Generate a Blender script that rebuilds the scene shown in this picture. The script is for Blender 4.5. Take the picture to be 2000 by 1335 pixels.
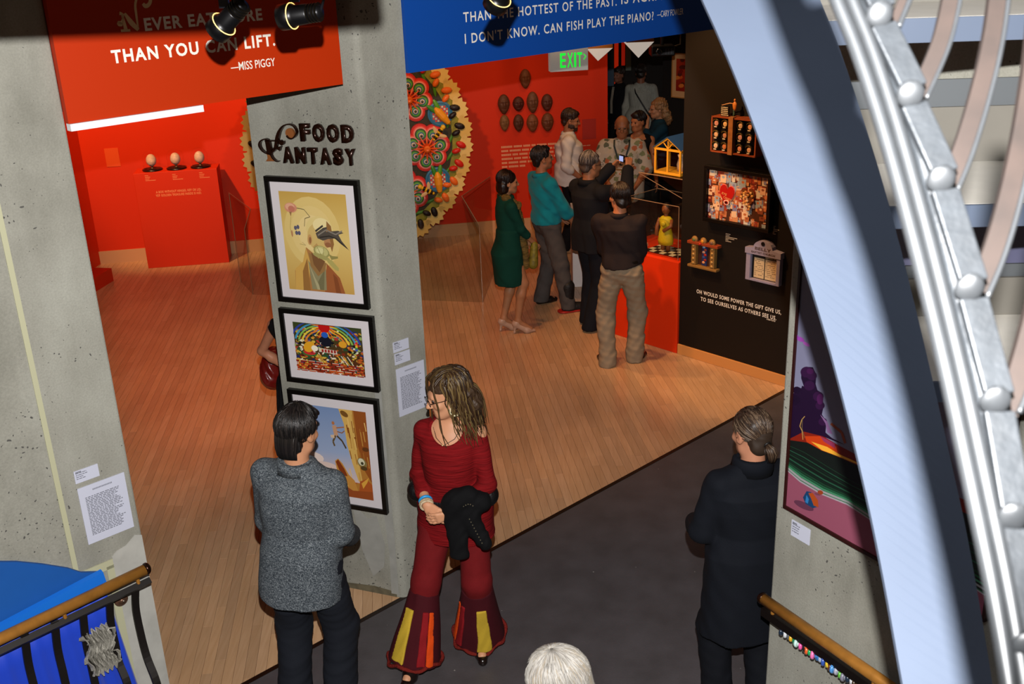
import bpy, bmesh, math, random
import numpy as np
from mathutils import Vector, Matrix
for o in list(bpy.data.objects): bpy.data.objects.remove(o)
scene = bpy.context.scene
COL = scene.collection
rnd = random.Random(7)
R_ = math.radians
# ---------------------------------------------------------------- camera
FPX, CX, CY, CAMH = 2070.0, 1000.0, 667.5, 3.75
_dn = np.array([200., 5333., FPX]); _dn /= np.linalg.norm(_dn)
_up = -_dn; _fw = np.array([0, 0, 1.]); _Y = _fw - _up * _fw.dot(_up); _Y /= np.linalg.norm(_Y)
_X = np.cross(_Y, _up)
if _X[0] < 0: _X = -_X
RW = np.stack([_X, _Y, _up])                     # image axes -> world axes
cam_d = bpy.data.cameras.new('camera'); cam = bpy.data.objects.new('camera', cam_d); COL.objects.link(cam)
cam_d.sensor_width = 36.0; cam_d.lens = FPX / 2000 * 36.0; cam_d.clip_start = .05; cam_d.clip_end = 100
xc, yc, zc = RW @ np.array([1, 0, 0]), RW @ np.array([0, -1, 0]), RW @ np.array([0, 0, -1])
cam.matrix_world = Matrix(((xc[0], yc[0], zc[0], 0), (xc[1], yc[1], zc[1], 0), (xc[2], yc[2], zc[2], CAMH), (0, 0, 0, 1)))
cam_d.dof.use_dof = True; cam_d.dof.focus_distance = 7.0; cam_d.dof.aperture_fstop = 10.0
scene.camera = cam
# ---------------------------------------------------------------- light and exposure
scene.view_settings.view_transform = 'Standard'; scene.view_settings.look = 'None'
scene.view_settings.exposure = 0.0; scene.view_settings.gamma = 1.0; scene.view_settings.use_curve_mapping = False
world = bpy.data.worlds.new('world'); scene.world = world; world.use_nodes = True
world.node_tree.nodes['Background'].inputs[0].default_value = (1.0, .62, .42, 1)
world.node_tree.nodes['Background'].inputs[1].default_value = .08
def look(o, target):
    d = Vector(target) - Vector(o.location); o.rotation_euler = d.to_track_quat('-Z', 'Y').to_euler()
def area_light(name, loc, target, size, power, color):
    l = bpy.data.lights.new(name, 'AREA'); l.shape = 'DISK'; l.size = size; l.energy = power; l.color = color
    o = bpy.data.objects.new(name, l); COL.objects.link(o); o.location = loc; look(o, target); return o
def spot_light(name, loc, target, power, color, angle=60, blend=.6, size=.06):
    l = bpy.data.lights.new(name, 'SPOT'); l.energy = power; l.color = color; l.spot_size = R_(angle); l.spot_blend = blend; l.shadow_soft_size = size
    o = bpy.data.objects.new(name, l); COL.objects.link(o); o.location = loc; look(o, target); return o
WARM = (1.0, .56, .25)
# the flash on top of the camera, about 26 cm above the lens
fl = Vector((0.0, 0, CAMH)) + Vector(yc) * .26
spot_light('camera_flash', fl, Vector(fl) + Vector(RW @ np.array([-.02, .03, 1.0])), 1400, (1.0, .975, .955), 84, .45, .016)
# added fill light, unseen, that lifts the shaded part of the steel band
spot_light('band_fill_light', (-.3, -.3, 5.6), (1.0, 1.7, 3.2), 250, (.84, .91, 1.0), 48, .7, .45)
# warm gallery track lights on the ceiling inside
for nm, a, b, pw, an in (('track_light_eggs', (-4.4, 10.4, 3.95), (-4.15, 13.0, 1.75), 800, 50),
                         ('track_light_mandala', (-1.2, 9.2, 3.95), (-1.5, 13.2, 2.0), 330, 55),
                         ('track_light_masks', (0.9, 10.0, 3.95), (.1, 13.4, 2.1), 150, 55),
                         ('track_light_floor_left', (-3.2, 8.2, 4.0), (-3.4, 9.4, 0), 200, 95),
                         ('track_light_floor_middle', (-.6, 8.3, 4.0), (0.2, 9.3, 0), 190, 95),
                         ('track_light_black_wall', (.35, 8.1, 3.95), (1.95, 8.75, 1.7), 320, 60),
                         ('track_light_case', (.1, 9.3, 3.95), (1.5, 9.6, .9), 170, 55),
                         ('track_light_back', (1.2, 12.2, 3.95), (1.2, 12.8, 0), 60, 100)):
    spot_light(nm, a, b, pw, (1.0, .42, .16) if 'floor' in nm else WARM, an)
# ---------------------------------------------------------------- pixels of the photograph -> places
def ray(u, v): return RW @ np.array([(u - CX) / FPX, (v - CY) / FPX, 1.0])
EYE = np.array([0, 0, CAMH])
def onz(u, v, z=0.0):
    r = ray(u, v); return EYE + r * ((z - CAMH) / r[2])
def onpl(u, v, P, n):
    r = ray(u, v); return EYE + r * (np.dot(np.asarray(P) - EYE, n) / np.dot(r, n))
def atd(u, v, d):
    r = ray(u, v); return EYE + r / np.linalg.norm(r) * d
def aty(u, v, y):
    r = ray(u, v); return EYE + r * (y / r[1])
def hdir(deg): return np.array([math.sin(R_(deg)), math.cos(R_(deg)), 0.0])
E1 = hdir(47); E2 = np.array([-E1[1], E1[0], 0.0]); EZ = np.array([0, 0, 1.0])
C0 = onz(790, 1168)                               # corner of the concrete column on the floor
def st(s, t, z=0.0): return C0 + E1 * s + E2 * t + EZ * z
# ---------------------------------------------------------------- materials
def lin(c):
    if isinstance(c, str):
        c = c.lstrip('#'); c = [int(c[i:i + 2], 16) / 255 for i in (0, 2, 4)]
        return tuple(x / 12.92 if x <= .04045 else ((x + .055) / 1.055) ** 2.4 for x in c) + (1,)
    return tuple(c) + ((1,) if len(c) == 3 else ())
MATS = {}
def _new(name):
    m = bpy.data.materials.new(name); m.use_nodes = True; nt = m.node_tree
    return m, nt, nt.nodes['Principled BSDF']
def _N(nt, t, **k):
    n = nt.nodes.new(t)
    for a, b in k.items(): setattr(n, a, b)
    return n
def mat(c, rough=.6, metal=0, spec=.5, bump=0, bscale=40, var=0, vscale=6, emit=0, sheen=0, coat=0, stretch=None, trans=0, alpha=1, ior=1.45, detail=4):
    key = ('m', str(c), rough, metal, spec, bump, bscale, var, vscale, emit, sheen, coat, str(stretch), trans, alpha, ior)
    if key in MATS: return MATS[key]
    m, nt, b = _new('mat_%d' % len(MATS)); L = nt.links
    base = lin(c); b.inputs['Base Color'].default_value = base
    b.inputs['Roughness'].default_value = rough; b.inputs['Metallic'].default_value = metal
    b.inputs['Specular IOR Level'].default_value = spec; b.inputs['IOR'].default_value = ior
    if sheen: b.inputs['Sheen Weight'].default_value = sheen; b.inputs['Sheen Roughness'].default_value = .5
    if coat: b.inputs['Coat Weight'].default_value = coat; b.inputs['Coat Roughness'].default_value = .12
    if trans: b.inputs['Transmission Weight'].default_value = trans
    if alpha < 1: b.inputs['Alpha'].default_value = alpha
    if emit: b.inputs['Emission Color'].default_value = base; b.inputs['Emission Strength'].default_value = emit
    if bump or var:
        tc = _N(nt, 'ShaderNodeTexCoord'); src = tc.outputs['Object']
        if stretch:
            mp = _N(nt, 'ShaderNodeMapping'); mp.inputs['Scale'].default_value = stretch; L.new(src, mp.inputs['Vector']); src = mp.outputs['Vector']
        if var:
            n = _N(nt, 'ShaderNodeTexNoise'); n.inputs['Scale'].default_value = vscale; n.inputs['Detail'].default_value = detail; L.new(src, n.inputs['Vector'])
            r = _N(nt, 'ShaderNodeMapRange'); r.inputs[1].default_value = .3; r.inputs[2].default_value = .7; r.inputs[3].default_value = 1 - var; r.inputs[4].default_value = 1 + var; L.new(n.outputs['Fac'], r.inputs[0])
            x = _N(nt, 'ShaderNodeVectorMath', operation='SCALE'); x.inputs[0].default_value = base[:3]; L.new(r.outputs[0], x.inputs['Scale']); L.new(x.outputs[0], b.inputs['Base Color'])
        if bump:
            n = _N(nt, 'ShaderNodeTexNoise'); n.inputs['Scale'].default_value = bscale; n.inputs['Detail'].default_value = 3; L.new(src, n.inputs['Vector'])
            bp = _N(nt, 'ShaderNodeBump'); bp.inputs['Strength'].default_value = bump; bp.inputs['Distance'].default_value = .01; L.new(n.outputs['Fac'], bp.inputs['Height']); L.new(bp.outputs[0], b.inputs['Normal'])
    MATS[key] = m; return m
def print_mat(rough=.5, spec=.3, coat=0, bump=0, bscale=60, metal=0, name='print'):
    key = ('print', rough, spec, coat, bump, bscale, metal)
    if key in MATS: return MATS[key]
    m, nt, b = _new(name); a = _N(nt, 'ShaderNodeAttribute', attribute_name='Col'); nt.links.new(a.outputs['Color'], b.inputs['Base Color'])
    b.inputs['Roughness'].default_value = rough; b.inputs['Specular IOR Level'].default_value = spec; b.inputs['Metallic'].default_value = metal
    if coat: b.inputs['Coat Weight'].default_value = coat; b.inputs['Coat Roughness'].default_value = .05
    if bump:
        tc = _N(nt, 'ShaderNodeTexCoord'); n = _N(nt, 'ShaderNodeTexNoise'); n.inputs['Scale'].default_value = bscale; nt.links.new(tc.outputs['Object'], n.inputs['Vector'])
        bp = _N(nt, 'ShaderNodeBump'); bp.inputs['Strength'].default_value = bump; bp.inputs['Distance'].default_value = .01; nt.links.new(n.outputs['Fac'], bp.inputs['Height']); nt.links.new(bp.outputs[0], b.inputs['Normal'])
    MATS[key] = m; return m
def glass_mat(tint='#ffffff', rough=.02, key='acrylic'):
    if key in MATS: return MATS[key]
    m, nt, b = _new(key); L = nt.links; nt.nodes.remove(b); out = nt.nodes['Material Output']
    tr = _N(nt, 'ShaderNodeBsdfTransparent'); tr.inputs[0].default_value = lin(tint)
    gl = _N(nt, 'ShaderNodeBsdfGlossy'); gl.inputs['Roughness'].default_value = rough
    lw = _N(nt, 'ShaderNodeLayerWeight'); lw.inputs['Blend'].default_value = .35
    pw_ = _N(nt, 'ShaderNodeMath', operation='POWER'); pw_.inputs[1].default_value = 4; L.new(lw.outputs['Facing'], pw_.inputs[0])
    fr = _N(nt, 'ShaderNodeMath', operation='MULTIPLY_ADD'); fr.inputs[1].default_value = .5; fr.inputs[2].default_value = .035; L.new(pw_.outputs[0], fr.inputs[0])
    mx = _N(nt, 'ShaderNodeMixShader'); L.new(fr.outputs[0], mx.inputs[0]); L.new(tr.outputs[0], mx.inputs[1]); L.new(gl.outputs[0], mx.inputs[2]); L.new(mx.outputs[0], out.inputs[0])
    MATS[key] = m; return m
def concrete_mat():
    if 'conc' in MATS: return MATS['conc']
    m, nt, b = _new('concrete'); L = nt.links; tc = _N(nt, 'ShaderNodeTexCoord')
    def noise(sc, det, mp=None):
        n = _N(nt, 'ShaderNodeTexNoise'); n.inputs['Scale'].default_value = sc; n.inputs['Detail'].default_value = det; n.inputs['Roughness'].default_value = .6
        src = tc.outputs['Object']
        if mp:
            q = _N(nt, 'ShaderNodeMapping'); q.inputs['Scale'].default_value = mp; L.new(src, q.inputs['Vector']); src = q.outputs[0]
        L.new(src, n.inputs['Vector']); return n
    def ramp(src, pts):
        r = _N(nt, 'ShaderNodeValToRGB'); e = r.color_ramp.elements
        e[0].position, e[0].color = pts[0][0], lin(pts[0][1]); e[1].position, e[1].color = pts[-1][0], lin(pts[-1][1])
        for p, c in pts[1:-1]: q = e.new(p); q.color = lin(c)
        L.new(src, r.inputs[0]); return r
    a = ramp(noise(2.2, 6, (1, 1, .6)).outputs['Fac'], ((.3, '#77766c'), (.5, '#8c8b81'), (.7, '#9a9a90')))
    st_ = ramp(noise(9, 5, (1, 1, .1)).outputs['Fac'], ((.3, (.93, .93, .92)), (.7, (1.05, 1.05, 1.05))))
    mu = _N(nt, 'ShaderNodeMix', data_type='RGBA', blend_type='MULTIPLY'); mu.inputs[0].default_value = .8
    L.new(a.outputs[0], mu.inputs[6]); L.new(st_.outputs[0], mu.inputs[7])
    fine = ramp(noise(120, 3).outputs['Fac'], ((.3, (.86, .86, .86)), (.7, (1.1, 1.1, 1.1))))
    m2 = _N(nt, 'ShaderNodeMix', data_type='RGBA', blend_type='MULTIPLY'); m2.inputs[0].default_value = .8
    L.new(mu.outputs[2], m2.inputs[6]); L.new(fine.outputs[0], m2.inputs[7])
    # bug holes: small dark pits, denser in places
    nz = noise(14, 2); vm = _N(nt, 'ShaderNodeVectorMath', operation='SCALE'); vm.inputs['Scale'].default_value = .06; L.new(nz.outputs['Color'], vm.inputs[0])
    va = _N(nt, 'ShaderNodeVectorMath', operation='ADD'); L.new(tc.outputs['Object'], va.inputs[0]); L.new(vm.outputs[0], va.inputs[1])
    vo = _N(nt, 'ShaderNodeTexVoronoi'); vo.inputs['Scale'].default_value = 46; L.new(va.outputs[0], vo.inputs['Vector'])
    dens = noise(1.8, 3); cl = _N(nt, 'ShaderNodeMapRange'); cl.inputs[1].default_value = .40; cl.inputs[2].default_value = .66; cl.inputs[3].default_value = .0; cl.inputs[4].default_value = .33; L.new(dens.outputs['Fac'], cl.inputs[0])
    sz = _N(nt, 'ShaderNodeSeparateColor'); L.new(vo.outputs['Color'], sz.inputs[0])
    th = _N(nt, 'ShaderNodeMath', operation='MULTIPLY'); L.new(sz.outputs[0], th.inputs[0]); L.new(cl.outputs[0], th.inputs[1])
    lt = _N(nt, 'ShaderNodeMath', operation='LESS_THAN'); L.new(vo.outputs['Distance'], lt.inputs[0]); L.new(th.outputs[0], lt.inputs[1])
    m3 = _N(nt, 'ShaderNodeMix', data_type='RGBA'); L.new(lt.outputs[0], m3.inputs[0]); L.new(m2.outputs[2], m3.inputs[6]); m3.inputs[7].default_value = lin('#4c4b47')
    L.new(m3.outputs[2], b.inputs['Base Color']); b.inputs['Roughness'].default_value = .75; b.inputs['Specular IOR Level'].default_value = .3
    bp = _N(nt, 'ShaderNodeBump'); bp.inputs['Strength'].default_value = .25; bp.inputs['Distance'].default_value = .01
    L.new(fine.outputs[0], bp.inputs['Height']); L.new(bp.outputs[0], b.inputs['Normal'])
    MATS['conc'] = m; return m
# ---------------------------------------------------------------- mesh helpers
class MB:
    def __init__(s): s.v = []; s.f = []; s.c = []
    def add(s, vs, fs, col=None):
        o = len(s.v); s.v += [tuple(map(float, p)) for p in vs]
        for f in fs: s.f.append(tuple(i + o for i in f)); s.c.append(col)
        return s
    def box(s, lo, hi, col=None, M=None):
        (x0, y0, z0), (x1, y1, z1) = lo, hi
        vs = [(x0, y0, z0), (x1, y0, z0), (x1, y1, z0), (x0, y1, z0), (x0, y0, z1), (x1, y0, z1), (x1, y1, z1), (x0, y1, z1)]
        if M is not None: vs = [tuple(M @ Vector(p)) for p in vs]
        return s.add(vs, [(0, 3, 2, 1), (4, 5, 6, 7), (0, 1, 5, 4), (1, 2, 6, 5), (2, 3, 7, 6), (3, 0, 4, 7)], col)
    def prism(s, poly, z0, z1, col=None, M=None):       # polygon in xy, extruded in z
        n = len(poly); vs = [(x, y, z0) for x, y in poly] + [(x, y, z1) for x, y in poly]
        if M is not None: vs = [tuple(M @ Vector(p)) for p in vs]
        ar = sum(poly[i][0] * poly[(i + 1) % n][1] - poly[(i + 1) % n][0] * poly[i][1] for i in range(n))
        fs = [tuple(range(n - 1, -1, -1)), tuple(range(n, 2 * n))] + [(i, (i + 1) % n, n + (i + 1) % n, n + i) for i in range(n)]
        if ar < 0: fs = [tuple(reversed(f)) for f in fs]
        return s.add(vs, fs, col)
    def tube(s, pts, r, n=8, col=None, cap=True, up=(0, 0, 1)):
        pts = [Vector(p) for p in pts]; m = len(pts); rs = r if hasattr(r, '__len__') else [r] * m
        vs = []; prev = None
        for i, p in enumerate(pts):
            d = (pts[min(i + 1, m - 1)] - pts[max(i - 1, 0)]); d = d.normalized() if d.length > 1e-9 else Vector((0, 0, 1))
            if prev is None:
                u = Vector(up); u = u - d * u.dot(d)
                if u.length < 1e-3: u = Vector((1, 0, 0)) - d * d.x
            else: u = prev - d * prev.dot(d)
            u.normalize(); w = d.cross(u); prev = u
            for k in range(n):
                a = 2 * math.pi * k / n; vs.append(p + (u * math.cos(a) + w * math.sin(a)) * rs[i])
        fs = [(i * n + k, i * n + (k + 1) % n, (i + 1) * n + (k + 1) % n, (i + 1) * n + k) for i in range(m - 1) for k in range(n)]
        if cap: fs += [tuple(range(n - 1, -1, -1)), tuple((m - 1) * n + k for k in range(n))]
        return s.add(vs, fs, col)
    def sweep(s, pts, prof, side, col=None):            # profile (a,b): a along side vector, b along normal
        pts = [Vector(p) for p in pts]; m = len(pts); n = len(prof); vs = []
        for i, p in enumerate(pts):
            d = (pts[min(i + 1, m - 1)] - pts[max(i - 1, 0)]).normalized()
            w = side[i] if isinstance(side, list) else side
            w = Vector(w); w = (w - d * w.dot(d)).normalized(); nn = d.cross(w)
            for a, b in prof: vs.append(p + w * a + nn * b)
        fs = [(i * n + k, i * n + (k + 1) % n, (i + 1) * n + (k + 1) % n, (i + 1) * n + k) for i in range(m - 1) for k in range(n)]
        fs += [tuple(range(n - 1, -1, -1)), tuple((m - 1) * n + k for k in range(n))]
        return s.add(vs, fs, col)
    def lathe(s, prof, n=24, col=None, M=None, sx=1, sy=1):  # prof: (r,z) list
        vs = []; 
        for r, z in prof:
            for k in range(n): a = 2 * math.pi * k / n; vs.append((r * math.cos(a) * sx, r * math.sin(a) * sy, z))
        if M is not None: vs = [tuple(M @ Vector(p)) for p in vs]
        m = len(prof); fs = [(i * n + k, i * n + (k + 1) % n, (i + 1) * n + (k + 1) % n, (i + 1) * n + k) for i in range(m - 1) for k in range(n)]
        if prof[0][0] > 1e-6: fs.append(tuple(range(n - 1, -1, -1)))
        if prof[-1][0] > 1e-6: fs.append(tuple((m - 1) * n + k for k in range(n)))
        return s.add(vs, fs, col)
    def ball(s, c, r, n=12, col=None, M=None):
        rr = r if hasattr(r, '__len__') else (r, r, r); m = max(4, n // 2); vs = []
        for i in range(m + 1):
            t = math.pi * i / m
            for k in range(n):
                a = 2 * math.pi * k / n; p = Vector((rr[0] * math.sin(t) * math.cos(a), rr[1] * math.sin(t) * math.sin(a), rr[2] * math.cos(t)))
                if M is not None: p = M @ p
                vs.append(p + Vector(c))
        fs = [(i * n + k, (i + 1) * n + k, (i + 1) * n + (k + 1) % n, i * n + (k + 1) % n) for i in range(m) for k in range(n)]
        return s.add(vs, fs, col)
    def build(s, name, m, parent=None, smooth=False, M=None, bevel=0):
        me = bpy.data.meshes.new(name); me.from_pydata(s.v, [], s.f); me.materials.append(m)
        if any(c is not None for c in s.c):
            at = me.color_attributes.new('Col', 'FLOAT_COLOR', 'CORNER'); buf = []
            for f, c in zip(s.f, s.c):
                if c is None: c = '#ffffff'
                if isinstance(c, list): buf += [x for q in c for x in lin(q)]
                else: buf += list(lin(c)) * len(f)
            at.data.foreach_set('color', buf)
        if smooth: me.polygons.foreach_set('use_smooth', [True] * len(me.polygons))
        me.update(); o = bpy.data.objects.new(name, me); COL.objects.link(o)
        if parent is not None: o.parent = parent
        if M is not None: o.matrix_basis = M
        if bevel:
            md = o.modifiers.new('bevel', 'BEVEL'); md.width = bevel; md.segments = 2; md.limit_method = 'ANGLE'
        return o
def box(name, lo, hi, m, parent=None, bevel=0, M=None): return MB().box(lo, hi).build(name, m, parent, bevel=bevel, M=M)
def empty(name, loc=(0, 0, 0), M=None, rz=0, parent=None):
    o = bpy.data.objects.new(name, None); COL.objects.link(o); o.empty_display_size = .1
    if M is not None: o.matrix_basis = M
    else: o.location = loc; o.rotation_euler = (0, 0, rz)
    if parent is not None: o.parent = parent
    return o
def tag(o, label=None, cat=None, group=None, kind=None):
    if label: o['label'] = label
    if cat: o['category'] = cat
    if group: o['group'] = group
    if kind: o['kind'] = kind
    return o
def frame(P, x, z=EZ):
    """matrix with origin P, local x along x, local z along z, local y = z cross x (pointing into the wall when x runs right)"""
    x = Vector(x).normalized(); z = Vector(z); z = (z - x * z.dot(x)).normalized(); y = z.cross(x)
    return Matrix(((x.x, y.x, z.x, P[0]), (x.y, y.y, z.y, P[1]), (x.z, y.z, z.z, P[2]), (0, 0, 0, 1)))
def text_mesh(txt, size, extrude=.001, bold=0, sx=1.0, spacing=1.0, align='LEFT', shear=0):
    c = bpy.data.curves.new('t', 'FONT'); c.body = txt; c.size = size; c.extrude = extrude; c.offset = bold; c.space_character = spacing; c.align_x = align; c.resolution_u = 3; c.shear = shear
    o = bpy.data.objects.new('t', c); COL.objects.link(o); dg = bpy.context.evaluated_depsgraph_get(); dg.update()
    me = bpy.data.meshes.new_from_object(o.evaluated_get(dg)); bpy.data.objects.remove(o); bpy.data.curves.remove(c)
    for v in me.vertices: v.co.x *= sx
    return me
def text(name, txt, size, m, M, parent=None, **k):
    """text standing on a wall: local x along the wall, local z up, readable from local -y"""
    me = text_mesh(txt, size, **k); me.transform(Matrix.Rotation(R_(90), 4, 'X')); me.materials.clear(); me.materials.append(m)
    o = bpy.data.objects.new(name, me); COL.objects.link(o)
    if parent is not None: o.parent = parent
    o.matrix_basis = M
    return o
def fit_text(name, txt, width, height, m, x, z, y=-.003, parent=None, bold=0, spacing=1.0, extrude=.0006):
    """text scaled to a given width and cap height, lower-left corner at (x,z)"""
    me = text_mesh(txt, 1.0, extrude=0, bold=bold, spacing=spacing)
    xs = [v.co.x for v in me.vertices]; ys = [v.co.y for v in me.vertices]
    x0, x1 = min(xs), max(xs); cap = .729
    for v in me.vertices:
        X, Y = (v.co.x - x0) / (x1 - x0) * width, v.co.y / cap * height; v.co = (x + X, y, z + Y)
    me.materials.clear(); me.materials.append(m); o = bpy.data.objects.new(name, me); COL.objects.link(o)
    if parent is not None: o.parent = parent
    return o

def split_letters(o, name='letter'):
    """one object for each character of a line of lettering"""
    me = o.data; n = len(me.vertices); par = list(range(n))
    def find(i):
        while par[i] != i: par[i] = par[par[i]]; i = par[i]
        return i
    for e in me.edges:
        a, b = find(e.vertices[0]), find(e.vertices[1])
        if a != b: par[a] = b
    comp = {}
    for p in me.polygons: comp.setdefault(find(p.vertices[0]), []).append(p)
    items = []
    for k, ps in comp.items():
        xs = [me.vertices[i].co.x for p in ps for i in p.vertices]; items.append([min(xs), max(xs), ps])
    items.sort(key=lambda t: t[0]); groups = []
    for it in items:
        if groups and it[0] < groups[-1][1] - .35 * min(it[1] - it[0], groups[-1][1] - groups[-1][0]): groups[-1][1] = max(groups[-1][1], it[1]); groups[-1][2] += it[2]
        else: groups.append(it)
    for a, b, ps in groups:
        mb = MB(); ids = sorted({i for p in ps for i in p.vertices}); mp = {i: j for j, i in enumerate(ids)}
        mb.add([me.vertices[i].co for i in ids], [tuple(mp[i] for i in p.vertices) for p in ps]); mb.build(name, me.materials[0], o.parent)
    bpy.data.objects.remove(o)
# ================================================================ the setting
def struct(o, label=None): o['kind'] = 'structure'; return tag(o, label)
CONC = concrete_mat()
FD = hdir(80.8); FN = np.array([FD[1], -FD[0], 0]); FA = np.array([-5.28, 12.93, 0.0])      # far red wall (FN points to the camera)
def far(a, z, off=0.0): return FA + FD * a + FN * off + EZ * z
def onfar(u, v, off=0.0): return onpl(u, v, FA + FN * off, FN)
# --- wooden floor with single boards
BD = hdir(-6.4); BX = np.array([BD[1], -BD[0], 0.0])                                        # along / across the boards
def wood_mat():
    m, nt, b = _new('maple_boards'); L = nt.links; tc = _N(nt, 'ShaderNodeTexCoord'); at = _N(nt, 'ShaderNodeAttribute', attribute_name='Col')
    mp = _N(nt, 'ShaderNodeMapping'); mp.inputs['Rotation'].default_value = (0, 0, R_(-6.4)); mp.inputs['Scale'].default_value = (38, 2.2, 1); L.new(tc.outputs['Object'], mp.inputs[0])
    n = _N(nt, 'ShaderNodeTexNoise'); n.inputs['Scale'].default_value = 1.6; n.inputs['Detail'].default_value = 6; L.new(mp.outputs[0], n.inputs['Vector'])
    r = _N(nt, 'ShaderNodeValToRGB'); e = r.color_ramp.elements; e[0].position = .3; e[0].color = lin('#bf9872'); e[1].position = .75; e[1].color = lin('#cda782'); L.new(n.outputs['Fac'], r.inputs[0])
    w = _N(nt, 'ShaderNodeTexNoise'); w.inputs['Scale'].default_value = 1.1; w.inputs['Detail'].default_value = 4; L.new(tc.outputs['Object'], w.inputs['Vector'])
    wr = _N(nt, 'ShaderNodeMapRange'); wr.inputs[1].default_value = .35; wr.inputs[2].default_value = .68; wr.inputs[3].default_value = .84; wr.inputs[4].default_value = 1.06; L.new(w.outputs['Fac'], wr.inputs[0])
    x = _N(nt, 'ShaderNodeMix', data_type='RGBA', blend_type='MULTIPLY'); x.inputs[0].default_value = 1; L.new(r.outputs[0], x.inputs[6]); L.new(at.outputs['Color'], x.inputs[7])
    y = _N(nt, 'ShaderNodeVectorMath', operation='SCALE'); L.new(x.outputs[2], y.inputs[0]); L.new(wr.outputs[0], y.inputs['Scale']); L.new(y.outputs[0], b.inputs['Base Color'])
    b.inputs['Roughness'].default_value = .27; b.inputs['Specular IOR Level'].default_value = .45; b.inputs['Coat Weight'].default_value = .25; b.inputs['Coat Roughness'].default_value = .22
    return m
WOOD = wood_mat()
wfloor = struct(MB().add([st(-6.5, 0.02, -.014), st(6.5, 0.02, -.014), st(14, 11, -.014), st(-5, 16, -.014)], [(0, 1, 2, 3)]).build('floor', mat('#7a4b2c', .6)), 'pale maple strip floor of the gallery')
def clip(poly, P, n):
    out = []
    for i in range(len(poly)):
        a, b = poly[i], poly[(i + 1) % len(poly)]; da, db = np.dot(a - P, n), np.dot(b - P, n)
        if da >= 0: out.append(a)
        if (da >= 0) != (db >= 0): out.append(a + (b - a) * (da / (da - db)))
    return out
boards = []
bw = .0585; r2 = random.Random(3)
O0 = np.array([0, 0, 0.0])
for i in range(-105, 62):
    y = 4.0 + r2.random() * .8
    while y < 17.5:
        ln = r2.choice((.45, .6, .75, .9, 1.1, 1.4)) * (.85 + .3 * r2.random())
        g = .0008
        q = [BX * (i * bw + g) + BD * (y + g), BX * ((i + 1) * bw - g) + BD * (y + g), BX * ((i + 1) * bw - g) + BD * (y + ln - g), BX * (i * bw + g) + BD * (y + ln - g)]
        y += ln
        c = sum(q) / 4
        if np.dot(c - FA, -FN) > 1.3 and c[0] < 1.2: continue
        if c[1] > 15.4 and c[0] < 1.0: continue
        q = clip(q, st(0, .026), E2)
        if len(q) < 3: continue
        boards.append((c, q, .86 + .2 * r2.random(), r2.random()))
def proj(p):
    c = RW.T @ (np.asarray(p) - EYE); return CX + FPX * c[0] / c[2], CY + FPX * c[1] / c[2]
def shown(c):
    u, v = proj(c); return (200 < u < 560 and 480 < v < 1335) or (800 < u < 1530 and 440 < v < 1160)
boards.sort(key=lambda b: (not shown(b[0]), np.hypot(b[0][0], b[0][1])))
def board_mesh(mb, b):
    c, q, k, h = b; n = len(q); col = (k * (1 + .03 * h), k, k * (1 - .06 * h))
    vs = [p + EZ * (-.012) for p in q] + [p + EZ * 0.0 for p in q]
    mb.add(vs, [tuple(range(n, 2 * n))] + [(i, (i + 1) % n, n + (i + 1) % n, n + i) for i in range(n)], col)
for b in boards[:300]:
    mb = MB(); board_mesh(mb, b); mb.build('floor_board', WOOD, wfloor)
mb = MB()
for b in boards[300:]: board_mesh(mb, b)
mb.build('floor_boards', WOOD, wfloor)['kind'] = 'stuff'
# --- dark walkway
def dark_floor():
    m, nt, b = _new('dark_floor'); L = nt.links; tc = _N(nt, 'ShaderNodeTexCoord')
    n = _N(nt, 'ShaderNodeTexNoise'); n.inputs['Scale'].default_value = 5; n.inputs['Detail'].default_value = 6; L.new(tc.outputs['Object'], n.inputs['Vector'])
    r = _N(nt, 'ShaderNodeValToRGB'); e = r.color_ramp.elements; e[0].position = .3; e[0].color = lin('#454142'); e[1].position = .7; e[1].color = lin('#504c4e'); L.new(n.outputs['Fac'], r.inputs[0])
    v = _N(nt, 'ShaderNodeTexVoronoi'); v.inputs['Scale'].default_value = 9; L.new(tc.outputs['Object'], v.inputs['Vector'])
    sc = _N(nt, 'ShaderNodeSeparateColor'); L.new(v.outputs['Color'], sc.inputs[0])
    th = _N(nt, 'ShaderNodeMapRange'); th.inputs[1].default_value = .35; th.inputs[2].default_value = 1; th.inputs[3].default_value = 0; th.inputs[4].default_value = .045; L.new(sc.outputs[0], th.inputs[0])
    lt = _N(nt, 'ShaderNodeMath', operation='LESS_THAN'); L.new(v.outputs['Distance'], lt.inputs[0]); L.new(th.outputs[0], lt.inputs[1])
    x = _N(nt, 'ShaderNodeMix', data_type='RGBA'); L.new(lt.outputs[0], x.inputs[0]); L.new(r.outputs[0], x.inputs[6]); x.inputs[7].default_value = lin('#8a8580'); L.new(x.outputs[2], b.inputs['Base Color'])
    b.inputs['Roughness'].default_value = .42; b.inputs['Specular IOR Level'].default_value = .4
    f = _N(nt, 'ShaderNodeTexNoise'); f.inputs['Scale'].default_value = 90; L.new(tc.outputs['Object'], f.inputs['Vector']); bp = _N(nt, 'ShaderNodeBump'); bp.inputs['Strength'].default_value = .12; bp.inputs['Distance'].default_value = .01; L.new(f.outputs['Fac'], bp.inputs['Height']); L.new(bp.outputs[0], b.inputs['Normal'])
    return m
MW = frame(C0, E1)
DF = dark_floor()
struct(box('floor', (-6.5, -7, -.05), (6.5, -.004, -.001), DF, M=MW), 'dark grey walkway floor with pale specks')
struct(box('trim_1', (-6.5, -.004, -.03), (4.3, .026, .002), mat('#1c0f08', .35), M=MW), 'dark edging strip between walkway and maple floor')
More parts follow.
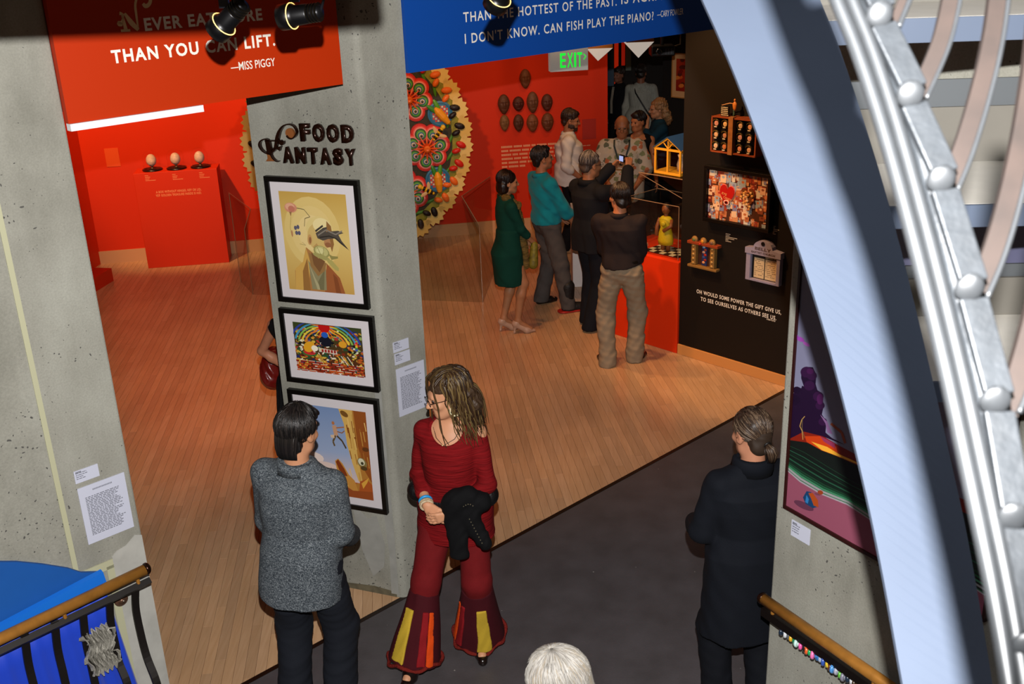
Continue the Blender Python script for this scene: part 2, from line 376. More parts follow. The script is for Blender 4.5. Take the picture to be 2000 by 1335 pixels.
# --- concrete slab on the left, in the plane of the openings
sl = struct(box('wall_left', (-5.0, 0, 0), (-1.497, .34, 4.6), CONC, M=MW, bevel=.008), 'pitted grey concrete wall slab')
tag(box('caulk_seam', (-1.838, -.004, 1.03), (-1.815, .004, 4.6), mat('#a9a88a', .7), sl))
tag(box('caulk_seam', (-1.80, -.004, 1.015), (-1.655, .004, 1.06), mat('#a9a88a', .7), sl))
tag(box('caulk_seam', (-1.69, -.004, .2), (-1.655, .004, 1.03), mat('#a9a88a', .7), sl))
MB().prism([(-1.655, -.02), (-1.4985, -.02), (-1.4985, 1.12), (-1.53, 1.135), (-1.58, 1.10), (-1.63, 1.09), (-1.655, 1.07)], 0, .0035, M=Matrix.Rotation(R_(90), 4, 'X')).build('paint_patch', mat('#a3a29b', .7, var=.12, vscale=9), sl)
box('slab_upstand', (-5.0, -.012, 0), (-1.845, -.001, 4.6), CONC, sl)
# --- concrete column
F3 = hdir(-68.7); N3 = np.array([F3[1], -F3[0], 0]);
F3n = -N3 if np.dot(N3, -C0) < 0 else N3
def onL(u, v, off=0.0): return onpl(u, v, C0 + F3n * off, F3n)
rc = .05
def rounded(P, A, B, r, n=6):
    a, b = A - P, B - P; a = a / np.linalg.norm(a); b = b / np.linalg.norm(b); ang = math.acos(np.dot(a, b)); d = r / math.tan(ang / 2)
    c = P + (a + b) / np.linalg.norm(a + b) * (r / math.sin(ang / 2)); p0, p1 = P + a * d, P + b * d
    out = []
    for i in range(n + 1):
        q = p0 + (p1 - p0) * i / n - c; out.append(c + q / np.linalg.norm(q) * r)
    return out
cl, cr = C0 + F3 * .69, st(.29, 0)
plan = [cl] + rounded(C0, cl, cr, rc) + [cr, st(.29, .55), cl + np.array([-.05, .5, 0])]
column = struct(MB().prism([(p[0], p[1]) for p in plan], 0, 4.6).build('wall_column', CONC), 'five-sided concrete column between the openings')
MB().prism([(p[0], p[1]) for p in [q + (q - C0) * 0 + F3n * .0 for q in plan]], 0, .001).build('column_foot', CONC, column)
# --- header banners
RED, BLUE = '#ad2c04', '#0b4497'
hr = tag(box('red_banner', (-1.497, -.035, 3.075), (-.131, 0, 4.4), mat(RED, .5, spec=.2), M=MW), 'red header banner lettered with a quote about eating', 'banner')
hb = tag(box('blue_banner', (.292, -.02, 3.08), (4.232, .02, 4.4), mat(BLUE, .5, spec=.25), M=MW), 'blue header banner lettered with a quote about fish', 'banner')
tag(box('white_strip', (-1.495, -.045, 3.045), (-.895, -.004, 3.074), mat('#e6e6ea', .5), M=MW), 'white light strip under the red banner', 'strip')
struct(box('wall_header', (-1.497, .001, 3.12), (-.131, .2, 4.4), mat('#7a1806', .6), M=MW))
struct(box('wall_header', (.292, .021, 3.12), (4.232, .2, 4.4), mat('#7a1806', .6), M=MW))
# --- far red wall, side wall, ceiling
RW_ = mat('#c22a06', .55, spec=.25)
MF = frame(FA, FD)
fw_ = struct(box('wall_back', (.0, 0, 0), (6.73, .15, 4.2), RW_, M=MF), 'glowing red back wall of the gallery')
struct(box('baseboard_back', (.0, -.018, 0), (6.73, -.0005, .16), mat('#b98a62', .5), M=MF), 'pale wooden baseboard along the red wall')
cw = onz(208, 508)
struct(box('wall_side', (-.15, -6, 0), (0, 0, 4.2), RW_, M=frame(cw, hdir(96))), 'red side wall at the left end')
struct(box('ceiling', (-8, 0.25, 4.2), (8, 16, 4.3), mat('#141010', .9), M=MW))
# --- black wall with art on the right
MK = frame(st(4.235, 0), -E2)           # local x runs from left to right along the wall
struct(box('wall_right', (-1.217, 0, 0), (-.03, .35, 4.3), mat('#130e0a', .6, spec=.3), M=MK), 'black display wall')
struct(box('wall_right', (-.03, .001, 0), (1.2, .35, 3.07), mat('#130e0a', .6, spec=.3), M=MK), 'black display wall end beyond the pier')
struct(box('baseboard_right', (-1.217, -.02, 0), (1.2, -.0005, .098), mat('#c98a4c', .45), M=MK, bevel=.004), 'wooden baseboard under the black wall')
# --- dark passage at the back right
struct(box('wall_passage', (6.74, 4.6, 0), (13, 4.8, 4.2), mat('#0d0b0b', .8), M=MF))
struct(box('wall_passage', (6.5, .16, 0), (6.7, 4.7, 4.2), mat('#10161f', .8), M=MF))
struct(box('wall_passage', (8.3, .6, 0), (8.5, 4.7, 4.2), mat('#0c0a0a', .7), M=frame(C0, E1)))
# --- right concrete column
FRd = hdir(149.2); FRn = np.array([-FRd[1], FRd[0], 0]); FRn = FRn if np.dot(FRn, [-1, -.6, 0]) > 0 else -FRn
rail0 = onz(1487, 1165, .95); CRP = rail0 - FRn * .085
def onR(u, v, off=0.0): return onpl(u, v, CRP + FRn * off, FRn)
edge = onR(1516, 985)
MR = frame((edge[0], edge[1], 0), FRd)    # local x along the face, local -y towards the viewer
rcol = struct(box('wall_pier', (0, 0, 0), (1.15, .5, 4.6), CONC, M=MR, bevel=.01), 'grey concrete pier at the right')
# --- a beam above the camera that shades the top edge of the walls from the flash

# whitish skim patches on the column near the prints
Ry = Matrix.Rotation(R_(90), 4, 'X')
MCo = frame(C0, -F3)
for pts in ([(-.085, .02), (-.035, .02), (-.032, .5), (-.036, 1.2), (-.034, 1.62), (-.06, 1.66), (-.082, 1.5), (-.07, 1.1), (-.09, .62), (-.075, .3)], [(-.30, .62), (-.2, .52), (-.14, .55), (-.10, .36), (-.12, .2), (-.2, .12), (-.26, .3)]):
    MB().prism(pts, .0004, .0016, M=MCo @ Ry).build('skim_patch', mat('#8f8f89', .7, var=.1, vscale=12), column)
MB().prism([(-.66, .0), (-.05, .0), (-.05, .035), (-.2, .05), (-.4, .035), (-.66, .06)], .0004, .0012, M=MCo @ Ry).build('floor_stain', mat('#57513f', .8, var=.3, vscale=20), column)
# ================================================================ lettering, labels and pictures near the camera
def inW(u, v, off=0.0):
    p = onpl(u, v, C0 - E2 * off, E2) - C0; return float(p @ E1), float(p[2])
ML = frame(C0, -F3)
def inL(u, v, off=0.0):
    p = onL(u, v, off) - C0; return float(p @ -F3), float(p[2])
WHT = mat('#e8e2d6', .6)
def line_on(inP, txt, p0, p1, hpx, m, parent, y, bold=.012, spacing=1.1, name='lettering'):
    a, b = inP(*p0), inP(*p1); c = inP(p0[0], p0[1] - hpx); h = c[1] - a[1]
    return fit_text(name, txt, b[0] - a[0], h, m, a[0], (a[1] + b[1]) / 2, y, parent, bold, spacing)
def stroke(mb, pts, y0, y1, col=None):
    """flat pen stroke in local x,z with widths, given thickness between y0 and y1"""
    Lp, Rp = [], []
    for i, (x, z, w) in enumerate(pts):
        a, b = pts[max(i - 1, 0)], pts[min(i + 1, len(pts) - 1)]; dx, dz = b[0] - a[0], b[1] - a[1]; l = math.hypot(dx, dz) or 1
        nx, nz = -dz / l * w / 2, dx / l * w / 2; Lp.append((x + nx, z + nz)); Rp.append((x - nx, z - nz))
    n = len(pts)
    vs = [(x, y, z) for y in (y0, y1) for x, z in Lp + Rp]
    fs = []
    for i in range(n - 1):
        fs += [(i, i + 1, n + i + 1, n + i), (2 * n + i, 3 * n + i, 3 * n + i + 1, 2 * n + i + 1), (i, 2 * n + i, 2 * n + i + 1, i + 1), (n + i, n + i + 1, 3 * n + i + 1, 3 * n + i)]
    fs += [(0, n, 3 * n, 2 * n), (n - 1, 3 * n - 1, 4 * n - 1, 2 * n - 1)]
    mb.add(vs, fs, col)
def smooth_path(pts, k=6):
    out = []; n = len(pts); P = [np.array(p, float) for p in pts]
    for i in range(n - 1):
        p0, p1, p2, p3 = P[max(i - 1, 0)], P[i], P[i + 1], P[min(i + 2, n - 1)]
        for j in range(k):
            t = j / k; out.append(.5 * ((2 * p1) + (-p0 + p2) * t + (2 * p0 - 5 * p1 + 4 * p2 - p3) * t * t + (-p0 + 3 * p1 - 3 * p2 + p3) * t ** 3))
    out.append(P[-1]); return [tuple(p) for p in out]
# the red banner
MWi = MW
for nm, txt, a, b, h, bo, sp in (('lettering', 'EVER EAT MORE', (283, 58), (513, 40), 25, .03, 1.15), ('lettering', 'THAN YOU CAN LIFT.', (219, 120), (538, 91), 26, .03, 1.2), ('lettering', '\u2014MISS PIGGY', (451, 137), (538, 130), 17, .008, 1.0)):
    split_letters(line_on(lambda u, v: inW(u, v, .035), txt, a, b, h, WHT, hr, -.0365, bo, sp, nm))
mb = MB()
def nx(u, v, w): s, z = inW(u, v, .035); return (s, z, w / 415)
stroke(mb, [nx(*p) for p in smooth_path([(238, 28, 3), (246, 60, 7)])], -.0372, -.0355)
stroke(mb, [nx(*p) for p in smooth_path([(243, 26, 4), (256, 44, 9), (270, 58, 6)])], -.0372, -.0355)
stroke(mb, [nx(*p) for p in smooth_path([(270, 58, 2), (266, 30, 4), (264, 8, 4), (270, -8, 4), (284, -12, 5), (293, -2, 6), (291, 8, 6), (284, 12, 7), (279, 7, 5)])], -.0372, -.0355)
stroke(mb, [nx(*p) for p in ((236, 60, 4), (254, 59, 4))], -.0372, -.0355)
stroke(mb, [nx(*p) for p in smooth_path([(233, 26, 6), (240, 29, 3), (238, 42, 4), (233, 46, 9), (239, 49, 4)])], -.0372, -.0355)
mb.build('initial_letter', mat('#d8b98a', .5), hr)
# the blue banner
bw_ = lambda u, v: inW(u, v, .02)
for txt, a, b, h, bo, sp in (('THAN THE HOTTEST OF THE PAST.', (905, 43), (1204, 11), 20, .012, 1.2), ('IS AGRICULTURE', (1213, 9), (1368, -10), 20, .012, 1.2), ("I DON'T KNOW. CAN FISH PLAY THE PIANO?", (908, 86), (1276, 38), 20, .012, 1.2), ('\u2014CARY FOWLER', (1283, 34), (1334, 28), 13, 0, 1.0)):
    split_letters(line_on(bw_, txt, a, b, h, WHT, hb, -.0215, bo, sp))
# metal letters on the column
BRZ = mat('#2a140b', .22, metal=.55, spec=.6); COP = mat('#b5713f', .3, metal=.6)
sign = tag(empty('wall_lettering', M=ML), 'dark bronze raised lettering reading food fantasy on the column', 'lettering')
def sgl(x, y): return inL(500 + x / 9.524, 225 + y / 9.524)
def letters(txt, a, b, h, bold):
    (x0, z0), (x1, z1) = a, b; me_w = x1 - x0; n = len(txt)
    widths = {'F': .9, 'O': 1.05, 'D': 1.08, 'A': 1.05, 'N': 1.0, 'T': .98, 'S': .98, 'Y': .98}
    tot = sum(widths[c] for c in txt) + .28 * (n - 1); x = x0
    for c in txt:
        w = widths[c] / tot * me_w; z = z0 + (z1 - z0) * (x - x0) / me_w
        o = fit_text('letter', c, w, h, BRZ, x, z, -.012, sign, bold)
        md = o.modifiers.new('sol', 'SOLIDIFY'); md.thickness = .022; md.offset = 0
        x += w + .28 / tot * me_w
hL = inL(590, 240)[1] - inL(590, 272)[1]
letters('FOOD', inL(590.8, 272), inL(694, 276), hL, .05); letters('ANTASY', inL(557, 314.5), inL(698, 320), hL * .93, .05)
def pen(path): return [(*sgl(x, y), w / 9.524 / 330) for x, y, w in smooth_path(path)]
mb = MB()
for path in ([(325, 690, 20), (390, 600, 45), (430, 400, 60), (470, 280, 45), (540, 190, 28), (640, 155, 18), (730, 190, 18), (782, 280, 22), (778, 350, 22), (740, 400, 22), (690, 422, 22), (640, 405, 25), (605, 365, 28)],
             [(245, 450, 85), (290, 715, 85)], [(262, 450, 18), (200, 430, 20), (120, 470, 26), (95, 540, 34), (130, 620, 24), (200, 680, 18), (300, 715, 22), (340, 780, 20), (400, 835, 14), (460, 845, 10)],
             [(200, 460, 18), (420, 460, 18), (500, 462, 22)], [(470, 480, 50), (520, 505, 70), (550, 470, 8)], [(300, 605, 16), (430, 605, 18)], [(430, 605, 20), (475, 605, 70), (488, 610, 85)]):
    stroke(mb, pen(path), -.022, -.001)
mb.build('initial_letter', BRZ, sign)
mb = MB(); cx_, cz_ = sgl(655, 325); mb.prism([(cx_ + .026 * math.cos(a), cz_ + .026 * math.sin(a)) for a in [i * math.pi / 10 for i in range(20)]], .001, .016, M=Matrix.Rotation(R_(90), 4, 'X')); mb.build('copper_glint', COP, sign)  # this and the next piece paint copper glints on the dark letters
mb = MB(); mb.prism([sgl(*p) for p in ((130, 640), (230, 700), (300, 720), (330, 800), (385, 842), (215, 842), (245, 790), (235, 720))], .001, .016, M=Matrix.Rotation(R_(90), 4, 'X')); mb.build('copper_glint', COP, sign)
# ---------------------------------------------------------------- label cards
CARD = mat('#b9bccb', .6, spec=.3); INK = mat('#6b6d78', .7)
def card(label, inP, M, TL, TR, BL, rows, head=True, off=0.0, name='label_card', group=None, seed=1):
    a, b, c = inP(*TL), inP(*TR), inP(*BL); w, h = b[0] - a[0], a[1] - c[1]; zt = (a[1] + b[1]) / 2; rr = random.Random(seed)
    o = tag(box(name, (0, -.004 - off, -h), (w, -off - .0002, 0), CARD, M=M @ Matrix.Translation((a[0], 0, zt))), label, 'label')
    mb = MB(); y = -.0046 - off
    def word(x0, x1, z0, z1): mb.add([(x0, y, z0), (x1, y, z0), (x1, y, z1), (x0, y, z1)], [(0, 1, 2, 3)])
    for i in range(rows):
        z = -h * (.19 + .66 * i / max(rows - 1, 1)) if rows > 4 else -h * (.18 + .6 * i / max(rows, 1)); lh = h * (.015 if rows > 4 else .06)
        x = w * .12 if rows > 4 else w * .06; end = w * ((.88 if rows > 4 else .55) - .18 * rr.random())
        while x < end:
            l = w * (.03 + .07 * rr.random()) if rows > 4 else w * (.07 + .1 * rr.random()); word(x, min(x + l, end), z - lh, z); x += l + w * (.016 if rows > 4 else .02)
    if rows > 4: x = w * .3; [word(x + i * w * .028, x + i * w * .028 + w * .018, -h * .105, -h * .08) for i in range(15)]
    else: word(w * .06, w * .3, -h * .17, -h * .08)
    mb.build('print', INK, o)['kind'] = 'stuff'; return o
card('small white caption card on the left concrete slab', lambda u, v: inW(u, v, .002), MW, (143, 921), (190, 905), (147, 945), 4, seed=3)
card('large printed biography sheet on the left concrete slab', lambda u, v: inW(u, v, .002), MW, (150, 953), (242, 923), (169, 1063), 25, seed=4)
card('upper small caption card on the column beside the sunburst print', lambda u, v: inW(u, v, .002), MW, (767, 670), (797, 658), (769, 690), 4, seed=5)
card('lower small caption card on the column above the biography sheet', lambda u, v: inW(u, v, .002), MW, (770, 692), (799.5, 681), (773, 713), 4, seed=6)
card('large printed biography sheet on the column behind the red-dressed person', lambda u, v: inW(u, v, .002), MW, (773, 722), (827, 701), (780, 815), 25, seed=7)
# ---------------------------------------------------------------- framed prints
class Art:
    """flat print: polygons in picture coordinates (0..1 right, 0..1 down) stacked a hair apart"""
    def __init__(s, x0, z0, w, h, y): s.x0, s.z0, s.w, s.h, s.y, s.n, s.mb = x0, z0, w, h, y, 0, MB()
    def poly(s, pts, col):
        s.n += 1; y = s.y - .000012 * s.n
        pts = [(min(max(a, 0), 1), min(max(b, 0), 1)) for a, b in pts]
        s.mb.add([(s.x0 + a * s.w, y, s.z0 - b * s.h) for a, b in pts], [tuple(range(len(pts)))], col)
    def ell(s, cx, cy, rx, ry, col, rot=0, n=16):
        c, q = math.cos(R_(rot)), math.sin(R_(rot)); s.poly([(cx + rx * math.cos(t) * c - ry * math.sin(t) * q, cy + rx * math.cos(t) * q + ry * math.sin(t) * c) for t in [2 * math.pi * i / n for i in range(n)]], col)
    def line(s, pts, w, col, asp=1.0):
        for (a, b), (c, d) in zip(pts, pts[1:]):
            l = math.hypot(c - a, d - b) or 1; nx_, ny_ = -(d - b) / l * w / 2, (c - a) / l * w / 2; s.poly([(a + nx_, b + ny_), (c + nx_, d + ny_), (c - nx_, d - ny_), (a - nx_, b - ny_)], col)
    def grad(s, y0, y1, c0, c1, x0=0, x1=1): s.poly([(x0, y0), (x1, y0), (x1, y1), (x0, y1)], [c0, c0, c1, c1])
PR = print_mat(.45, .3)
BLK = mat('#070605', .35); MATB = mat('#c9c3c6', .7)
def framed(label, M, x0, x1, z0, z1, px, draw, fw=.028, depth=.03, name='framed_print', matcol=None, fmat=None, sink=.012):
    """px = print rectangle (x0,x1,z0,z1)"""
    o = tag(empty(name, M=M @ Matrix.Translation((x0, 0, z0))), label, 'picture'); W, H = x1 - x0, z1 - z0
    mb = MB()
    for lo, hi in (((0, 0), (W, fw)), ((0, H - fw), (W, H)), ((0, fw), (fw, H - fw)), ((W - fw, fw), (W, H - fw))): mb.box((lo[0], -depth, lo[1]), (hi[0], -.001, hi[1]))
    mb.build('frame', fmat or BLK, o, bevel=.002)
    box('mount', (fw, -depth + sink, fw), (W - fw, -.002, H - fw), matcol or MATB, o)
    a = Art(px[0] - x0, px[3] - z0, px[1] - px[0], px[3] - px[2], -depth + sink - .0004); draw(a); a.mb.build('print', PR, o)['kind'] = 'stuff'; return o
def rectL(TL, TR, BL, BR):
    a, b, c, d = inL(*TL), inL(*TR), inL(*BL), inL(*BR); return (a[0] + c[0]) / 2, (b[0] + d[0]) / 2, (c[1] + d[1]) / 2, (a[1] + b[1]) / 2
def art_portrait(a):
    a.grad(0, .45, '#b89548', '#cdb26a'); a.grad(.45, 1, '#cdb26a', '#b9924a')
    for i, c in enumerate(('#cfb570', '#d3ba78', '#d8c083')): a.ell(.45, .4, .42 - .1 * i, .36 - .09 * i, c, n=24)
    a.poly([(.1, 1), (.12, .8), (.25, .72), (.33, .55), (.42, .6), (.62, .78), (.78, .84), (.84, 1)], '#a2713f')
    a.poly([(.1, 1), (.13, .78), (.26, .7), (.33, .56), (.37, .7), (.30, 1)], '#c39a4e'); a.poly([(.22, 1), (.24, .8), (.33, .66), (.33, 1)], '#8f6534')
    a.poly([(.62, .70), (.80, .84), (.86, 1), (.55, 1)], '#93552f'); a.poly([(.7, .8), (.76, .84), (.8, 1), (.72, 1)], '#7d4526')
    a.poly([(.34, .68), (.46, .82), (.60, .74), (.58, .98), (.36, .98)], '#857e5c'); a.poly([(.34, .7), (.42, .86), (.5, .98), (.44, .98)], '#a39b74'); a.poly([(.58, .76), (.46, .9), (.48, .98), (.54, .98)], '#6d6748')
    a.poly([(.36, .6), (.62, .7), (.58, .78), (.47, .84), (.37, .74)], '#8d6a3e'); a.poly([(.40, .6), (.6, .68), (.5, .8), (.42, .72)], '#735030')
    a.ell(.56, .36, .2, .13, '#d2bd7c', n=24); a.ell(.54, .44, .17, .14, '#c4a866', n=24); a.ell(.60, .32, .13, .075, '#dccb92', n=20)
    a.poly([(.68, .27), (.74, .32), (.76, .5), (.72, .58), (.66, .4)], '#8a6236'); a.ell(.40, .47, .035, .055, '#b98f58', 10); a.ell(.405, .475, .018, .035, '#8d5f3b', 10)
    a.poly([(.62, .45), (.70, .44), (.72, .52), (.65, .54), (.61, .5)], '#a97a50'); a.ell(.67, .51, .05, .025, '#8d5d3c'); a.poly([(.44, .54), (.5, .5), (.56, .58), (.5, .66)], '#b08c54')
    a.poly([(.5, .40), (.62, .34), (.68, .33), (.66, .38), (.74, .37), (.84, .36), (.92, .38), (.84, .40), (.88, .46), (.98, .55), (.86, .49), (.78, .44), (.68, .45), (.6, .47), (.52, .45)], '#4d463e')
    a.line([(.53, .42), (.66, .36), (.8, .4), (.9, .36)], .014, '#7d7468'); a.line([(.55, .44), (.7, .42), (.8, .44), (.95, .53)], .012, '#2e2924'); a.line([(.5, .38), (.62, .32)], .02, '#3c3631')
    a.ell(.56, .585, .12, .06, '#8f8a50', 8); a.ell(.56, .58, .1, .05, '#b5ae70', 8); a.ell(.54, .575, .06, .03, '#cac48a'); a.ell(.55, .635, .13, .025, '#9a9358', 12)
    a.poly([(.62, .66), (.70, .66), (.80, .74), (.79, .77), (.74, .76), (.64, .69)], '#a59a58'); a.poly([(.66, .6), (.72, .62), (.8, .62), (.8, .64), (.7, .66)], '#8a8048'); a.line([(.5, .54), (.55, .62)], .006, '#7d763f'); a.line([(.6, .54), (.58, .62)], .006, '#7d763f')
    a.ell(.16, .16, .095, .05, '#c38468'); a.ell(.15, .15, .07, .035, '#d39f80'); a.ell(.17, .17, .05, .03, '#b5705a'); a.poly([(.13, .2), (.17, .2), (.15, .25)], '#8f6a45')
    a.line([(.25, .16), (.36, .17), (.44, .24), (.36, .26), (.34, .34)], .008, '#6f6442'); a.line([(.15, .25), (.12, .36), (.13, .44)], .005, '#8f7d4a')
    for x, y in ((.2, .36), (.24, .35), (.21, .41), (.25, .41)): a.ell(x, y, .022, .022, '#565466', 20)
    a.ell(.14, .42, .013, .035, '#ab7a52'); a.line([(.24, .52), (.33, .53), (.28, .5)], .005, '#9b8a55')
def art_sunburst(a):
    rr = random.Random(12); a.grad(0, 1, '#35401f', '#57210f')
    pal = ['#7d2b16', '#c7a23a', '#d9d3b8', '#274c2c', '#1f2a5e', '#b3541f', '#3b3a2a', '#6b5a8a', '#8aa05a', '#a8322a', '#101418', '#c7802a']
    for i in range(420):
        x, y = rr.random(), .1 + .9 * rr.random(); c = rr.choice(pal[:6] if y > .55 else pal); a.ell(x, y, .012 + .03 * rr.random(), .01 + .022 * rr.random(), c, rr.random() * 180, 7)
    for r, c in ((.5, '#2c3f9c'), (.44, '#3d8fb5'), (.39, '#7fae4a'), (.34, '#d8c040'), (.29, '#d47a2a')):
        for sg in (-1, 1):
            pts = [(.47 + sg * (r * 1.02) * math.cos(t), .42 - .44 * math.sin(t) * r / .42) for t in [R_(10 + 9 * k) for k in range(8)]]; a.line(pts, .028, c)
    for k in range(24):
        t = R_(-6 + k * 8.2); l = .22 if k % 2 else .17; c = ('#b5140e', '#e0b428', '#2f6bb5', '#d96a1e')[k % 4]
        a.poly([(.47 + .02 * math.cos(t + 1.57), .02 + .03 * math.sin(t + 1.57)), (.47 + l * math.cos(t), .02 + l * 1.4 * math.sin(t)), (.47 - .02 * math.cos(t + 1.57), .02 - .03 * math.sin(t + 1.57))], c)
    a.ell(.47, .03, .085, .13, '#b3120f', n=20); a.ell(.47, .33, .09, .11, '#141622', n=18); a.ell(.47, .2, .05, .06, '#2456b0'); a.poly([(.36, .48), (.62, .5), (.63, .58), (.36, .56)], '#cbbfae')
    for i in range(5): a.poly([(.4 + .045 * i, .5), (.43 + .045 * i, .5), (.43 + .045 * i, .56), (.4 + .045 * i, .56)], '#93201b')
    a.ell(.22, .62, .11, .06, '#3b6a2e'); a.ell(.22, .6, .09, .05, '#b92a2a'); a.ell(.22, .48, .08, .12, '#d69a24', 20); a.ell(.72, .36, .06, .07, '#d29527'); a.ell(.3, .5, .05, .06, '#e7ddc8')
    for i in range(5): a.line([(.33 + .01 * i, .62), (.4 + .012 * i, .85), (.5, .9)], .009, ('#e0c04a', '#7a1c12')[i % 2])
    for i in range(6): a.line([(.62 + .03 * i, .6), (.72 + .035 * i, .78 + .02 * i)], .012, ('#d8a83a', '#2d4f33', '#d9d3c0')[i % 3])
    for r in range(5):
        for k in range(9):
            x = (k + .5 * (r % 2)) / 8.5; y = .78 + .05 * r; a.poly([(x - .05, y), (x + .045, y), (x + .045, y + .035), (x - .05, y + .035)], rr.choice(('#a5371c', '#8a2414', '#b84c20')))
            if rr.random() < .4: a.line([(x - .05, y - .005), (x + .05, y - .005)], .008, '#e2d8c4')
    for i in range(40): x, y = rr.random(), .35 + .6 * rr.random(); a.line([(x, y), (x + .04 * (rr.random() - .5), y + .05 * rr.random()), (x + .06 * (rr.random() - .3), y + .04)], .006, rr.choice(('#e8e2d0', '#121212', '#d8b040')))
    for k in range(5): a.ell(.92, .3 + .035 * k, .018, .02, ('#c23', '#d9791f', '#d8c236', '#3a8f45', '#3553a8')[k] if 0 else ('#cc2233', '#d9791f', '#d8c236', '#3a8f45', '#3553a8')[k])
def art_climber(a):
    a.grad(0, .5, '#6f86ad', '#8f9fbd'); a.grad(.5, .82, '#8f9fbd', '#c6b2ad'); a.grad(.82, 1, '#a5532a', '#83401d')
    a.ell(.1, .6, .2, .07, '#d8c6bd'); a.ell(.3, .68, .2, .05, '#d0bab0')
    a.poly([(.60, 0), (1, 0), (1, 1), (.55, 1), (.62, .86), (.82, .82), (.74, .62), (.68, .40), (.66, .16)], '#a8712f')
    a.poly([(.60, 0), (.80, 0), (.82, .5), (.86, .8), (.80, .8), (.73, .6), (.68, .4), (.66, .16)], '#c9a255'); a.poly([(.82, 0), (1, 0), (1, .8), (.9, .66), (.84, .4)], '#8a4a1c')
    for i in range(26):
        x, y = .68 + .3 * rnd.random(), rnd.random() * .8; a.line([(x, y), (x + .015, y + .08 + .08 * rnd.random())], .01 + .01 * rnd.random(), rnd.choice(('#7d4318', '#d8b266', '#9a6227', '#b98a40')))
    a.ell(.68, .05, .06, .03, '#6d4a1f', 20); a.ell(.95, .42, .05, .025, '#5d3416'); a.ell(.88, .58, .075, .055, '#7c6a3a', 20); a.ell(.87, .57, .05, .04, '#c8c4a6', 20); a.ell(.88, .585, .022, .018, '#3c3a24'); a.ell(.9, .64, .05, .025, '#4d3a1c')
    a.poly([(.78, .98), (.82, .8), (.92, .76), (1, .82), (1, 1)], '#a24f20'); a.poly([(.84, .82), (.96, .74), (.93, .8), (.86, .88)], '#d09a3c')
    a.poly([(.47, .6), (.52, .57), (.58, .62), (.66, .74), (.74, .8), (.8, .98), (.55, 1), (.5, .8)], '#b9823a'); a.poly([(.48, .61), (.52, .58), (.6, .68), (.64, .76), (.58, .76), (.52, .7)], '#7a3513'); a.ell(.6, .86, .04, .012, '#d9a84e', 20); a.ell(.64, .93, .04, .012, '#8d4a1e', 10)
    a.poly([(0, .72), (.14, .74), (.3, .76), (.38, .74), (.4, .68), (.42, .76), (.38, .82), (0, .86)], '#a85a28'); a.poly([(0, .84), (.5, .84), (.7, .92), (1, .9), (1, 1), (0, 1)], '#8d451e')
    a.ell(.5, .17, .022, .02, '#a8693f'); a.poly([(.48, .2), (.54, .19), (.56, .3), (.5, .32)], '#b98e6e'); a.line([(.54, .22), (.66, .2)], .014, '#a0643c'); a.line([(.55, .26), (.62, .27), (.66, .24)], .012, '#8a5632')
    a.line([(.52, .31), (.47, .38), (.49, .43)], .024, '#5d4a2a'); a.line([(.54, .31), (.61, .36), (.66, .44)], .022, '#4a3a22'); a.poly([(.44, .31), (.5, .3), (.5, .34), (.45, .34)], '#c8ae92')
f1 = rectL((520, 342), (705, 350), (549, 586), (723, 600)); p1 = rectL((548.4, 371.7), (679, 377.6), (568, 562), (695, 573))
framed('largest framed print, an old man in yellow and brown', ML, f1[0], f1[1], f1[2], f1[3], p1, art_portrait)
f2 = rectL((549, 600), (733, 614), (565, 742), (743, 761)); p2 = rectL((575, 627), (709, 638), (585, 719.5), (716, 733))
framed('framed landscape print of a multicoloured sunburst scene', ML, *f2, p2, art_sunburst)
f3 = rectL((568.5, 757), (741, 777), (588, 976), (760, 996)); p3 = rectL((588, 786), (717, 801), (604, 958), (732, 969))
framed('lowest framed print, a figure climbing a tree trunk', ML, *f3, p3, art_climber)
# ---------------------------------------------------------------- track spots hanging before the banners
def spotlamp(label, u, v, d, aim, glow):
    P = atd(u, v, d); o = tag(empty('track_spotlight', M=Matrix.Translation(tuple(P)) @ Matrix.Scale(.92, 4)), label, 'spotlight', 'track spotlights hanging before the banners')
    A = Vector(aim).normalized(); Q = A.to_track_quat('Z', 'Y').to_matrix().to_4x4()
    MB().lathe([(.030, -.055), (.034, -.05), (.036, 0), (.042, .012), (.046, .015), (.046, .06), (.043, .062), (.041, .03), (.028, .0), (.0, -.005)], 24, M=Q).build('can', mat('#0b0b0d', .35, metal=.4), o, smooth=True)
    MB().lathe([(.0, -.105), (.018, -.104), (.026, -.095), (.03, -.075), (.03, -.05)], 20, M=Q).build('heat_sink', mat('#1a1a1c', .35, metal=.7), o, smooth=True)
    for k in range(4): MB().lathe([(.0285, -.095 + .012 * k), (.034, -.095 + .012 * k), (.034, -.09 + .012 * k), (.0285, -.09 + .012 * k)], 20, M=Q).build('cooling_fin', mat('#26221c', .3, metal=.8), o)
    s = .017; MB().box((-s, -.008, 0.045), (s, .008, .5)).build('hanger', mat('#3c4450', .4, metal=.5), o)
    MB().tube([Q @ Vector((0, 0, -.1)), Q @ Vector((.0, .03, -.13)) + Vector((0, 0, .03)), Vector((.05, 0, .1)), Vector((.03, 0, .16))], .006, 6).build('cable', mat('#15151a', .4), o, smooth=True)
    MB().tube([tuple(Q @ Vector((.0455 * math.cos(t), .0455 * math.sin(t), .014))) for t in [2 * math.pi * i / 24 for i in range(25)]], .0016, 6, cap=False).build('light_slit', mat('#ffd070', .3, emit=2.5), o)
    MB().lathe([(0, .018), (.026, .02)], 16, M=Q).build('bulb', mat('#ffd9a0', .3, emit=glow), o)
spotlamp('track spotlight tilted over the word more on the red banner', 442, 42, 3.66, (-.55, .25, -.45), 2)
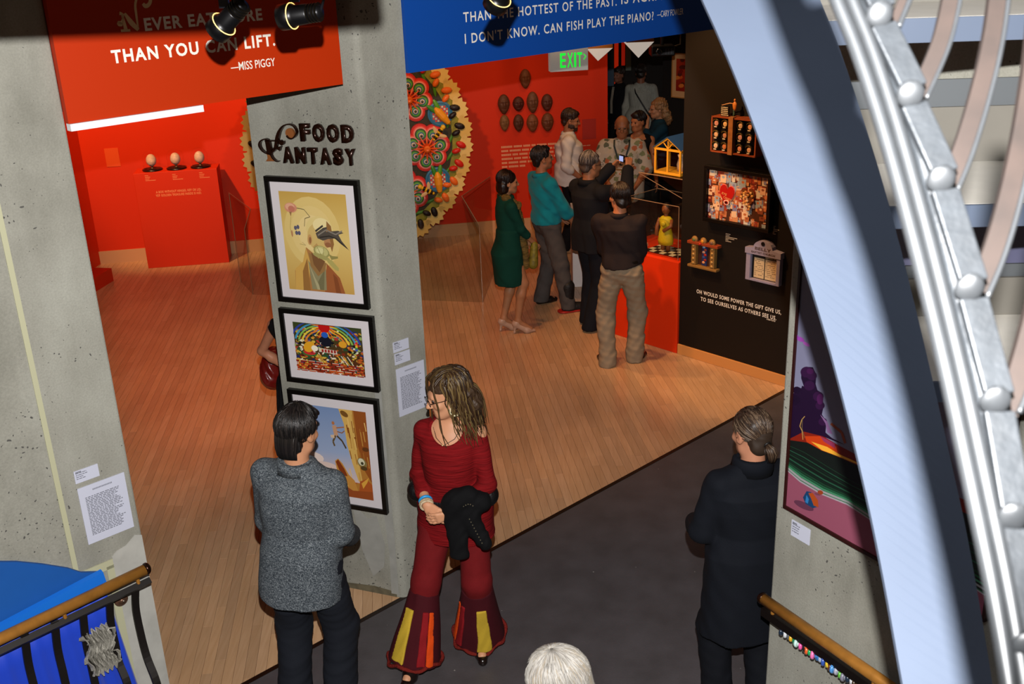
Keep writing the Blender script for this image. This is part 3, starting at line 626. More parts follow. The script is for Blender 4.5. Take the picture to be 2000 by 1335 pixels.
spotlamp('track spotlight at the right end of the red banner', 578, 30, 3.7, (-.85, .3, -.1), 2)
spotlamp('track spotlight half cut off in front of the blue banner', 978, -10, 3.7, (-.3, .4, -.5), 2)
# ================================================================ handrails and the left corner
BRASS = mat('#a8722f', .38, metal=.35, var=.15, vscale=20, bump=.05, bscale=200); IRON = mat('#17120f', .5, metal=.3)
hrail = tag(empty('handrail', M=MW), 'bronze tube handrail with curved iron balusters beside the left slab', 'handrail')
tR = .12
def inWt(u, v): p = onpl(u, v, C0 - E2 * tR, E2) - C0; return float(p @ E1), float(p[2])
a0, a1 = inWt(283, 1112), inWt(0, 1247); sl_ = (a1[1] - a0[1]) / (a1[0] - a0[0]); far_s = -3.4; zf = a0[1] + sl_ * (far_s - a0[0])
MB().tube([(a0[0], -tR, a0[1]), (far_s, -tR, zf)], .0265, 20).build('rail', BRASS, hrail, smooth=True)
MB().ball((a0[0] + .008, -tR, a0[1] + .002), (.02, .03, .03), 16).build('end_cap', mat('#2a150b', .25, metal=.7), hrail, smooth=True)
b0, b1 = inWt(293, 1133), inWt(0, 1272); sb = (b1[1] - b0[1]) / (b1[0] - b0[0])
MB().tube([(b0[0], -tR, b0[1]), (far_s, -tR, b0[1] + sb * (far_s - b0[0]))], .021, 4).build('lower_bar', IRON, hrail)
for k, s_ in enumerate((-1.6, -1.95, -2.3)):
    MB().tube([(s_, -tR, b0[1] + sb * (s_ - b0[0])), (s_, -tR, a0[1] + sl_ * (s_ - a0[0]))], .009, 8).build('bracket', BRASS, hrail)
def balu(pts):
    s0 = inWt(*pts[0])[0]; P = []
    for u, v in pts:
        p = onpl(u, v, C0 + E1 * s0, E1) - C0; P.append((s0, min(float(p @ E2), -.07), float(p[2])))
    d = P[-1]; e = P[-2]; P += [(s0, d[1] - .01, d[2] - .15), (s0, d[1] + .05, d[2] - .4), (s0, -.12, .012)]
    P = smooth_path(P, 5); prof = [(-.017, -.006), (.017, -.006), (.017, .006), (-.017, .006)]
    MB().sweep(P, prof, (1, 0, 0)).build('baluster', IRON, hrail)
c_ = lambda pts: [(x / 2.752, 850 + y / 2.752) for x, y in pts]
balu(c_([(728, 810), (722, 920), (742, 1050), (790, 1190), (842, 1325)])); balu(c_([(588, 870), (582, 990), (600, 1110), (640, 1220), (682, 1325)]))
balu(c_([(444, 935), (440, 1080), (452, 1200), (490, 1325)])); balu(c_([(294, 1000), (296, 1130), (311, 1240), (336, 1325)])); balu(c_([(132, 1070), (136, 1200), (156, 1325)]))
for s_ in (-2.35, -2.5, -2.65): MB().sweep(smooth_path([(s_, -.12, .9), (s_, -.12, .7), (s_, -.2, .4), (s_, -.12, .012)]), [(-.017, -.006), (.017, -.006), (.017, .006), (-.017, .006)], (1, 0, 0)).build('baluster', IRON, hrail)
rs = inW(235, 1169)
o = tag(empty('wall_rosette', M=MW @ Matrix.Translation((rs[0], -.0045, rs[1])) @ Matrix.Rotation(R_(90), 4, 'X')), 'round brown metal rosette on the slab behind the left handrail', 'rosette')
MB().lathe([(.034, 0), (.034, .006), (.028, .011), (.012, .014), (.012, .02), (0, .022)], 28).build('plate', mat('#6b4d3c', .4, metal=.5), o, smooth=True)
MB().ball((.004, 0, .022), .006, 10).build('screw', mat('#8f8478', .3, metal=.8), o, smooth=True)
# blue cloth covered panel below the slab
BL1, BL2 = mat('#0a4d97', .6, var=.05), mat('#0b66c8', .55)
o = tag(empty('blue_covered_panel', M=MW), 'bright blue cloth panel with a rounded top behind the left handrail', 'panel')
pp = [inW(u, v) for u, v in ((192, 1112), (155, 1113), (130, 1105), (80, 1097), (30, 1092), (-30, 1092), (-140, 1100), (-140, 1500), (229, 1350))]
MB().prism([(x, z) for x, z in pp], .013, .03, M=Matrix.Rotation(R_(90), 4, 'X')).build('backing', BL1, o)
r0, r1 = inW(193, 1117), inW(-60, 1251)
MB().sweep([(r0[0], -.05, r0[1]), (r1[0], -.05, r1[1])], [(-.03, -.02), (.035, -.02), (.04, .005), (.02, .022), (-.005, .028), (-.03, .02)], (0, 0, 1)).build('top_moulding', BL2, o, smooth=False)
mb = MB(); N = 70; rows = []
for j, f in enumerate((0, .2, .45, .75, 1.0)):
    for i in range(N + 1):
        q = i / N; s_ = r0[0] - .008 + q * (r1[0] - r0[0] + .0); zt = r0[1] + q * (r1[1] - r0[1]) - .02; z = zt + (.02 - zt) * f
        mb.v.append((s_ + (1 - q) * f * .10, -.05 - .012 * f * math.sin(i * .8) - .012 * f * math.sin(i * .33 + 1), z))
for j in range(4):
    for i in range(N): a = j * (N + 1) + i; mb.f.append((a, a + 1, a + N + 2, a + N + 1)); mb.c.append(None)
d_ = mb.build('drape', mat('#0838b8', .55, sheen=.3), o, smooth=True); md = d_.modifiers.new('s', 'SOLIDIFY'); md.thickness = .004
# crumpled ribbed silver ornament behind the balusters
o = MB(); g0, g1 = inWt(168, 1248), inWt(238, 1302); rr = random.Random(5); nx_, nz_ = 36, 18
for j in range(nz_ + 1):
    for i in range(nx_ + 1):
        x = g0[0] + (g1[0] - g0[0]) * i / nx_; z = g1[1] + (g0[1] - g1[1]) * j / nz_; e = .012 * (rr.random() - .5)
        o.v.append((x + e * (i in (0, nx_)) * 2 + .012 * math.sin(j * .6), -.085 - .02 * math.sin(i * 1.05 + .25 * math.sin(j)) - .004 * rr.random(), z + e + .008 * math.sin(i * .9)))
for j in range(nz_):
    for i in range(nx_): a = j * (nx_ + 1) + i; o.f.append((a, a + 1, a + nx_ + 2, a + nx_ + 1)); o.c.append(None)
o = tag(o.build('ribbed_ornament', mat('#97948a', .45, metal=.15, bump=.5, bscale=150), M=MW), 'crumpled ribbed silvery scrap hung behind the left balusters', 'ornament'); md = o.modifiers.new('s', 'SOLIDIFY'); md.thickness = .006
# ---------------------------------------------------------------- right pier: handrail, garland, painting, card
def inR(u, v, off=0.0): p = onR(u, v, off) - np.array([edge[0], edge[1], 0]); return float(p @ FRd), float(p[2])
hr2 = tag(empty('handrail', M=MR), 'bronze tube handrail over a dark bar on the right pier', 'handrail')
oR = .085; inRt = lambda u, v: inR(u, v, oR)
a0, a1 = inRt(1491, 1169), inRt(1716, 1325); k_ = (a1[1] - a0[1]) / (a1[0] - a0[0]); zr = lambda x: a0[1] + k_ * (x - a0[0])
MB().tube([(a0[0], -oR, a0[1]), (1.14, -oR, zr(1.14))], .025, 20).build('rail', BRASS, hr2, smooth=True)
MB().ball((a0[0] - .006, -oR, a0[1]), (.02, .028, .028), 16).build('end_cap', mat('#2a150b', .25, metal=.7), hr2, smooth=True)
q0 = a0[0] + .0; dz = .06
MB().add([(q0, -oR - .012, zr(q0) - dz + .018), (1.14, -oR - .012, zr(1.14) - dz + .018), (1.14, -oR - .012, zr(1.14) - dz - .022), (q0, -oR - .012, zr(q0) - dz - .022), (q0, -oR + .012, zr(q0) - dz + .018), (1.14, -oR + .012, zr(1.14) - dz + .018), (1.14, -oR + .012, zr(1.14) - dz - .022), (q0, -oR + .012, zr(q0) - dz - .022)],
         [(0, 3, 2, 1), (4, 5, 6, 7), (0, 1, 5, 4), (1, 2, 6, 5), (2, 3, 7, 6), (3, 0, 4, 7)]).build('lower_bar', mat('#120b08', .4, metal=.3), hr2)
for x in (a0[0] + .06, a0[0] + .62): MB().tube([(x, -oR, zr(x)), (x, -oR, zr(x) - dz)], .009, 8).build('bracket', BRASS, hr2)
for x in (a0[0] + .3, a0[0] + .9): MB().tube([(x, -oR, zr(x) - dz), (x, -.001, zr(x) - dz)], .01, 8).build('wall_bracket', IRON, hr2)
gl_ = tag(empty('bead_garland', M=MR), 'string of colourful beads hanging along the right handrail bar', 'garland')
gx, i = a0[0] + .12, 0; rr = random.Random(9); pal = ['#1c2a3a', '#c8ccd0', '#3a2a1a', '#d0a020', '#0f7a55', '#b8d8d0', '#e0559a', '#201818', '#d85a28', '#1f9a58', '#e070a8', '#2a6aa8', '#9aa8c0', '#3050a0', '#d8b830', '#5a2a1a', '#4a8ac8', '#a0a0b0', '#58a838', '#7a7a88']
tor = {}
while gx < 1.12:
    c = pal[i % len(pal)] if i > 2 else ('#1c2a3a', '#c8ccd0', '#55585c')[i]; R0 = (.013, .017, .015)[i % 3]
    if (c, R0) not in tor:
        mb = MB(); vs = []; n, m = 12, 6
        for p in range(n):
            A = 2 * math.pi * p / n
            for q in range(m): B = 2 * math.pi * q / m; rad = R0 + .006 * math.cos(B); vs.append((.008 * math.sin(B), rad * math.cos(A), rad * math.sin(A)))
        mb.add(vs, [(p * m + q, ((p + 1) % n) * m + q, ((p + 1) % n) * m + (q + 1) % m, p * m + (q + 1) % m) for p in range(n) for q in range(m)]); ob = mb.build('bead', mat(c, .25, coat=.5), gl_, smooth=True); tor[(c, R0)] = ob.data
    else: ob = bpy.data.objects.new('bead', tor[(c, R0)]); COL.objects.link(ob); ob.parent = gl_
    ob.location = (gx, -oR - .006 + .01 * rr.random(), zr(gx) - dz - .036 - .006 * rr.random()); ob.rotation_euler = (0, 0, .7 + .9 * (rr.random() - .5)); gx += .0185; i += 1
MB().tube([(a0[0] + .10, -oR, zr(a0[0] + .1) - dz - .022), (1.12, -oR, zr(1.12) - dz - .03)], .002, 5).build('string', mat('#222222', .6), gl_)
# seascape painting
pa = tag(empty('painting', M=MR), 'large unglazed seascape painting with dark purple trees on the pier', 'painting')
l0 = inR(1530, 990, .03); x0 = l0[0]; z0 = l0[1]; x1, z1 = x0 + .98, z0 + 1.75; fr = mat('#2a0d0a', .35)
box('canvas', (x0 + .006, -.026, z0 + .006), (x1 - .006, -.001, z1 - .006), mat('#3a2a30', .6), pa)
for lo, hi in (((x0, z0), (x1, z0 + .014)), ((x0, z1 - .014), (x1, z1)), ((x0, z0), (x0 + .012, z1)), ((x1 - .012, z0), (x1, z1))): box('frame_bar', (lo[0], -.034, lo[1]), (hi[0], -.0005, hi[1]), fr, pa)
class ArtPx(Art):
    def __init__(s, f, y): s.f, s.y, s.n, s.mb = f, y, 0, MB()
    def poly(s, pts, col):
        s.n += 1; y = s.y - .00002 * s.n; q = [s.f(*p) for p in pts]
        q = [(min(max(a, x0 + .012), x1 - .012), min(max(b, z0 + .014), z1 - .014)) for a, b in q]; s.mb.add([(a, y, b) for a, b in q], [tuple(range(len(q)))], col)
g = ArtPx(lambda x, y: inR(1500 + x / 2.842, 640 + y / 2.842, .027), -.0265)
w0 = lambda fx, fz: (x0 + fx * (x1 - x0), z0 + fz * (z1 - z0))
def full(z_a, z_b, ca, cb):
    g.n += 1; (a, b), (c, d) = w0(0, z_a), w0(1, z_b); a += .012; c -= .012; y = g.y - .00002 * g.n; g.mb.add([(a, y, b), (c, y, b), (c, y, d), (a, y, d)], [(0, 1, 2, 3)], [ca, ca, cb, cb])
full(.12, .992, '#7f7f98', '#4a4c66'); full(.01, .16, '#8e4a60', '#864a58')
g.poly([(85, 720), (90, 640), (1500, 1240), (1500, 1700), (900, 1700), (90, 1100)], '#87485b')
g.poly([(90, 610), (130, 600), (200, 620), (390, 710), (600, 800), (900, 940), (1500, 1210), (1500, 1640), (700, 1150), (440, 975), (300, 920), (180, 850), (90, 780)], '#101512')
for i in range(13):
    f = i / 12; A = np.array([(90, 640), (200, 690), (330, 770), (480, 860), (1500, 1330)], float); B = np.array([(90, 780), (180, 850), (300, 920), (440, 975), (1500, 1640)], float); P = A + (B - A) * f
    g.line([tuple(p) for p in P], 3 + 9 * f, ('#173524', '#0c1712', '#1f4a35', '#0e2018')[i % 4] if f < .75 else ('#2f6a48', '#1e5236', '#3c7a58', '#8f8f90')[i % 4])
g.line([(90, 782), (180, 852), (300, 922), (440, 978), (1500, 1645)], 8, '#9c8f98')
g.poly([(120, 590), (200, 560), (290, 590), (390, 650), (600, 760), (1500, 1130), (1500, 1215), (390, 715), (215, 635), (120, 620)], '#7a1c0c'); g.poly([(205, 600), (290, 600), (380, 660), (390, 712), (300, 680), (215, 632)], '#b8380e'); g.poly([(240, 630), (330, 660), (395, 700), (900, 925), (390, 712), (300, 678)], '#e0a030'); g.poly([(290, 600), (370, 640), (375, 670), (310, 630)], '#8a3050')
g.poly([(120, 610), (130, 360), (165, 325), (185, 335), (190, 320), (200, 325), (185, 280), (185, 230), (215, 215), (250, 218), (270, 260), (265, 310), (275, 345), (300, 360), (310, 430), (300, 480), (325, 520), (320, 580), (355, 610), (430, 650), (300, 600), (200, 575)], '#1c0a26')
for x, y, r in ((160, 345, 22), (215, 245, 34), (245, 265, 28), (280, 380, 30), (305, 520, 24), (150, 400, 30), (230, 320, 30), (290, 430, 26)): g.ell(x, y, r, r * .9, '#2c1034' if x > 210 else '#180822')
g.ell(290, 395, 18, 30, '#451848'); g.ell(235, 240, 20, 16, '#3c1440')
g.poly([(290, 480), (330, 520), (360, 590), (330, 580), (320, 530)], '#7d5a86'); g.line([(350, 530), (410, 580), (430, 640)], 14, '#93482a')
g.line([(195, 620), (190, 570), (178, 545), (188, 510), (205, 490)], 4, '#b08a4a'); g.line([(205, 610), (190, 560), (192, 500)], 3, '#6d5a38')
g.ell(180, 62, 26, 12, '#8c3f9a', 25); g.ell(215, 90, 22, 9, '#a050a8', 30); g.ell(160, 50, 10, 14, '#7d3a90'); g.ell(500, 40, 60, 20, '#7a4a92', 25)
g.ell(200, 985, 60, 18, '#5a3044', 25); g.poly([(195, 940), (215, 905), (240, 910), (270, 950), (282, 990), (250, 1000), (210, 975)], '#17395e'); g.poly([(225, 915), (250, 915), (278, 955), (282, 995), (255, 985), (240, 945)], '#a04418'); g.poly([(215, 925), (228, 950), (222, 975), (208, 965)], '#2a70a8'); g.ell(292, 912, 16, 12, '#8a3a1c', 20); g.ell(275, 922, 16, 5, '#6a3a48', 20)
g.mb.build('print', print_mat(.35, .4), pa)['kind'] = 'stuff'
card('small white caption card on the right pier below the seascape', lambda u, v: inR(u, v, .002), MR, (1547, 1015), (1583, 1033), (1545, 1045), 4, seed=11)
# ================================================================ art on the black wall
def inK(u, v, off=0.0): p = onpl(u, v, st(4.235 - off, 0), E1) - st(4.235, 0); return float(p @ -E2), float(p[2])
def K5(x, y, off=0.0): return inK(1330 + x / 3.178, 220 + y / 3.178, off)
WOODB = mat('#8a3f1c', .5, var=.15, vscale=20); GOLD = mat('#b98a3a', .4, metal=.3)
def K10(x, y, off=0.0): return inK(1370 + x / 10.27, 180 + y / 10.27, off)
# twelve porthole box
D = .12
b = tag(empty('porthole_box', M=MK), 'wooden wall box with twelve round portholes and a figurine on top', 'artwork')
TLx, TLz = K10(195, 490, D); TRx, TRz = K10(1105, 545, D); BLx, BLz = K10(180, 1195, D); BRx, BRz = K10(1085, 1310, D)
X0, X1, Z0, Z1 = (TLx + BLx) / 2, (TRx + BRx) / 2, (BLz + BRz) / 2, (TLz + TRz) / 2; fw = .012
for nm, lo, hi in (('side_board', (X0, Z0), (X0 + fw, Z1)), ('side_board', (X1 - fw, Z0), (X1, Z1)), ('top_board', (X0, Z1 - fw), (X1, Z1)), ('bottom_board', (X0, Z0), (X1, Z0 + fw))): box(nm, (lo[0], -D, lo[1]), (hi[0], -.001, hi[1]), WOODB, b)
box('back_board', (X0 + fw, -D + .035, Z0 + fw), (X1 - fw, -D + .045, Z1 - fw), mat('#070605', .5), b)
cxm = (K10(590, 900, D)[0]); box('centre_post', (cxm - .022, -D - .012, Z0 - .004), (cxm + .022, -D + .035, Z1 + .006), mat('#9a6436', .5, var=.2, vscale=30), b)
rr = random.Random(4); W_ = X1 - X0; H_ = Z1 - Z0; face = ['#c98b78', '#d8b078', '#c8a078', '#d89a70', '#cfa070', '#b88060', '#c89080', '#d8a088', '#d0a880', '#c0703c', '#cc8866', '#d4a27c']
Rx = Matrix.Rotation(R_(90), 4, 'X'); q = 0; pr = .0345
for r in range(3):
    for c in range(4):
        x = X0 + W_ * (.105, .30, .64, .845)[c]; z = Z1 - H_ * (.19 + .31 * r); P = b
        jar = MB().lathe([(pr, 0), (pr, .028), (pr * .93, .034), (pr * .86, .03), (pr * .84, .022), (0, .02)], 20, M=Matrix.Translation((x, -D + .034, z)) @ Rx).build('porthole', mat('#241c0a', .35, metal=.3), b, smooth=True)
        MB().lathe([(pr * .66, 0), (pr * .66, .006), (0, .009)], 16, M=Matrix.Translation((x, -D + .0138, z - .001)) @ Rx, sx=.82).build('portrait', mat(face[q], .5, var=.2, vscale=60), jar)
        mb = MB(); pts = [(x + pr * .9 * math.cos(t), -D - .002, z + pr * .9 * math.sin(t)) for t in [R_(35 + 11 * i) for i in range(11)]]; mb.tube(pts, .0025, 5).build('gilt_rim', mat('#7a6420', .35, metal=.4), jar)
        box('name_tag', (x - .013, -D - .003, z - pr * .98), (x + .013, -D - .001, z - pr * .78), mat('#d8c8a8', .6), jar); q += 1
sx0, sz0 = K10(390, 550, D * .7); sx1, sz1 = K10(552, 285, D * .7)
sg = box('sign_board', (sx0, -D * .75, Z1), (sx1, -D * .62, sz1), mat('#141008', .6), b)
mb = MB(); y = -D * .75 - .0006
for i in range(5):
    z = sz1 - (i + .75) * (sz1 - Z1) / 5.4; x = sx0 + .004
    while x < sx1 - .008: l = .004 + .008 * rr.random(); mb.add([(x, y, z - .003), (x + l, y, z - .003), (x + l, y, z + .0035 + .003 * rr.random()), (x, y, z + .004)], [(0, 1, 2, 3)]); x += l + .002
mb.build('print', mat('#d8c8a8', .6), sg)['kind'] = 'stuff'
fx = K10(655, 400, D * .6)[0]; f = MB().lathe([(.0, 0), (.012, 0), (.009, .03), (.008, .05), (.010, .055)], 10, M=Matrix.Translation((fx, -D * .6, Z1))).build('figurine_legs', mat('#3f5a4a', .6), b, smooth=True)
hz = K10(680, 90, D * .6)[1] - Z1
mb = MB(); mb.lathe([(.009, .05), (.016, .07), (.021, .095), (.02, .11), (.008, .122), (.006, .125)], 12, M=Matrix.Translation((fx + .004, -D * .6, Z1)), sy=.6); mb.build('figurine_torso', mat('#c9792e', .5), b, smooth=True)
MB().ball((fx + .004, -D * .6, Z1 + .135), (.009, .009, .012), 10).build('figurine_head', mat('#c9792e', .5), b, smooth=True)
MB().tube([(fx - .008, -D * .6, Z1 + .105), (fx - .04, -D * .65, Z1 + .108), (sx0 + .005, -D * .7, sz1 + .004)], .004, 6).build('figurine_arm', mat('#d09a68', .5), b, smooth=True)
# EYE CANDY shadow box
X0, zT = K5(150, 335, .06); X1, zT2 = K5(568, 375, .06); _, zB = K5(150, 672, .06); _, zB2 = K5(555, 745, .06); Z1, Z0 = (zT + zT2) / 2, (zB + zB2) / 2
def art_crowd(a):
    r = random.Random(8); a.grad(0, 1, '#5d3420', '#4a2a1c')
    pal = ['#c98a5a', '#d8a884', '#8a4a30', '#b5683a', '#7d7a94', '#e0b890', '#a03c28', '#c87a50', '#94a0a8', '#6d2a1c', '#d0c0a8']
    for i in range(230):
        x, y = r.random(), r.random(); w, h = .02 + .035 * r.random(), .03 + .06 * r.random(); c = r.choice(pal); t = (r.random() - .5) * .4
        a.poly([(x - w, y - h), (x + w, y - h + t * .1), (x + w * .9, y + h), (x - w * .9, y + h)], c); a.ell(x, y - h * .4, w * .5, h * .35, r.choice(pal), 0, 8)
e = framed('black shadow box with a red heart and a heart of small faces', MK, X0, X1, Z0, Z1, (X0 + .035, X1 - .035, Z0 + .03, Z1 - .03), art_crowd, fw=.03, depth=.075, name='shadow_box', matcol=mat('#1a0e0a', .6), sink=.03)
def heart(n=28, w=1.0, h=1.0):
    out = []
    for i in range(n):
        t = 2 * math.pi * i / n; out.append((16 * math.sin(t) ** 3 / 32 * w, (13 * math.cos(t) - 5 * math.cos(2 * t) - 2 * math.cos(3 * t) - math.cos(4 * t) + 2.5) / 29 * h))
    return out
h1 = K5(282, 518, .06); h2 = K5(414, 538, .06); hw, hh = .145, .185
def put_heart(cx, cz, w, h, m, m2, rot):
    M = Matrix.Translation((cx - X0, -.046, cz - Z0)) @ Matrix.Rotation(R_(90), 4, 'X') @ Matrix.Rotation(R_(rot), 4, 'Z')
    o = MB().prism(heart(28, w, h), 0, .016, M=M).build('heart', m, e); MB().prism(heart(28, w * 1.07, h * 1.07), 0, .010, M=M).build('heart_rim', m2, o); return o, M
o1, M1 = put_heart(h1[0], h1[1], hw, hh, mat('#b01812', .35), mat('#d06858', .4), -6)
for t, x, z, w in (('EYE', -.045, .015, .05), ('CANDY', -.028, -.018, .085)):
    me = fit_text('lettering', t, w, .02, mat('#e8a060', .5), 0, 0, 0, o1, .01); me['kind'] = 'stuff'; me.matrix_basis = Matrix.Translation((h1[0] - X0 + x, -.0655, h1[1] - Z0 + z)) @ Matrix.Rotation(R_(14), 4, 'Y')
for r_, c in ((.022, '#e8c8b0'), (.015, '#a01c14'), (.008, '#0a0605')): MB().lathe([(r_, 0), (r_, .003), (0, .004)], 16, M=Matrix.Translation((h1[0] - X0 + .004, -.0625 - .002 * (.022 - r_) / .007, h1[1] - Z0 - .052)) @ Rx, sx=1.3).build('eye_motif', mat(c, .4), o1)
o2, M2 = put_heart(h2[0], h2[1], hw * .95, hh, mat('#6a3a1a', .5), mat('#9a2a18', .4), 4)
r = random.Random(3)
for i in range(60):
    x, z = (r.random() - .5) * hw * .9, (r.random() - .5) * hh * .95
    if abs(x) < hw * .42 * (1 - max(0, -z / hh) * 1.7) and z < hh * .36: MB().lathe([(.011, 0), (.011, .006), (0, .010)], 10, M=M2 @ Matrix.Translation((x, z, .016 + .0006 * (i % 7)))).build('small_face', mat(r.choice(('#d8a050', '#c88a48', '#e0b878', '#a8683a', '#c07040', '#d8b08a')), .5), o2)
# small gold shrine
x0s, zs0 = K5(42, 965, .05); x1s, _ = K5(222, 965, .05); _, zs1 = K5(50, 790, .05); zs0 = (K5(42, 955, .05)[1] + K5(222, 985, .05)[1]) / 2; zs1 = (K5(60, 800, .05)[1] + K5(220, 825, .05)[1]) / 2
s_ = tag(empty('folk_shrine', M=MK), 'small gilded shrine with three scallops and a blue-red centre panel', 'artwork'); w = x1s - x0s
GF = mat('#8f6a34', .45, metal=.2, bump=.6, bscale=180); 
box('base_ledge', (x0s, -.06, zs0), (x1s, -.001, zs0 + .022), GF, s_, bevel=.004); box('lintel', (x0s - .005, -.065, zs1 - .02), (x1s + .01, -.001, zs1 + .006), mat('#8a3a1c', .4), s_, bevel=.004)
for fx_ in (.18, .82): box('post', (x0s + w * fx_ - .024, -.05, zs0 + .022), (x0s + w * fx_ + .024, -.001, zs1 - .02), GF, s_, bevel=.006)
for k in range(3): 
    cc = (x0s + w * (.2 + .3 * k), -.04, zs1 + .02); sc_ = MB().ball(cc, (.033, .02, .033), 16).build('scallop', GF, s_, smooth=True); MB().ball((cc[0], -.058, cc[2]), (.016, .008, .016), 12).build('boss', mat(('#5a6a3a', '#d08a28', '#6a4a3a')[k], .3), sc_, smooth=True)
MB().ball((x0s + w * .45, -.068, zs1 - .004), .012, 12).build('red_boss', mat('#a81c10', .3), s_, smooth=True)
for k in range(5):
    for fx_ in (.18, .82): MB().ball((x0s + w * fx_, -.05, zs0 + .04 + k * (zs1 - zs0 - .06) / 4.4), (.014, .008, .012), 10).build('swirl', mat('#b08a4c', .4, metal=.2), s_, smooth=True)
box('niche_back', (x0s + w * .18, -.012, zs0 + .02), (x0s + w * .82, -.001, zs1 - .02), mat('#3a1c10', .6), s_)
mb = MB(); gx = x0s + w * .5; mb.box((gx - .026, -.022, zs0 + .024), (gx + .026, -.013, zs1 - .024), '#23305c')
for i, c in enumerate(('#8fb0c8', '#b04a2a', '#d8a888', '#a82a20', '#3a4a80', '#8a2a1c', '#d09060')): mb.ball((gx + (.008 if i % 2 else -.008), -.022, zs1 - .04 - i * (zs1 - zs0 - .07) / 7), (.016, .006, .012), 10, c)
mb.build('painted_panel', print_mat(.4, .3), s_)['kind'] = 'stuff'
# church notice board
D = .05; xa = (K5(402, 1035, D)[0] + K5(402, 830, D)[0]) / 2; xb = (K5(612, 1080, D)[0] + K5(612, 870, D)[0]) / 2; za = (K5(402, 1035, D)[1] + K5(612, 1080, D)[1]) / 2; zb = (K5(402, 870, D)[1] + K5(612, 905, D)[1]) / 2; zc_ = K5(515, 795, D)[1]; w = xb - xa
nb = tag(empty('church_notice_board', M=MK), 'lavender-grey miniature church notice board with an arched top', 'artwork'); LAV = mat('#8d879c', .5, var=.06, vscale=40)
for nm, lo, hi in (('frame_bar', (xa, za), (xa + w * .13, zb)), ('frame_bar', (xb - w * .1, za), (xb, zb)), ('frame_bar', (xa + w * .13, za), (xb - w * .1, za + .02))): box(nm, (lo[0], -D, lo[1]), (hi[0], -.001, hi[1]), LAV, nb, bevel=.003)
arch = [(xa - .008, zb)] + [(xa - .008, zb + .05)] + [(xa + w * .22, zb + .062)] + [(xa + w * (.5 - .28 * math.cos(R_(a))), zb + .062 + (zc_ - zb - .062) * math.sin(R_(a))) for a in range(0, 181, 20)] + [(xb + .008, zb + .05), (xb + .008, zb)]
MB().prism(arch, .001, D + .008, M=Rx).build('arched_header', LAV, nb); 
for t, a, bb, z, h in (('BELLY', .27, .74, zb + .045, .026), ('BAPTIST CHURCH', .17, .86, zb + .014, .017)): fit_text('lettering', t, w * (bb - a), h, mat('#4a3420', .6), xa + w * a, z, -D - .0095, nb, .02)['kind'] = 'stuff'
MB().lathe([(.018, 0), (.018, .004), (0, .006)], 14, M=Matrix.Translation((xa + w * .5, -D - .008, zc_ - .026)) @ Rx).build('black_heart', mat('#0a0808', .4), nb)
box('notice_back', (xa + w * .12, -.02, za + .018), (xb - w * .09, -.005, zb), mat('#140f0c', .6), nb)
for k, (l, rr_) in enumerate(((.2, .5), (.53, .86))):
    pg = box('notice_page', (xa + w * l, -.024, za + .028), (xa + w * rr_, -.0205, zb - .035), mat('#c8b088', .7), nb); mb = MB(); r = random.Random(k)
    for i in range(9):
        z = zb - .05 - i * .017; x = xa + w * l + .006
        while x < xa + w * rr_ - .014: ll = .006 + .012 * r.random(); (r.random() < .7) and mb.add([(x, -.0246, z), (x + ll, -.0246, z), (x + ll, -.0246, z + .004), (x, -.0246, z + .004)], [(0, 1, 2, 3)]); x += ll + .004
    mb.build('print', mat('#4a3a2a', .7), pg)['kind'] = 'stuff'
fit_text('lettering', 'SERMON', w * .33, .016, mat('#c8b088', .6), xa + w * .52, zb - .028, -.0212, nb, .01)['kind'] = 'stuff'
# quotation and tiny captions
qt = tag(empty('wall_quotation', M=MK), 'white quotation about seeing ourselves lettered on the black wall', 'lettering')
for t, a, bb, h in (('OH WOULD SOME POWER THE GIFT GIVE US,', (97, 1122), (622, 1246), 24), ('TO SEE OURSELVES AS OTHERS SEE US.', (122, 1168), (592, 1283), 24), ('ROBERT BURNS', (532, 1284), (586, 1297), 9)):
    line_on(lambda u, v: inK(1330 + u / 3.178, 220 + v / 3.178), t, a, bb, h, WHT, qt, -.001, .02, 1.15)['kind'] = 'stuff'
for lab, x, y in (('tiny white wall caption left of the church notice board', 278, 752), ('tiny yellowish wall caption below the shadow box corner', 572, 705)):
    c = inK(1330 + x / 3.178, 220 + y / 3.178); mb = MB(); r = random.Random(x)
    for i in range(6): l = (.05, .04, .12, .09, .03, .06)[i] * (1 if x < 400 else .5); mb.add([(c[0], -.001, c[1] - .013 * i), (c[0] + l, -.001, c[1] - .013 * i), (c[0] + l, -.001, c[1] - .013 * i + .006), (c[0], -.001, c[1] - .013 * i + .006)], [(0, 1, 2, 3)])
    o = mb.build('wall_caption', mat('#a89c88', .7), M=MK); tag(o, lab, 'label', kind='stuff')
# ---------------------------------------------------------------- orange counter, case, doll, house lantern
ORG = mat('#d63208', .5, spec=.3)
MC = frame(st(4.215, 1.22), -E2)     # local x = towards the black wall
ct = tag(box('display_counter', (-.80, 0, 0), (-.004, .62, .885), ORG, M=MC, bevel=.004), 'bright orange display counter beside the black wall', 'counter')
AC = glass_mat('#f2f6f6')
cs = tag(empty('acrylic_case', M=MC), 'clear acrylic display case on the orange counter', 'display case'); x0_, x1_, y0_, y1_, zt = -.66, -.05, .05, .5, 1.385; t_ = .006
for nm, lo, hi in (('pane', (x0_, y0_, .887), (x1_, y0_ + t_, zt)), ('pane', (x0_, y1_ - t_, .887), (x1_, y1_, zt)), ('pane', (x0_, y0_ + t_, .887), (x0_ + t_, y1_ - t_, zt)), ('pane', (x1_ - t_, y0_ + t_, .887), (x1_, y1_ - t_, zt)), ('lid', (x0_, y0_, zt), (x1_, y1_, zt + t_))): box(nm, lo, hi, AC, cs)
EDG = mat('#94765c', .15, spec=.8)  # opaque tubes in this tone paint the highlights along acrylic edges
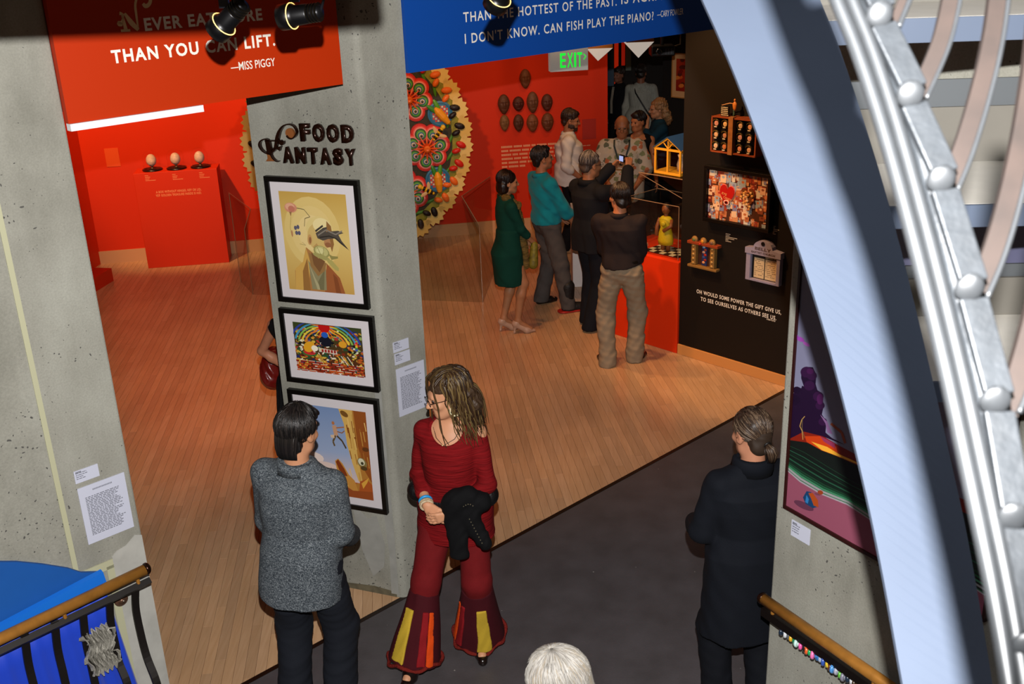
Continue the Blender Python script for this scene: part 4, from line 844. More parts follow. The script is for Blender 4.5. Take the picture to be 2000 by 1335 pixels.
for a, bb in (((x0_, y0_, zt + .003), (x1_, y0_, zt + .003)), ((x0_, y1_, zt + .003), (x1_, y1_, zt + .003)), ((x0_, y0_, zt + .003), (x0_, y1_, zt + .003)), ((x1_, y0_, .89), (x1_, y0_, zt))): MB().tube([a, bb], .003, 6).build('edge_highlight', EDG, cs)
pl = tag(empty('checkered_plinth', M=MC), 'black and white checkered plate inside the acrylic case', 'plinth')
box('plate', (-.5, .1, .8865), (-.09, .36, .892), mat('#5a1408', .5), pl)
for i in range(7):
    for j in range(4): box('tile', (-.49 + .057 * i, .108 + .06 * j, .8922), (-.49 + .057 * i + .054, .108 + .06 * j + .057, .896), mat('#d8c8a8' if (i + j) % 2 else '#140c08', .4), pl)
dl = tag(empty('folk_figure', M=MC @ Matrix.Translation((-.33, .22, .8962))), 'carved brown-skinned figure in a yellow dress inside the case', 'figure')
YL = mat('#d8b810', .6, bump=.3, bscale=80); SK = mat('#8a4a24', .5)
MB().lathe([(.02, .06), (.075, .06), (.08, .1), (.07, .17), (.055, .22), (.068, .27), (.07, .3), (.045, .325), (.02, .33)], 24, sy=.75).build('dress', YL, dl, smooth=True)
for s in (-1, 1): MB().tube([(s * .03, 0, 0), (s * .03, 0, .07)], .02, 10).build('leg', SK, dl, smooth=True)
MB().tube([(0, 0, .32), (0, 0, .36)], .02, 10).build('neck', SK, dl, smooth=True); MB().ball((.0, 0, .395), (.04, .042, .05), 16).build('head', SK, dl, smooth=True)
MB().ball((0, .012, .41), (.046, .044, .046), 16).build('hair', mat('#1a0d08', .5), dl, smooth=True)
MB().tube([(-.07, 0, .3), (-.09, -.02, .22), (-.07, -.05, .14)], .018, 8).build('arm', SK, dl, smooth=True); MB().tube([(.065, 0, .3), (.085, -.03, .25), (.02, -.065, .2)], .018, 8).build('arm', SK, dl, smooth=True)
MB().ball((.02, -.065, .27), (.028, .02, .025), 12).build('bodice', YL, dl, smooth=True); MB().ball((0, -.042, .39), (.008, .01, .012), 8).build('nose', SK, dl, smooth=True)
jw = tag(empty('glass_votive', M=MC @ Matrix.Translation((-.60, .16, .8865))), 'small red votive with a sparkling glass top in the case', 'votive')
MB().lathe([(.026, 0), (.03, .03), (.026, .045)], 14).build('cup', mat('#b01808', .2), jw, smooth=True); MB().ball((0, 0, .065), (.028, .028, .024), 10).build('glass_top', mat('#fff6e8', .08, spec=1, emit=.6), jw)  # emission paints the sparkle into the glass
sh = tag(empty('acrylic_shelf', M=MC), 'clear acrylic bracket shelf below the yellow house', 'shelf')
box('shelf_plate', (-.56, .10, 1.622), (-.004, .46, 1.63), AC, sh); MB().add([(-.55, .26, 1.62), (-.01, .26, 1.62), (-.01, .26, 1.36), (-.55, .268, 1.62), (-.01, .268, 1.62), (-.01, .268, 1.36)], [(0, 2, 1), (3, 4, 5), (0, 1, 4, 3), (1, 2, 5, 4), (2, 0, 3, 5)]).build('gusset', AC, sh)
MB().tube([(-.56, .10, 1.626), (-.004, .10, 1.626)], .004, 6).build('edge_highlight', EDG, sh); MB().tube([(-.56, .10, 1.62), (-.1, .26, 1.38)], .003, 6).build('edge_highlight', EDG, sh)
YH = mat('#d89a28', .45); hs = tag(empty('house_lantern', M=MC @ Matrix.Translation((-.43, .16, 1.631))), 'yellow framed miniature house with glass walls on the shelf', 'lantern'); w, dpt, hh = .30, .22, .215
box('floor_plate', (0, 0, 0), (w, dpt, .022), YH, hs)
for x in (0, w / 2 - .008, w - .016):
    for y in (0, dpt - .016): box('post', (x, y, .022), (x + .016, y + .016, hh), YH, hs)
for y in (0, dpt - .016):
    box('beam', (0, y, hh), (w, y + .016, hh + .018), YH, hs)
    for s in (-1, 1): MB().sweep([(w / 2 + s * (w / 2 + .01), y + .008, hh + .012), (w / 2, y + .008, hh + .115)], [(-.008, -.009), (.008, -.009), (.008, .009), (-.008, .009)], (0, 1, 0)).build('rafter', YH, hs)
    for a in (50, 90, 130): MB().tube([(w / 2, y + .008, hh + .018), (w / 2 + .085 * math.cos(R_(a)), y + .008, hh + .018 + .07 * math.sin(R_(a)))], .005, 6).build('spoke', YH, hs)
for s in (-1, 1): MB().add([(w / 2 + s * (w / 2 + .012), -.01, hh + .016), (w / 2 + s * (w / 2 + .012), dpt + .01, hh + .016), (w / 2, dpt + .01, hh + .122), (w / 2, -.01, hh + .122), (w / 2 + s * (w / 2 + .012), -.01, hh + .024), (w / 2 + s * (w / 2 + .012), dpt + .01, hh + .024), (w / 2, dpt + .01, hh + .13), (w / 2, -.01, hh + .13)], [(0, 3, 2, 1), (4, 5, 6, 7), (0, 1, 5, 4), (1, 2, 6, 5), (2, 3, 7, 6), (3, 0, 4, 7)]).build('roof_panel', mat('#22406a', .4), hs)
box('pane', (.016, .006, .022), (w - .016, .009, hh), AC, hs); MB().lathe([(0, 0), (.03, 0), (.035, .06), (.02, .12), (.028, .15), (0, .17)], 14, M=Matrix.Translation((w * .72, dpt * .5, .022))).build('inner_figure', mat('#b8a090', .5, var=.3, vscale=50), hs, smooth=True)
struct(box('trim_2', (-.06, .40, .9), (-.004, .46, 1.36), mat('#8a4418', .5), M=MC))
# ================================================================ far part of the gallery
def inF(u, v, off=0.0): p = onfar(u, v, off) - FA; return float(p @ FD), float(p[2])
# nine carved masks
def mask_mesh(rx, rz, seed):
    r = random.Random(seed); mb = MB(); n, m = 40, 30; vs = []
    for i in range(m + 1):
        t = math.pi * i / m
        for k in range(n):
            a = 2 * math.pi * k / n; x, z = math.sin(t) * math.cos(a), math.cos(t); y = math.sin(t) * math.sin(a)
            w = 1 - .18 * max(0, -z); px, pz = x * w, z; d = 1.0
            if y < 0:
                d += .34 * math.exp(-((px / .16) ** 2 + ((pz + .05) / .28) ** 2)) + .2 * math.exp(-((pz - .3) / .1) ** 2) * (abs(px) < .7)
                for s in (-1, 1): d -= .28 * math.exp(-(((px - s * .34) / .15) ** 2 + ((pz - .12) / .09) ** 2))
                d -= .2 * math.exp(-((px / .3) ** 2 + ((pz + .48) / .06) ** 2)); d += .03 * math.sin(pz * 22 + seed)
            vs.append((px * rx, y * rx * .7 * d, pz * rz))
    mb.add(vs, [(i * n + k, (i + 1) * n + k, (i + 1) * n + (k + 1) % n, i * n + (k + 1) % n) for i in range(m) for k in range(n)]); return mb
M3 = [(790, 300, 35, 58, 'topmost single'), (655, 460, 37, 60, 'upper row leftmost'), (747, 458, 36, 45, 'upper row short round'), (836, 448, 37, 65, 'upper row tallest'), (927, 450, 36, 53, 'upper row rightmost'),
      (660, 578, 30, 50, 'lower row leftmost two-toned'), (748, 578, 33, 53, 'lower row second'), (835, 578, 37, 55, 'lower row third'), (930, 572, 39, 57, 'lower row rightmost')]
for i, (x, y, rx, rz, lab) in enumerate(M3):
    a, z = inF(780 + x / 3.226, 60 + y / 3.226); k = 13.9 / FPX / 3.226; c = ('#5d3018', '#4f2a18', '#44160c', '#5a3420', '#4a2014', '#6d4a2a', '#4a2414', '#6a3a20', '#5f3018')[i]
    o = mask_mesh(rx * k, rz * k, i).build('carved_mask', mat(c, .6, bump=.4, bscale=60, var=.25, vscale=30), M=MF @ Matrix.Translation((a, -rx * k * .45, z)), smooth=True)
    tag(o, lab + ' brown carved mask on the red wall', 'mask', 'brown carved masks on the red wall')
def blot_text(name, label, rows, x0, x1, z0, dz, h, M, c='#d89a78', y=-.001, seed=1, last=1.0):
    mb = MB(); r = random.Random(seed)
    for i in range(rows):
        x = x0; e = x1 * (.97 + .03 * r.random()) if i < rows - 1 else x0 + (x1 - x0) * last
        while x < e:
            l = h * (2 + 4 * r.random()); xx = x
            while xx < min(x + l, e): mb.add([(xx, y, z0 - i * dz), (xx + h * .55, y, z0 - i * dz), (xx + h * .55, y, z0 - i * dz + h), (xx, y, z0 - i * dz + h)], [(0, 1, 2, 3)]); xx += h * .72
            x = xx + h * .6
    return tag(mb.build(name, mat(c, .7), M=M), label, 'lettering', kind='stuff')
t0 = inF(979, 288); t1 = inF(1092, 277)
blot_text('wall_text', 'small white paragraph of lettering on the red wall below the masks', 6, t0[0], t1[0], t0[1] - .01, .052, .026, MF, last=.4, seed=6)
pl0, pl1 = inF(1137, 233), inF(1164, 270)
tag(box('wall_panel', (pl0[0], -.006, pl1[1]), (pl1[0], -.0005, pl0[1]), mat('#a01c04', .5), M=MF), 'faint red text panel right of the masks', 'panel')
blot_text('wall_caption', 'tiny white caption under the faint red panel', 2, pl0[0] - .02, pl0[0] + .12, inF(1135, 281)[1], .03, .012, MF, last=.9)
g0, g1 = inF(203, 290), inF(236, 324)
tag(box('wall_panel', (g0[0], -.006, g1[1]), (g1[0], -.0005, g0[1]), mat('#d04a18', .5), M=MF), 'faint orange text panel left of the egg pedestal', 'panel')
# red pedestal with three eggs under domes
pA, pB = onz(290, 524), onz(448, 512); pd = pB - pA; pw = np.linalg.norm(pd); MP = frame(pA, pd / pw); ph = 1.185
ped = tag(box('egg_pedestal', (0, 0, 0), (pw, .33, ph), mat('#c02a06', .5, spec=.3), M=MP, bevel=.003), 'broad red pedestal lettered with a riddle about a box', 'pedestal')
P7 = lambda x, y: (onpl(200 + x / 4.768, 260 + y / 4.768, pA, np.array([pd[1], -pd[0], 0]) / pw) - pA)
def p7(x, y): p = P7(x, y); return float(p @ (pd / pw)), float(p[2])
for t, a, bb, h in (('A BOX WITHOUT HINGES, KEY OR LID,', (500, 556), (922, 535), 22), ('YET GOLDEN TREASURE INSIDE IS HID.', (498, 590), (925, 566), 22)):
    line_on(p7, t, a, bb, h, mat('#dd8a5a', .6), ped, -.001, .02, 1.1)['kind'] = 'stuff'
for i, (x, y) in enumerate(((395, 400), (650, 388), (900, 372))):
    c = p7(x, y); mb = MB()
    for j in range(4): l = (.04, .06, .05, .12)[j]; mb.add([(c[0], -.001, c[1] - .02 * j), (c[0] + l, -.001, c[1] - .02 * j), (c[0] + l, -.001, c[1] - .02 * j + .008), (c[0], -.001, c[1] - .02 * j + .008)], [(0, 1, 2, 3)])
    mb.build('caption', mat('#d87a50', .6), ped)['kind'] = 'stuff'
DOME = glass_mat('#ffffff', .02, 'dome_glass')
for k, lab in enumerate(('left', 'middle', 'right')):
    o = tag(empty('egg_display', M=MP @ Matrix.Translation((pw * (.21, .5, .79)[k], .16, ph))), lab + ' one of three decorated eggs under glass domes on the red pedestal', 'egg', 'eggs under glass domes')
    MB().lathe([(.118, 0), (.12, .006), (.118, .016), (.105, .022), (0, .022)], 28).build('base', mat('#1a0706', .3), o, smooth=True)
    MB().lathe([(.03, .022), (.014, .03), (.012, .045), (.028, .056)], 16).build('stand', mat('#5a4030', .3, metal=.5), o, smooth=True)
    MB().lathe([(0, .052), (.03, .058), (.053, .083), (.061, .115), (.056, .15), (.04, .178), (.02, .192), (0, .196)], 24).build('egg', mat('#c8aa98', .5, bump=.5, bscale=120, var=.15, vscale=50), o, smooth=True)
    MB().lathe([(.1, .022), (.1, .15), (.092, .19), (.07, .218), (.035, .235), (0, .24)], 28).build('glass_dome', DOME, o, smooth=True)
lp = onz(222, 548); 
tag(box('low_plinth', (-.3, -1.2, 0), (0, 0, .16), mat('#c02806', .5), M=frame(lp, hdir(100))), 'low red plinth at the far left beside the slab', 'plinth')
# ---------------------------------------------------------------- flower mandala
OFFM = .95; mL, mR = inF(474, 300, OFFM), inF(921, 270, OFFM); mc = ((mL[0] + mR[0]) / 2, (mL[1] + mR[1]) / 2 + .02); MRAD = (mR[0] - mL[0]) / 2 * .985
MM = MF @ Matrix.Translation((mc[0], -OFFM, mc[1])) @ Matrix.Rotation(R_(90), 4, 'X')      # local x right, y up, z to the viewer
ma = tag(empty('flower_mandala', M=MM), 'huge round mandala of carved flowers, corn and bees behind the column', 'artwork')
rm = MRAD
MB().lathe([(rm * .86, -.05), (rm * .86, 0), (0, .004)], 64).build('disc', mat('#2a2410', .6, var=.6, vscale=60), ma)
MB().lathe([(rm * .84, .0), (rm * .9, .015), (rm * .95, .0), (rm * .95, -.04)], 64).build('border_ring', mat('#7d7a1c', .6, var=.4, vscale=12), ma, smooth=True)
for sx in (-.5, .5): box('support_post', (sx - .04, -mc[1] + .002, -.13), (sx + .04, .3, -.051), mat('#3a2412', .6), ma)
CP = print_mat(.45, .4, name='painted_wood')
def fan(r, n, c):      # jagged husk fan
    pts = [(0, -r * .15)]
    for i in range(2 * n + 1): a = R_(-75 + 150 * i / (2 * n)); q = r * (1 if i % 2 else .82); pts.append((q * math.sin(a), q * math.cos(a)))
    return MB().prism(pts, 0, .02, c)
FANM = None; NF = 34; rr = random.Random(3)
pet_cache = {}
def share(name, key, make, parent, M):
    if key not in pet_cache: o = make().build(name, CP, parent, M=M); pet_cache[key] = o.data
    else:
        o = bpy.data.objects.new(name, pet_cache[key]); COL.objects.link(o); o.parent = parent; o.matrix_basis = M
    return o
def rot(a): return Matrix.Rotation(R_(a), 4, 'Z')
for i in range(NF):
    a = 360 / NF * i; Mx = rot(a) @ Matrix.Translation((0, rm * .90, -.005))
    f = share('husk_fan', ('fan', i % 2), lambda: fan(rm * .135, 6, ('#c9a85a', '#d2b670')[i % 2]), ma, Mx)
    k = (i // 2) % 3; c = ('#b8180c', '#150a10', '#d8641a')[k]
    for dx, dy, s in ((-.03, .02, 1), (.045, -.035, .85)):
        share('vegetable', ('veg', k, s), lambda: MB().ball((0, 0, .03), (rm * .03 * s, rm * .05 * s, .03), 12, c), f, Matrix.Translation((dx, dy, .01)) @ rot(20 if dx > 0 else -25))
    share('leaf', ('leaf',), lambda: MB().ball((0, 0, .01), (.02, .085, .012), 10, '#3f7a1e'), f, Matrix.Translation((-.10, -.10, .005)) @ rot(70))
def petal(r):
    mb = MB()
    for q, (f, c) in enumerate(((1, '#b81c12'), (.86, '#d8342a'), (.74, '#e08a80'), (.6, '#1c1410'), (.55, '#2f7a2a'), (.44, '#67a83a'), (.34, '#1f5a8a'), (.24, '#c8b8a8'), (.14, '#3a3030'))):
        mb.lathe([(r * f, .012 * q), (r * f * .97, .012 * q + .014), (0, .012 * q + .018)], 20, c, M=Matrix.Translation((0, -r * .22 * (1 - f), 0)))
    return mb
def spike(l): return MB().add([(-l * .1, 0, .1), (l * .1, 0, .1), (l * .06, l * .6, .13), (0, l, .11), (-l * .06, l * .6, .13), (0, l * .3, .15)], [(0, 1, 5), (1, 2, 5), (2, 3, 5), (3, 4, 5), (4, 0, 5)], '#d8531a')
def flower(x, y, s, a0):
    fl_ = empty('flower', M=Matrix.Translation((x, y, .01)) @ Matrix.Scale(s, 4) @ rot(a0), parent=ma)
    for k in range(7): share('petal', ('petal',), lambda: petal(.115), fl_, rot(360 / 7 * k) @ Matrix.Translation((0, .18, 0)))
    for k in range(12): share('stamen', ('spike',), lambda: spike(.17), fl_, rot(30 * k + 8))
    share('flower_centre', ('fc',), lambda: MB().lathe([(.042, .1), (.04, .16), (.02, .175), (0, .17)], 16, '#e0651f'), fl_, Matrix.Identity(4)); return fl_
for k in range(8):
    a = R_(39 - 45 * k); flower(rm * .60 * math.cos(a), rm * .60 * math.sin(a), 1.0, 20 * k)
def plate():
    mb = MB(); mb.lathe([(.15, 0), (.15, .03), (.13, .036), (.12, .03), (0, .032)], 28, '#2a6a94')
    for i in range(-4, 5):
        for j in range(-4, 5):
            if (i * i + j * j) * .027 ** 2 < .0115: mb.box((i * .027 - .011, j * .027 - .011, .03), (i * .027 + .011, j * .027 + .011, .036), '#c8391f' if (i + j) % 2 else '#d8c0a8')
    return mb
def cob(): 
    mb = MB(); mb.lathe([(0, -.17), (.03, -.14), (.05, -.05), (.05, .04), (.02, .1)], 14, '#d88f1c', M=Matrix.Translation((0, 0, .06)) @ Matrix.Rotation(R_(-90), 4, 'X')); mb.ball((-.03, .1, .055), (.03, .1, .02), 10, '#2f7a1e', Matrix.Rotation(R_(14), 3, 'Z')); mb.ball((.035, .1, .055), (.03, .09, .02), 10, '#4a8f24', Matrix.Rotation(R_(-14), 3, 'Z')); return mb
for k in range(8):
    a = R_(17 - 45 * k); x, y = rm * .775 * math.cos(a), rm * .775 * math.sin(a)
    p = share('checkered_plate', ('plate',), plate, ma, Matrix.Translation((x, y, .005))); share('corn_cob', ('cob',), cob, p, rot(40 - 35 * k))
def bee():
    mb = MB()
    for i in range(7): mb.ball((0, .075 - .025 * i, .06), (.03 * math.sin(.6 + i * .37) + .008, .016, .03), 10, '#d8a818' if i % 2 == 0 else '#120c06')
    mb.ball((0, .105, .06), (.03, .03, .03), 10, '#d8b030')
    for s in (-1, 1): mb.ball((s * .055, .02, .075), (.055, .022, .006), 10, '#c8a878', Matrix.Rotation(R_(s * 30), 3, 'Z'))
    return mb
for x, y, a in ((.70, .06, -40), (.58, -.44, 60), (.2, .72, 10), (-.6, .3, 120)): share('bee', ('bee',), bee, ma, Matrix.Translation((rm * x, rm * y, .08)) @ rot(a))
for k in range(12):
    a = R_(30 * k); share('sun_ray', ('ray', k % 2), lambda: MB().prism([(-.07, 0), (.07, 0), (.0, rm * .2)], 0, .03, ('#d8a424', '#2f3a7a')[k % 2]), ma, rot(30 * k) @ Matrix.Translation((0, rm * .3, .01)))
MB().lathe([(rm * .3, .005), (rm * .29, .04), (rm * .2, .05), (0, .06)], 40, '#3f8a24').build('heart_disc', CP, ma)
# ---------------------------------------------------------------- acrylic barrier before the mandala
ab = tag(empty('acrylic_barrier', (0, 0, 0)), 'clear bent acrylic barrier standing before the mandala', 'barrier')
def sheet(name, P, m=AC):
    v = [np.array(p) for p in P]; nn = np.cross(v[1] - v[0], v[-1] - v[0]); nn = nn / np.linalg.norm(nn) * .006; k = len(v)
    return MB().add(list(v) + [p + nn for p in v], [tuple(range(k - 1, -1, -1)), tuple(range(k, 2 * k))] + [(i, (i + 1) % k, k + (i + 1) % k, k + i) for i in range(k)]).build(name, m, ab)
def vert(u, v, P): 
    r = ray(u, v); return np.array([P[0], P[1], CAMH + r[2] * math.hypot(P[0], P[1]) / math.hypot(r[0], r[1])])
Rf = onz(943, 590); Rt = vert(936, 440, Rf); Rc = vert(915, 385, Rf) + np.array([-.17, .06, 0]); Rb = aty(957, 345, Rf[1] + 1.1)
Lf = onz(494, 575); Lt = vert(481, 447, Lf); Lc = vert(497, 405, Lf) + np.array([.1, -.02, 0]); Lb = aty(447, 376, Lf[1] + .5); Lbf = np.array([Lb[0], Lb[1], .002])
Rbf = np.array([Rb[0], Rb[1], .002])
Rf = Rf + EZ * .002; Lf = Lf + EZ * .002
sheet('front_pane', [Lf, Rf, Rt, Lt]); sheet('side_pane', [Rf, Rbf, Rb, Rc, Rt]); sheet('side_pane', [Lf, Lbf, Lb, Lc, Lt]); sheet('sloping_pane', [Lt, Rt, Rc, Lc])
for pts in ([Rf, Rt], [Rt, Rc], [Rc, Rb], [Lf, Lt], [Lt, Lc], [Lc, Lb], [Lbf, Lb]): MB().tube([tuple(p) for p in pts], .004, 6).build('edge_highlight', EDG, ab)  # tubes paint the edge highlights of the barrier
# ---------------------------------------------------------------- exit sign, lamps, passage
eP = aty(1075, 141, 11.0); eQ = aty(1147, 132, 11.0 + .1); M = frame(eP, hdir(80)); ew = np.linalg.norm(eQ - eP); eh = ew * .62
ex = tag(empty('exit_sign', M=M), 'white box exit sign with glowing green letters and arrow', 'exit sign')
box('case', (0, 0, 0), (ew, .09, eh), mat('#a8a49c', .5, emit=.35), ex, bevel=.006); box('hanger', (ew * .45, .03, eh), (ew * .55, .06, eh + 1.2), mat('#55534f', .5), ex)  # case glow is put in to replace flash light the banner blocks
GRN = mat('#18e838', .4, emit=1.0)
for ch, fx, wf in (('E', .26, .15), ('X', .45, .15), ('I', .63, .05), ('T', .71, .13)): fit_text('letter', ch, ew * wf, eh * .6, GRN, ew * fx, eh * .16, -.002, ex, .015)
MB().sweep([(ew * .88, -.003, eh * .66), (ew * .94, -.003, eh * .55), (ew * .88, -.003, eh * .44)], [(-.004, -.001), (.004, -.001), (.004, .001), (-.004, .001)], (1, 0, 0)).build('arrow', GRN, ex)
for nm, (u0, u1, ut, vt, vb, dy) in (('left', (1147, 1195, 1168, 92, 119, 11.6)), ('right', (1222, 1275, 1247, 80, 113, 11.6))):
    A, B, C = aty(u0, vt + 3, dy), aty(u1, vt - 2, dy), aty(ut, vb, dy); w = (B - A)[0]; c = (A + B) / 2; h = c[2] - C[2]; wt = 'paper'
    o = tag(empty('paper_lampshade', tuple(c)), 'folded white lampshade hanging at the %s under the blue banner' % nm, 'lampshade', 'folded white lampshades')
    ap = (C[0] - c[0], 0, -h); q = [(-w / 2, -.1, 0), (w / 2, -.1, 0), (w / 2 + .02, .2, 0), (-w / 2 - .02, .2, 0)]; q2 = [(x * .96, y, .12) for x, y, z in q]
    MB().add([*q, ap], [(0, 4, 1), (1, 4, 2), (2, 4, 3), (3, 4, 0)]).build('shade', mat('#d8cfc2', .7, emit=.55), o); MB().add(q + q2, [(0, 1, 5, 4), (1, 2, 6, 5), (2, 3, 7, 6), (3, 0, 4, 7), (4, 5, 6, 7)]).build('shade_rim', mat('#a8703c', .6), o)  # emission added to keep the shade bright inside the banner's shadow
    MB().tube([(0, .05, .12), (0, .05, 4.2 - c[2])], .006, 6).build('cord', mat('#101010', .6), o)
pj = tag(empty('projector', tuple(aty(1293, 97, 11.9))), 'black ceiling projector hanging beside the right lampshade', 'projector')
box('body', (-.13, -.1, -.06), (.13, .12, .05), mat('#0c0c0e', .35), pj, bevel=.015); MB().lathe([(.035, 0), (.035, .03), (.02, .035), (0, .03)], 16, M=Matrix.Translation((-.05, -.1, -.01)) @ Rx).build('lens', mat('#1a1c24', .1, spec=1), pj, smooth=True)
MB().tube([(.13, 0, .03), (.2, 0, .05), (.2, 0, .15), (.1, 0, .2)], .008, 6).build('cable', mat('#55504a', .4), pj, smooth=True); MB().tube([(0, 0, .05), (0, 0, 1.6)], .02, 8).build('pole', mat('#101010', .5), pj)
for i in range(3): box('vent', (.02 + .03 * i, -.102, -.04), (.035 + .03 * i, -.1, .02), mat('#3a3a40', .3), pj)
def at_s(u, v, s): p = onpl(u, v, st(s, 0), E1) - st(s, 0); return float(p @ -E2), float(p[2])
MS = frame(st(8.3, 0), -E2); a, b_ = at_s(1313, 103, 8.28), at_s(1313, 190, 8.28)
framed('orange framed picture on the dark passage wall', MS, a[0], a[0] + .75, b_[1], a[1], (a[0] + .07, a[0] + .68, b_[1] + .09, a[1] - .07), lambda q: (q.grad(0, 1, '#a83012', '#8a1c0c'), [q.ell(rnd.random(), rnd.random(), .06, .08, rnd.choice(('#c8501c', '#7a1408', '#5a2010', '#d0702c')), rnd.random() * 90, 9) for _ in range(30)]), fw=.012, name='framed_picture', matcol=mat('#c89a68', .6), fmat=mat('#a8743a', .5))
def hang(name, label, u0, u1, v0, v1, y, m, cat='poster'):
    A, B = aty(u0, v1, y), aty(u1, v0, y); tag(box(name, (A[0], y, A[2] if 'panel' in name else .001), (B[0], y + .03, 4.199 if 'panel' in name else B[2]), m), label, cat)
hang('hanging_panel', 'narrow red panel in the passage left of the dark-jacketed person', 1200, 1208, 60, 175, 17.9, mat('#d02a0c', .5, emit=.35))  # emission paints in the red light on this panel
hang('hanging_panel', 'second narrow red panel further right in the passage', 1214, 1221, 60, 128, 18.0, mat('#b8200c', .5, emit=.3))  # red light painted in by emission here too
hang('hanging_panel', 'dim blue panel at the end of the red wall', 1187, 1199, 60, 168, 17.0, mat('#123048', .6))
hang('hanging_panel', 'dim pale poster between the two passage visitors', 1222, 1233, 60, 138, 18.2, mat('#4a5a50', .6))
hang('wall_strip', 'thin grey upright strip in the passage beside the orange picture', 1307, 1311, 150, 190, 15.2, mat('#6a6a66', .6), 'strip')
# white display leg behind the photographing visitor
A = onz(1133, 560); w0_, w1_ = aty(1119, 545, A[1]), aty(1141, 408, A[1]); tag(box('white_plinth', (w0_[0], A[1], 0), (w1_[0] + .25, A[1] + .3, w1_[2]), mat('#d8d0cc', .6), bevel=.004), 'white display plinth behind the person taking a photo', 'plinth')
# ================================================================ the steel stair railing close to the camera
BAND = mat('#464f5e', .55, spec=.3, var=.03)
GALV = mat('#1e2124', .5, metal=.35, var=.16, vscale=45, bump=.15, bscale=60); GALVL = mat('#242628', .45, metal=.35, var=.08, vscale=50)
RUST = mat('#1c1410', .6, metal=.3, var=.25, vscale=25)
def curve_px(pts, k=5): return smooth_path(pts, k)
def kd(v): return 1 + .12 * (667 - v) / 667
def pl_pts(pts, d):       # pixels on the plane across the view at distance d in front of the camera
    return [EYE + ray(u, v) * d * kd(v) for u, v in pts]
view = RW @ np.array([0, 0, 1.0])
LE = [(1290, -200), (1331, -95), (1372, 0), (1400, 62), (1440, 158), (1490, 290), (1540, 428), (1580, 545), (1622, 685), (1665, 850), (1700, 1000), (1730, 1150), (1757, 1300), (1790, 1480)]
RE = [(1520, -200), (1565, -95), (1602, 0), (1640, 95), (1690, 245), (1735, 395), (1778, 560), (1820, 735), (1853, 880), (1884, 1020), (1908, 1150), (1930, 1280), (1948, 1400), (1965, 1520)]
dB = 2.0
L_, R__ = pl_pts(curve_px(LE), dB), pl_pts(curve_px(RE), dB); n = len(L_)
mb = MB(); th = view * .012
vs = list(L_) + list(R__) + [p + th for p in L_] + [p + th for p in R__]
fs = []
for i in range(n - 1): fs += [(i, n + i, n + i + 1, i + 1), (2 * n + i, 2 * n + i + 1, 3 * n + i + 1, 3 * n + i), (i, i + 1, 2 * n + i + 1, 2 * n + i), (n + i, 3 * n + i, 3 * n + i + 1, n + i + 1)]
fs += [(0, 2 * n, 3 * n, n), (n - 1, 2 * n - 1, 4 * n - 1, 3 * n - 1)]
stringer = tag(mb.add(vs, fs).build('stair_stringer', BAND), 'broad curved blue-grey painted steel band sweeping down the right side', 'stringer')
rail_ = tag(empty('stair_railing', (0, 0, 0)), 'galvanised steel railing with bowed ribs close at the right', 'railing')
dR = .82
def off(c, dx): return [(u + dx, v) for u, v in c]
RL = [(1370, -640), (1420, -500), (1475, -360), (1534, -210), (1588, -90), (1620, 0), (1660, 100), (1705, 235), (1748, 385), (1795, 565), (1836, 735), (1868, 880), (1898, 1020), (1925, 1150), (1948, 1280), (1966, 1400), (1982, 1520)]
for dx, r, dd, m_ in ((14, .0064, 0, GALVL), (44, .0061, .006, GALVL), (30, .0044, .018, mat('#161514', .5)), (72, .0061, .014, GALV), (58, .0044, .023, mat('#1e1512', .6))):  # the two thin dark bars paint the shade between the rods
    MB().tube(pl_pts(curve_px(off(RL, dx)), dR + dd), r, 10).build('rail_bar', m_, rail_, smooth=True)
# flat galvanised bar, in lengths between the welds
welds = [(1580, -330), (1655, -120), (1712, 28), (1772, 184), (1832, 350), (1888, 562), (1938, 782), (1972, 1010), (2004, 1260)]
for a, b in zip(welds, welds[1:]):
    A, B = EYE + ray(a[0] + 12, a[1] + 22) * (dR + .006) * kd(a[1] + 22), EYE + ray(b[0] + 12, b[1] - 12) * (dR + .006) * kd(b[1] - 12)
    MB().sweep([A, B], [(-.0117, -.004), (.0117, -.004), (.0117, .004), (-.0117, .004)], tuple(xc)).build('flat_bar', GALV, rail_, bevel=.0015)
rr = random.Random(2)
for u, v in welds[1:]:
    mb = MB(); C = EYE + ray(u + 6, v) * (dR - .001) * kd(v)
    mb.ball((0, 0, 0), (.0115, .005, .012), 18); q = Matrix.Rotation(.35, 4, Vector(view))
    mb.v = [tuple(Vector(C) + q @ (Vector(p) * (1 + .12 * (rr.random() - .5)))) for p in mb.v]; mb.build('weld', GALVL, rail_, smooth=True)
ribs = [([(1741, 52), (1752, 25), (1764, -5), (1776, -40), (1790, -90)], 9, 13),
        ([(1788, 192), (1812, 140), (1834, 85), (1848, 30), (1857, -20), (1862, -90)], 17, 10),
        ([(1846, 372), (1872, 310), (1898, 230), (1922, 140), (1938, 60), (1948, -20), (1954, -90)], 19, 11),
        ([(1902, 580), (1930, 515), (1956, 435), (1982, 330), (2004, 210), (2020, 90), (2030, -40)], 21, 12),
        ([(1962, 806), (1984, 750), (2010, 660), (2034, 560), (2050, 440)], 23, 12), ([(2004, 1030), (2030, 950), (2056, 850)], 24, 12)]
for path, w, rw in ribs:
    c = curve_px(path); P = pl_pts(c, dR + .026); hw = w / FPX * dR
    MB().sweep(P, [(-hw, -.004), (hw, -.004), (hw, .004), (-hw, .004)], tuple(xc)).build('rib', RUST, rail_)
    MB().tube(pl_pts(off(c, w + rw * .45), dR + .017), rw / 2 / FPX * dR, 8).build('rib_edge_rod', GALVL, rail_, smooth=True)
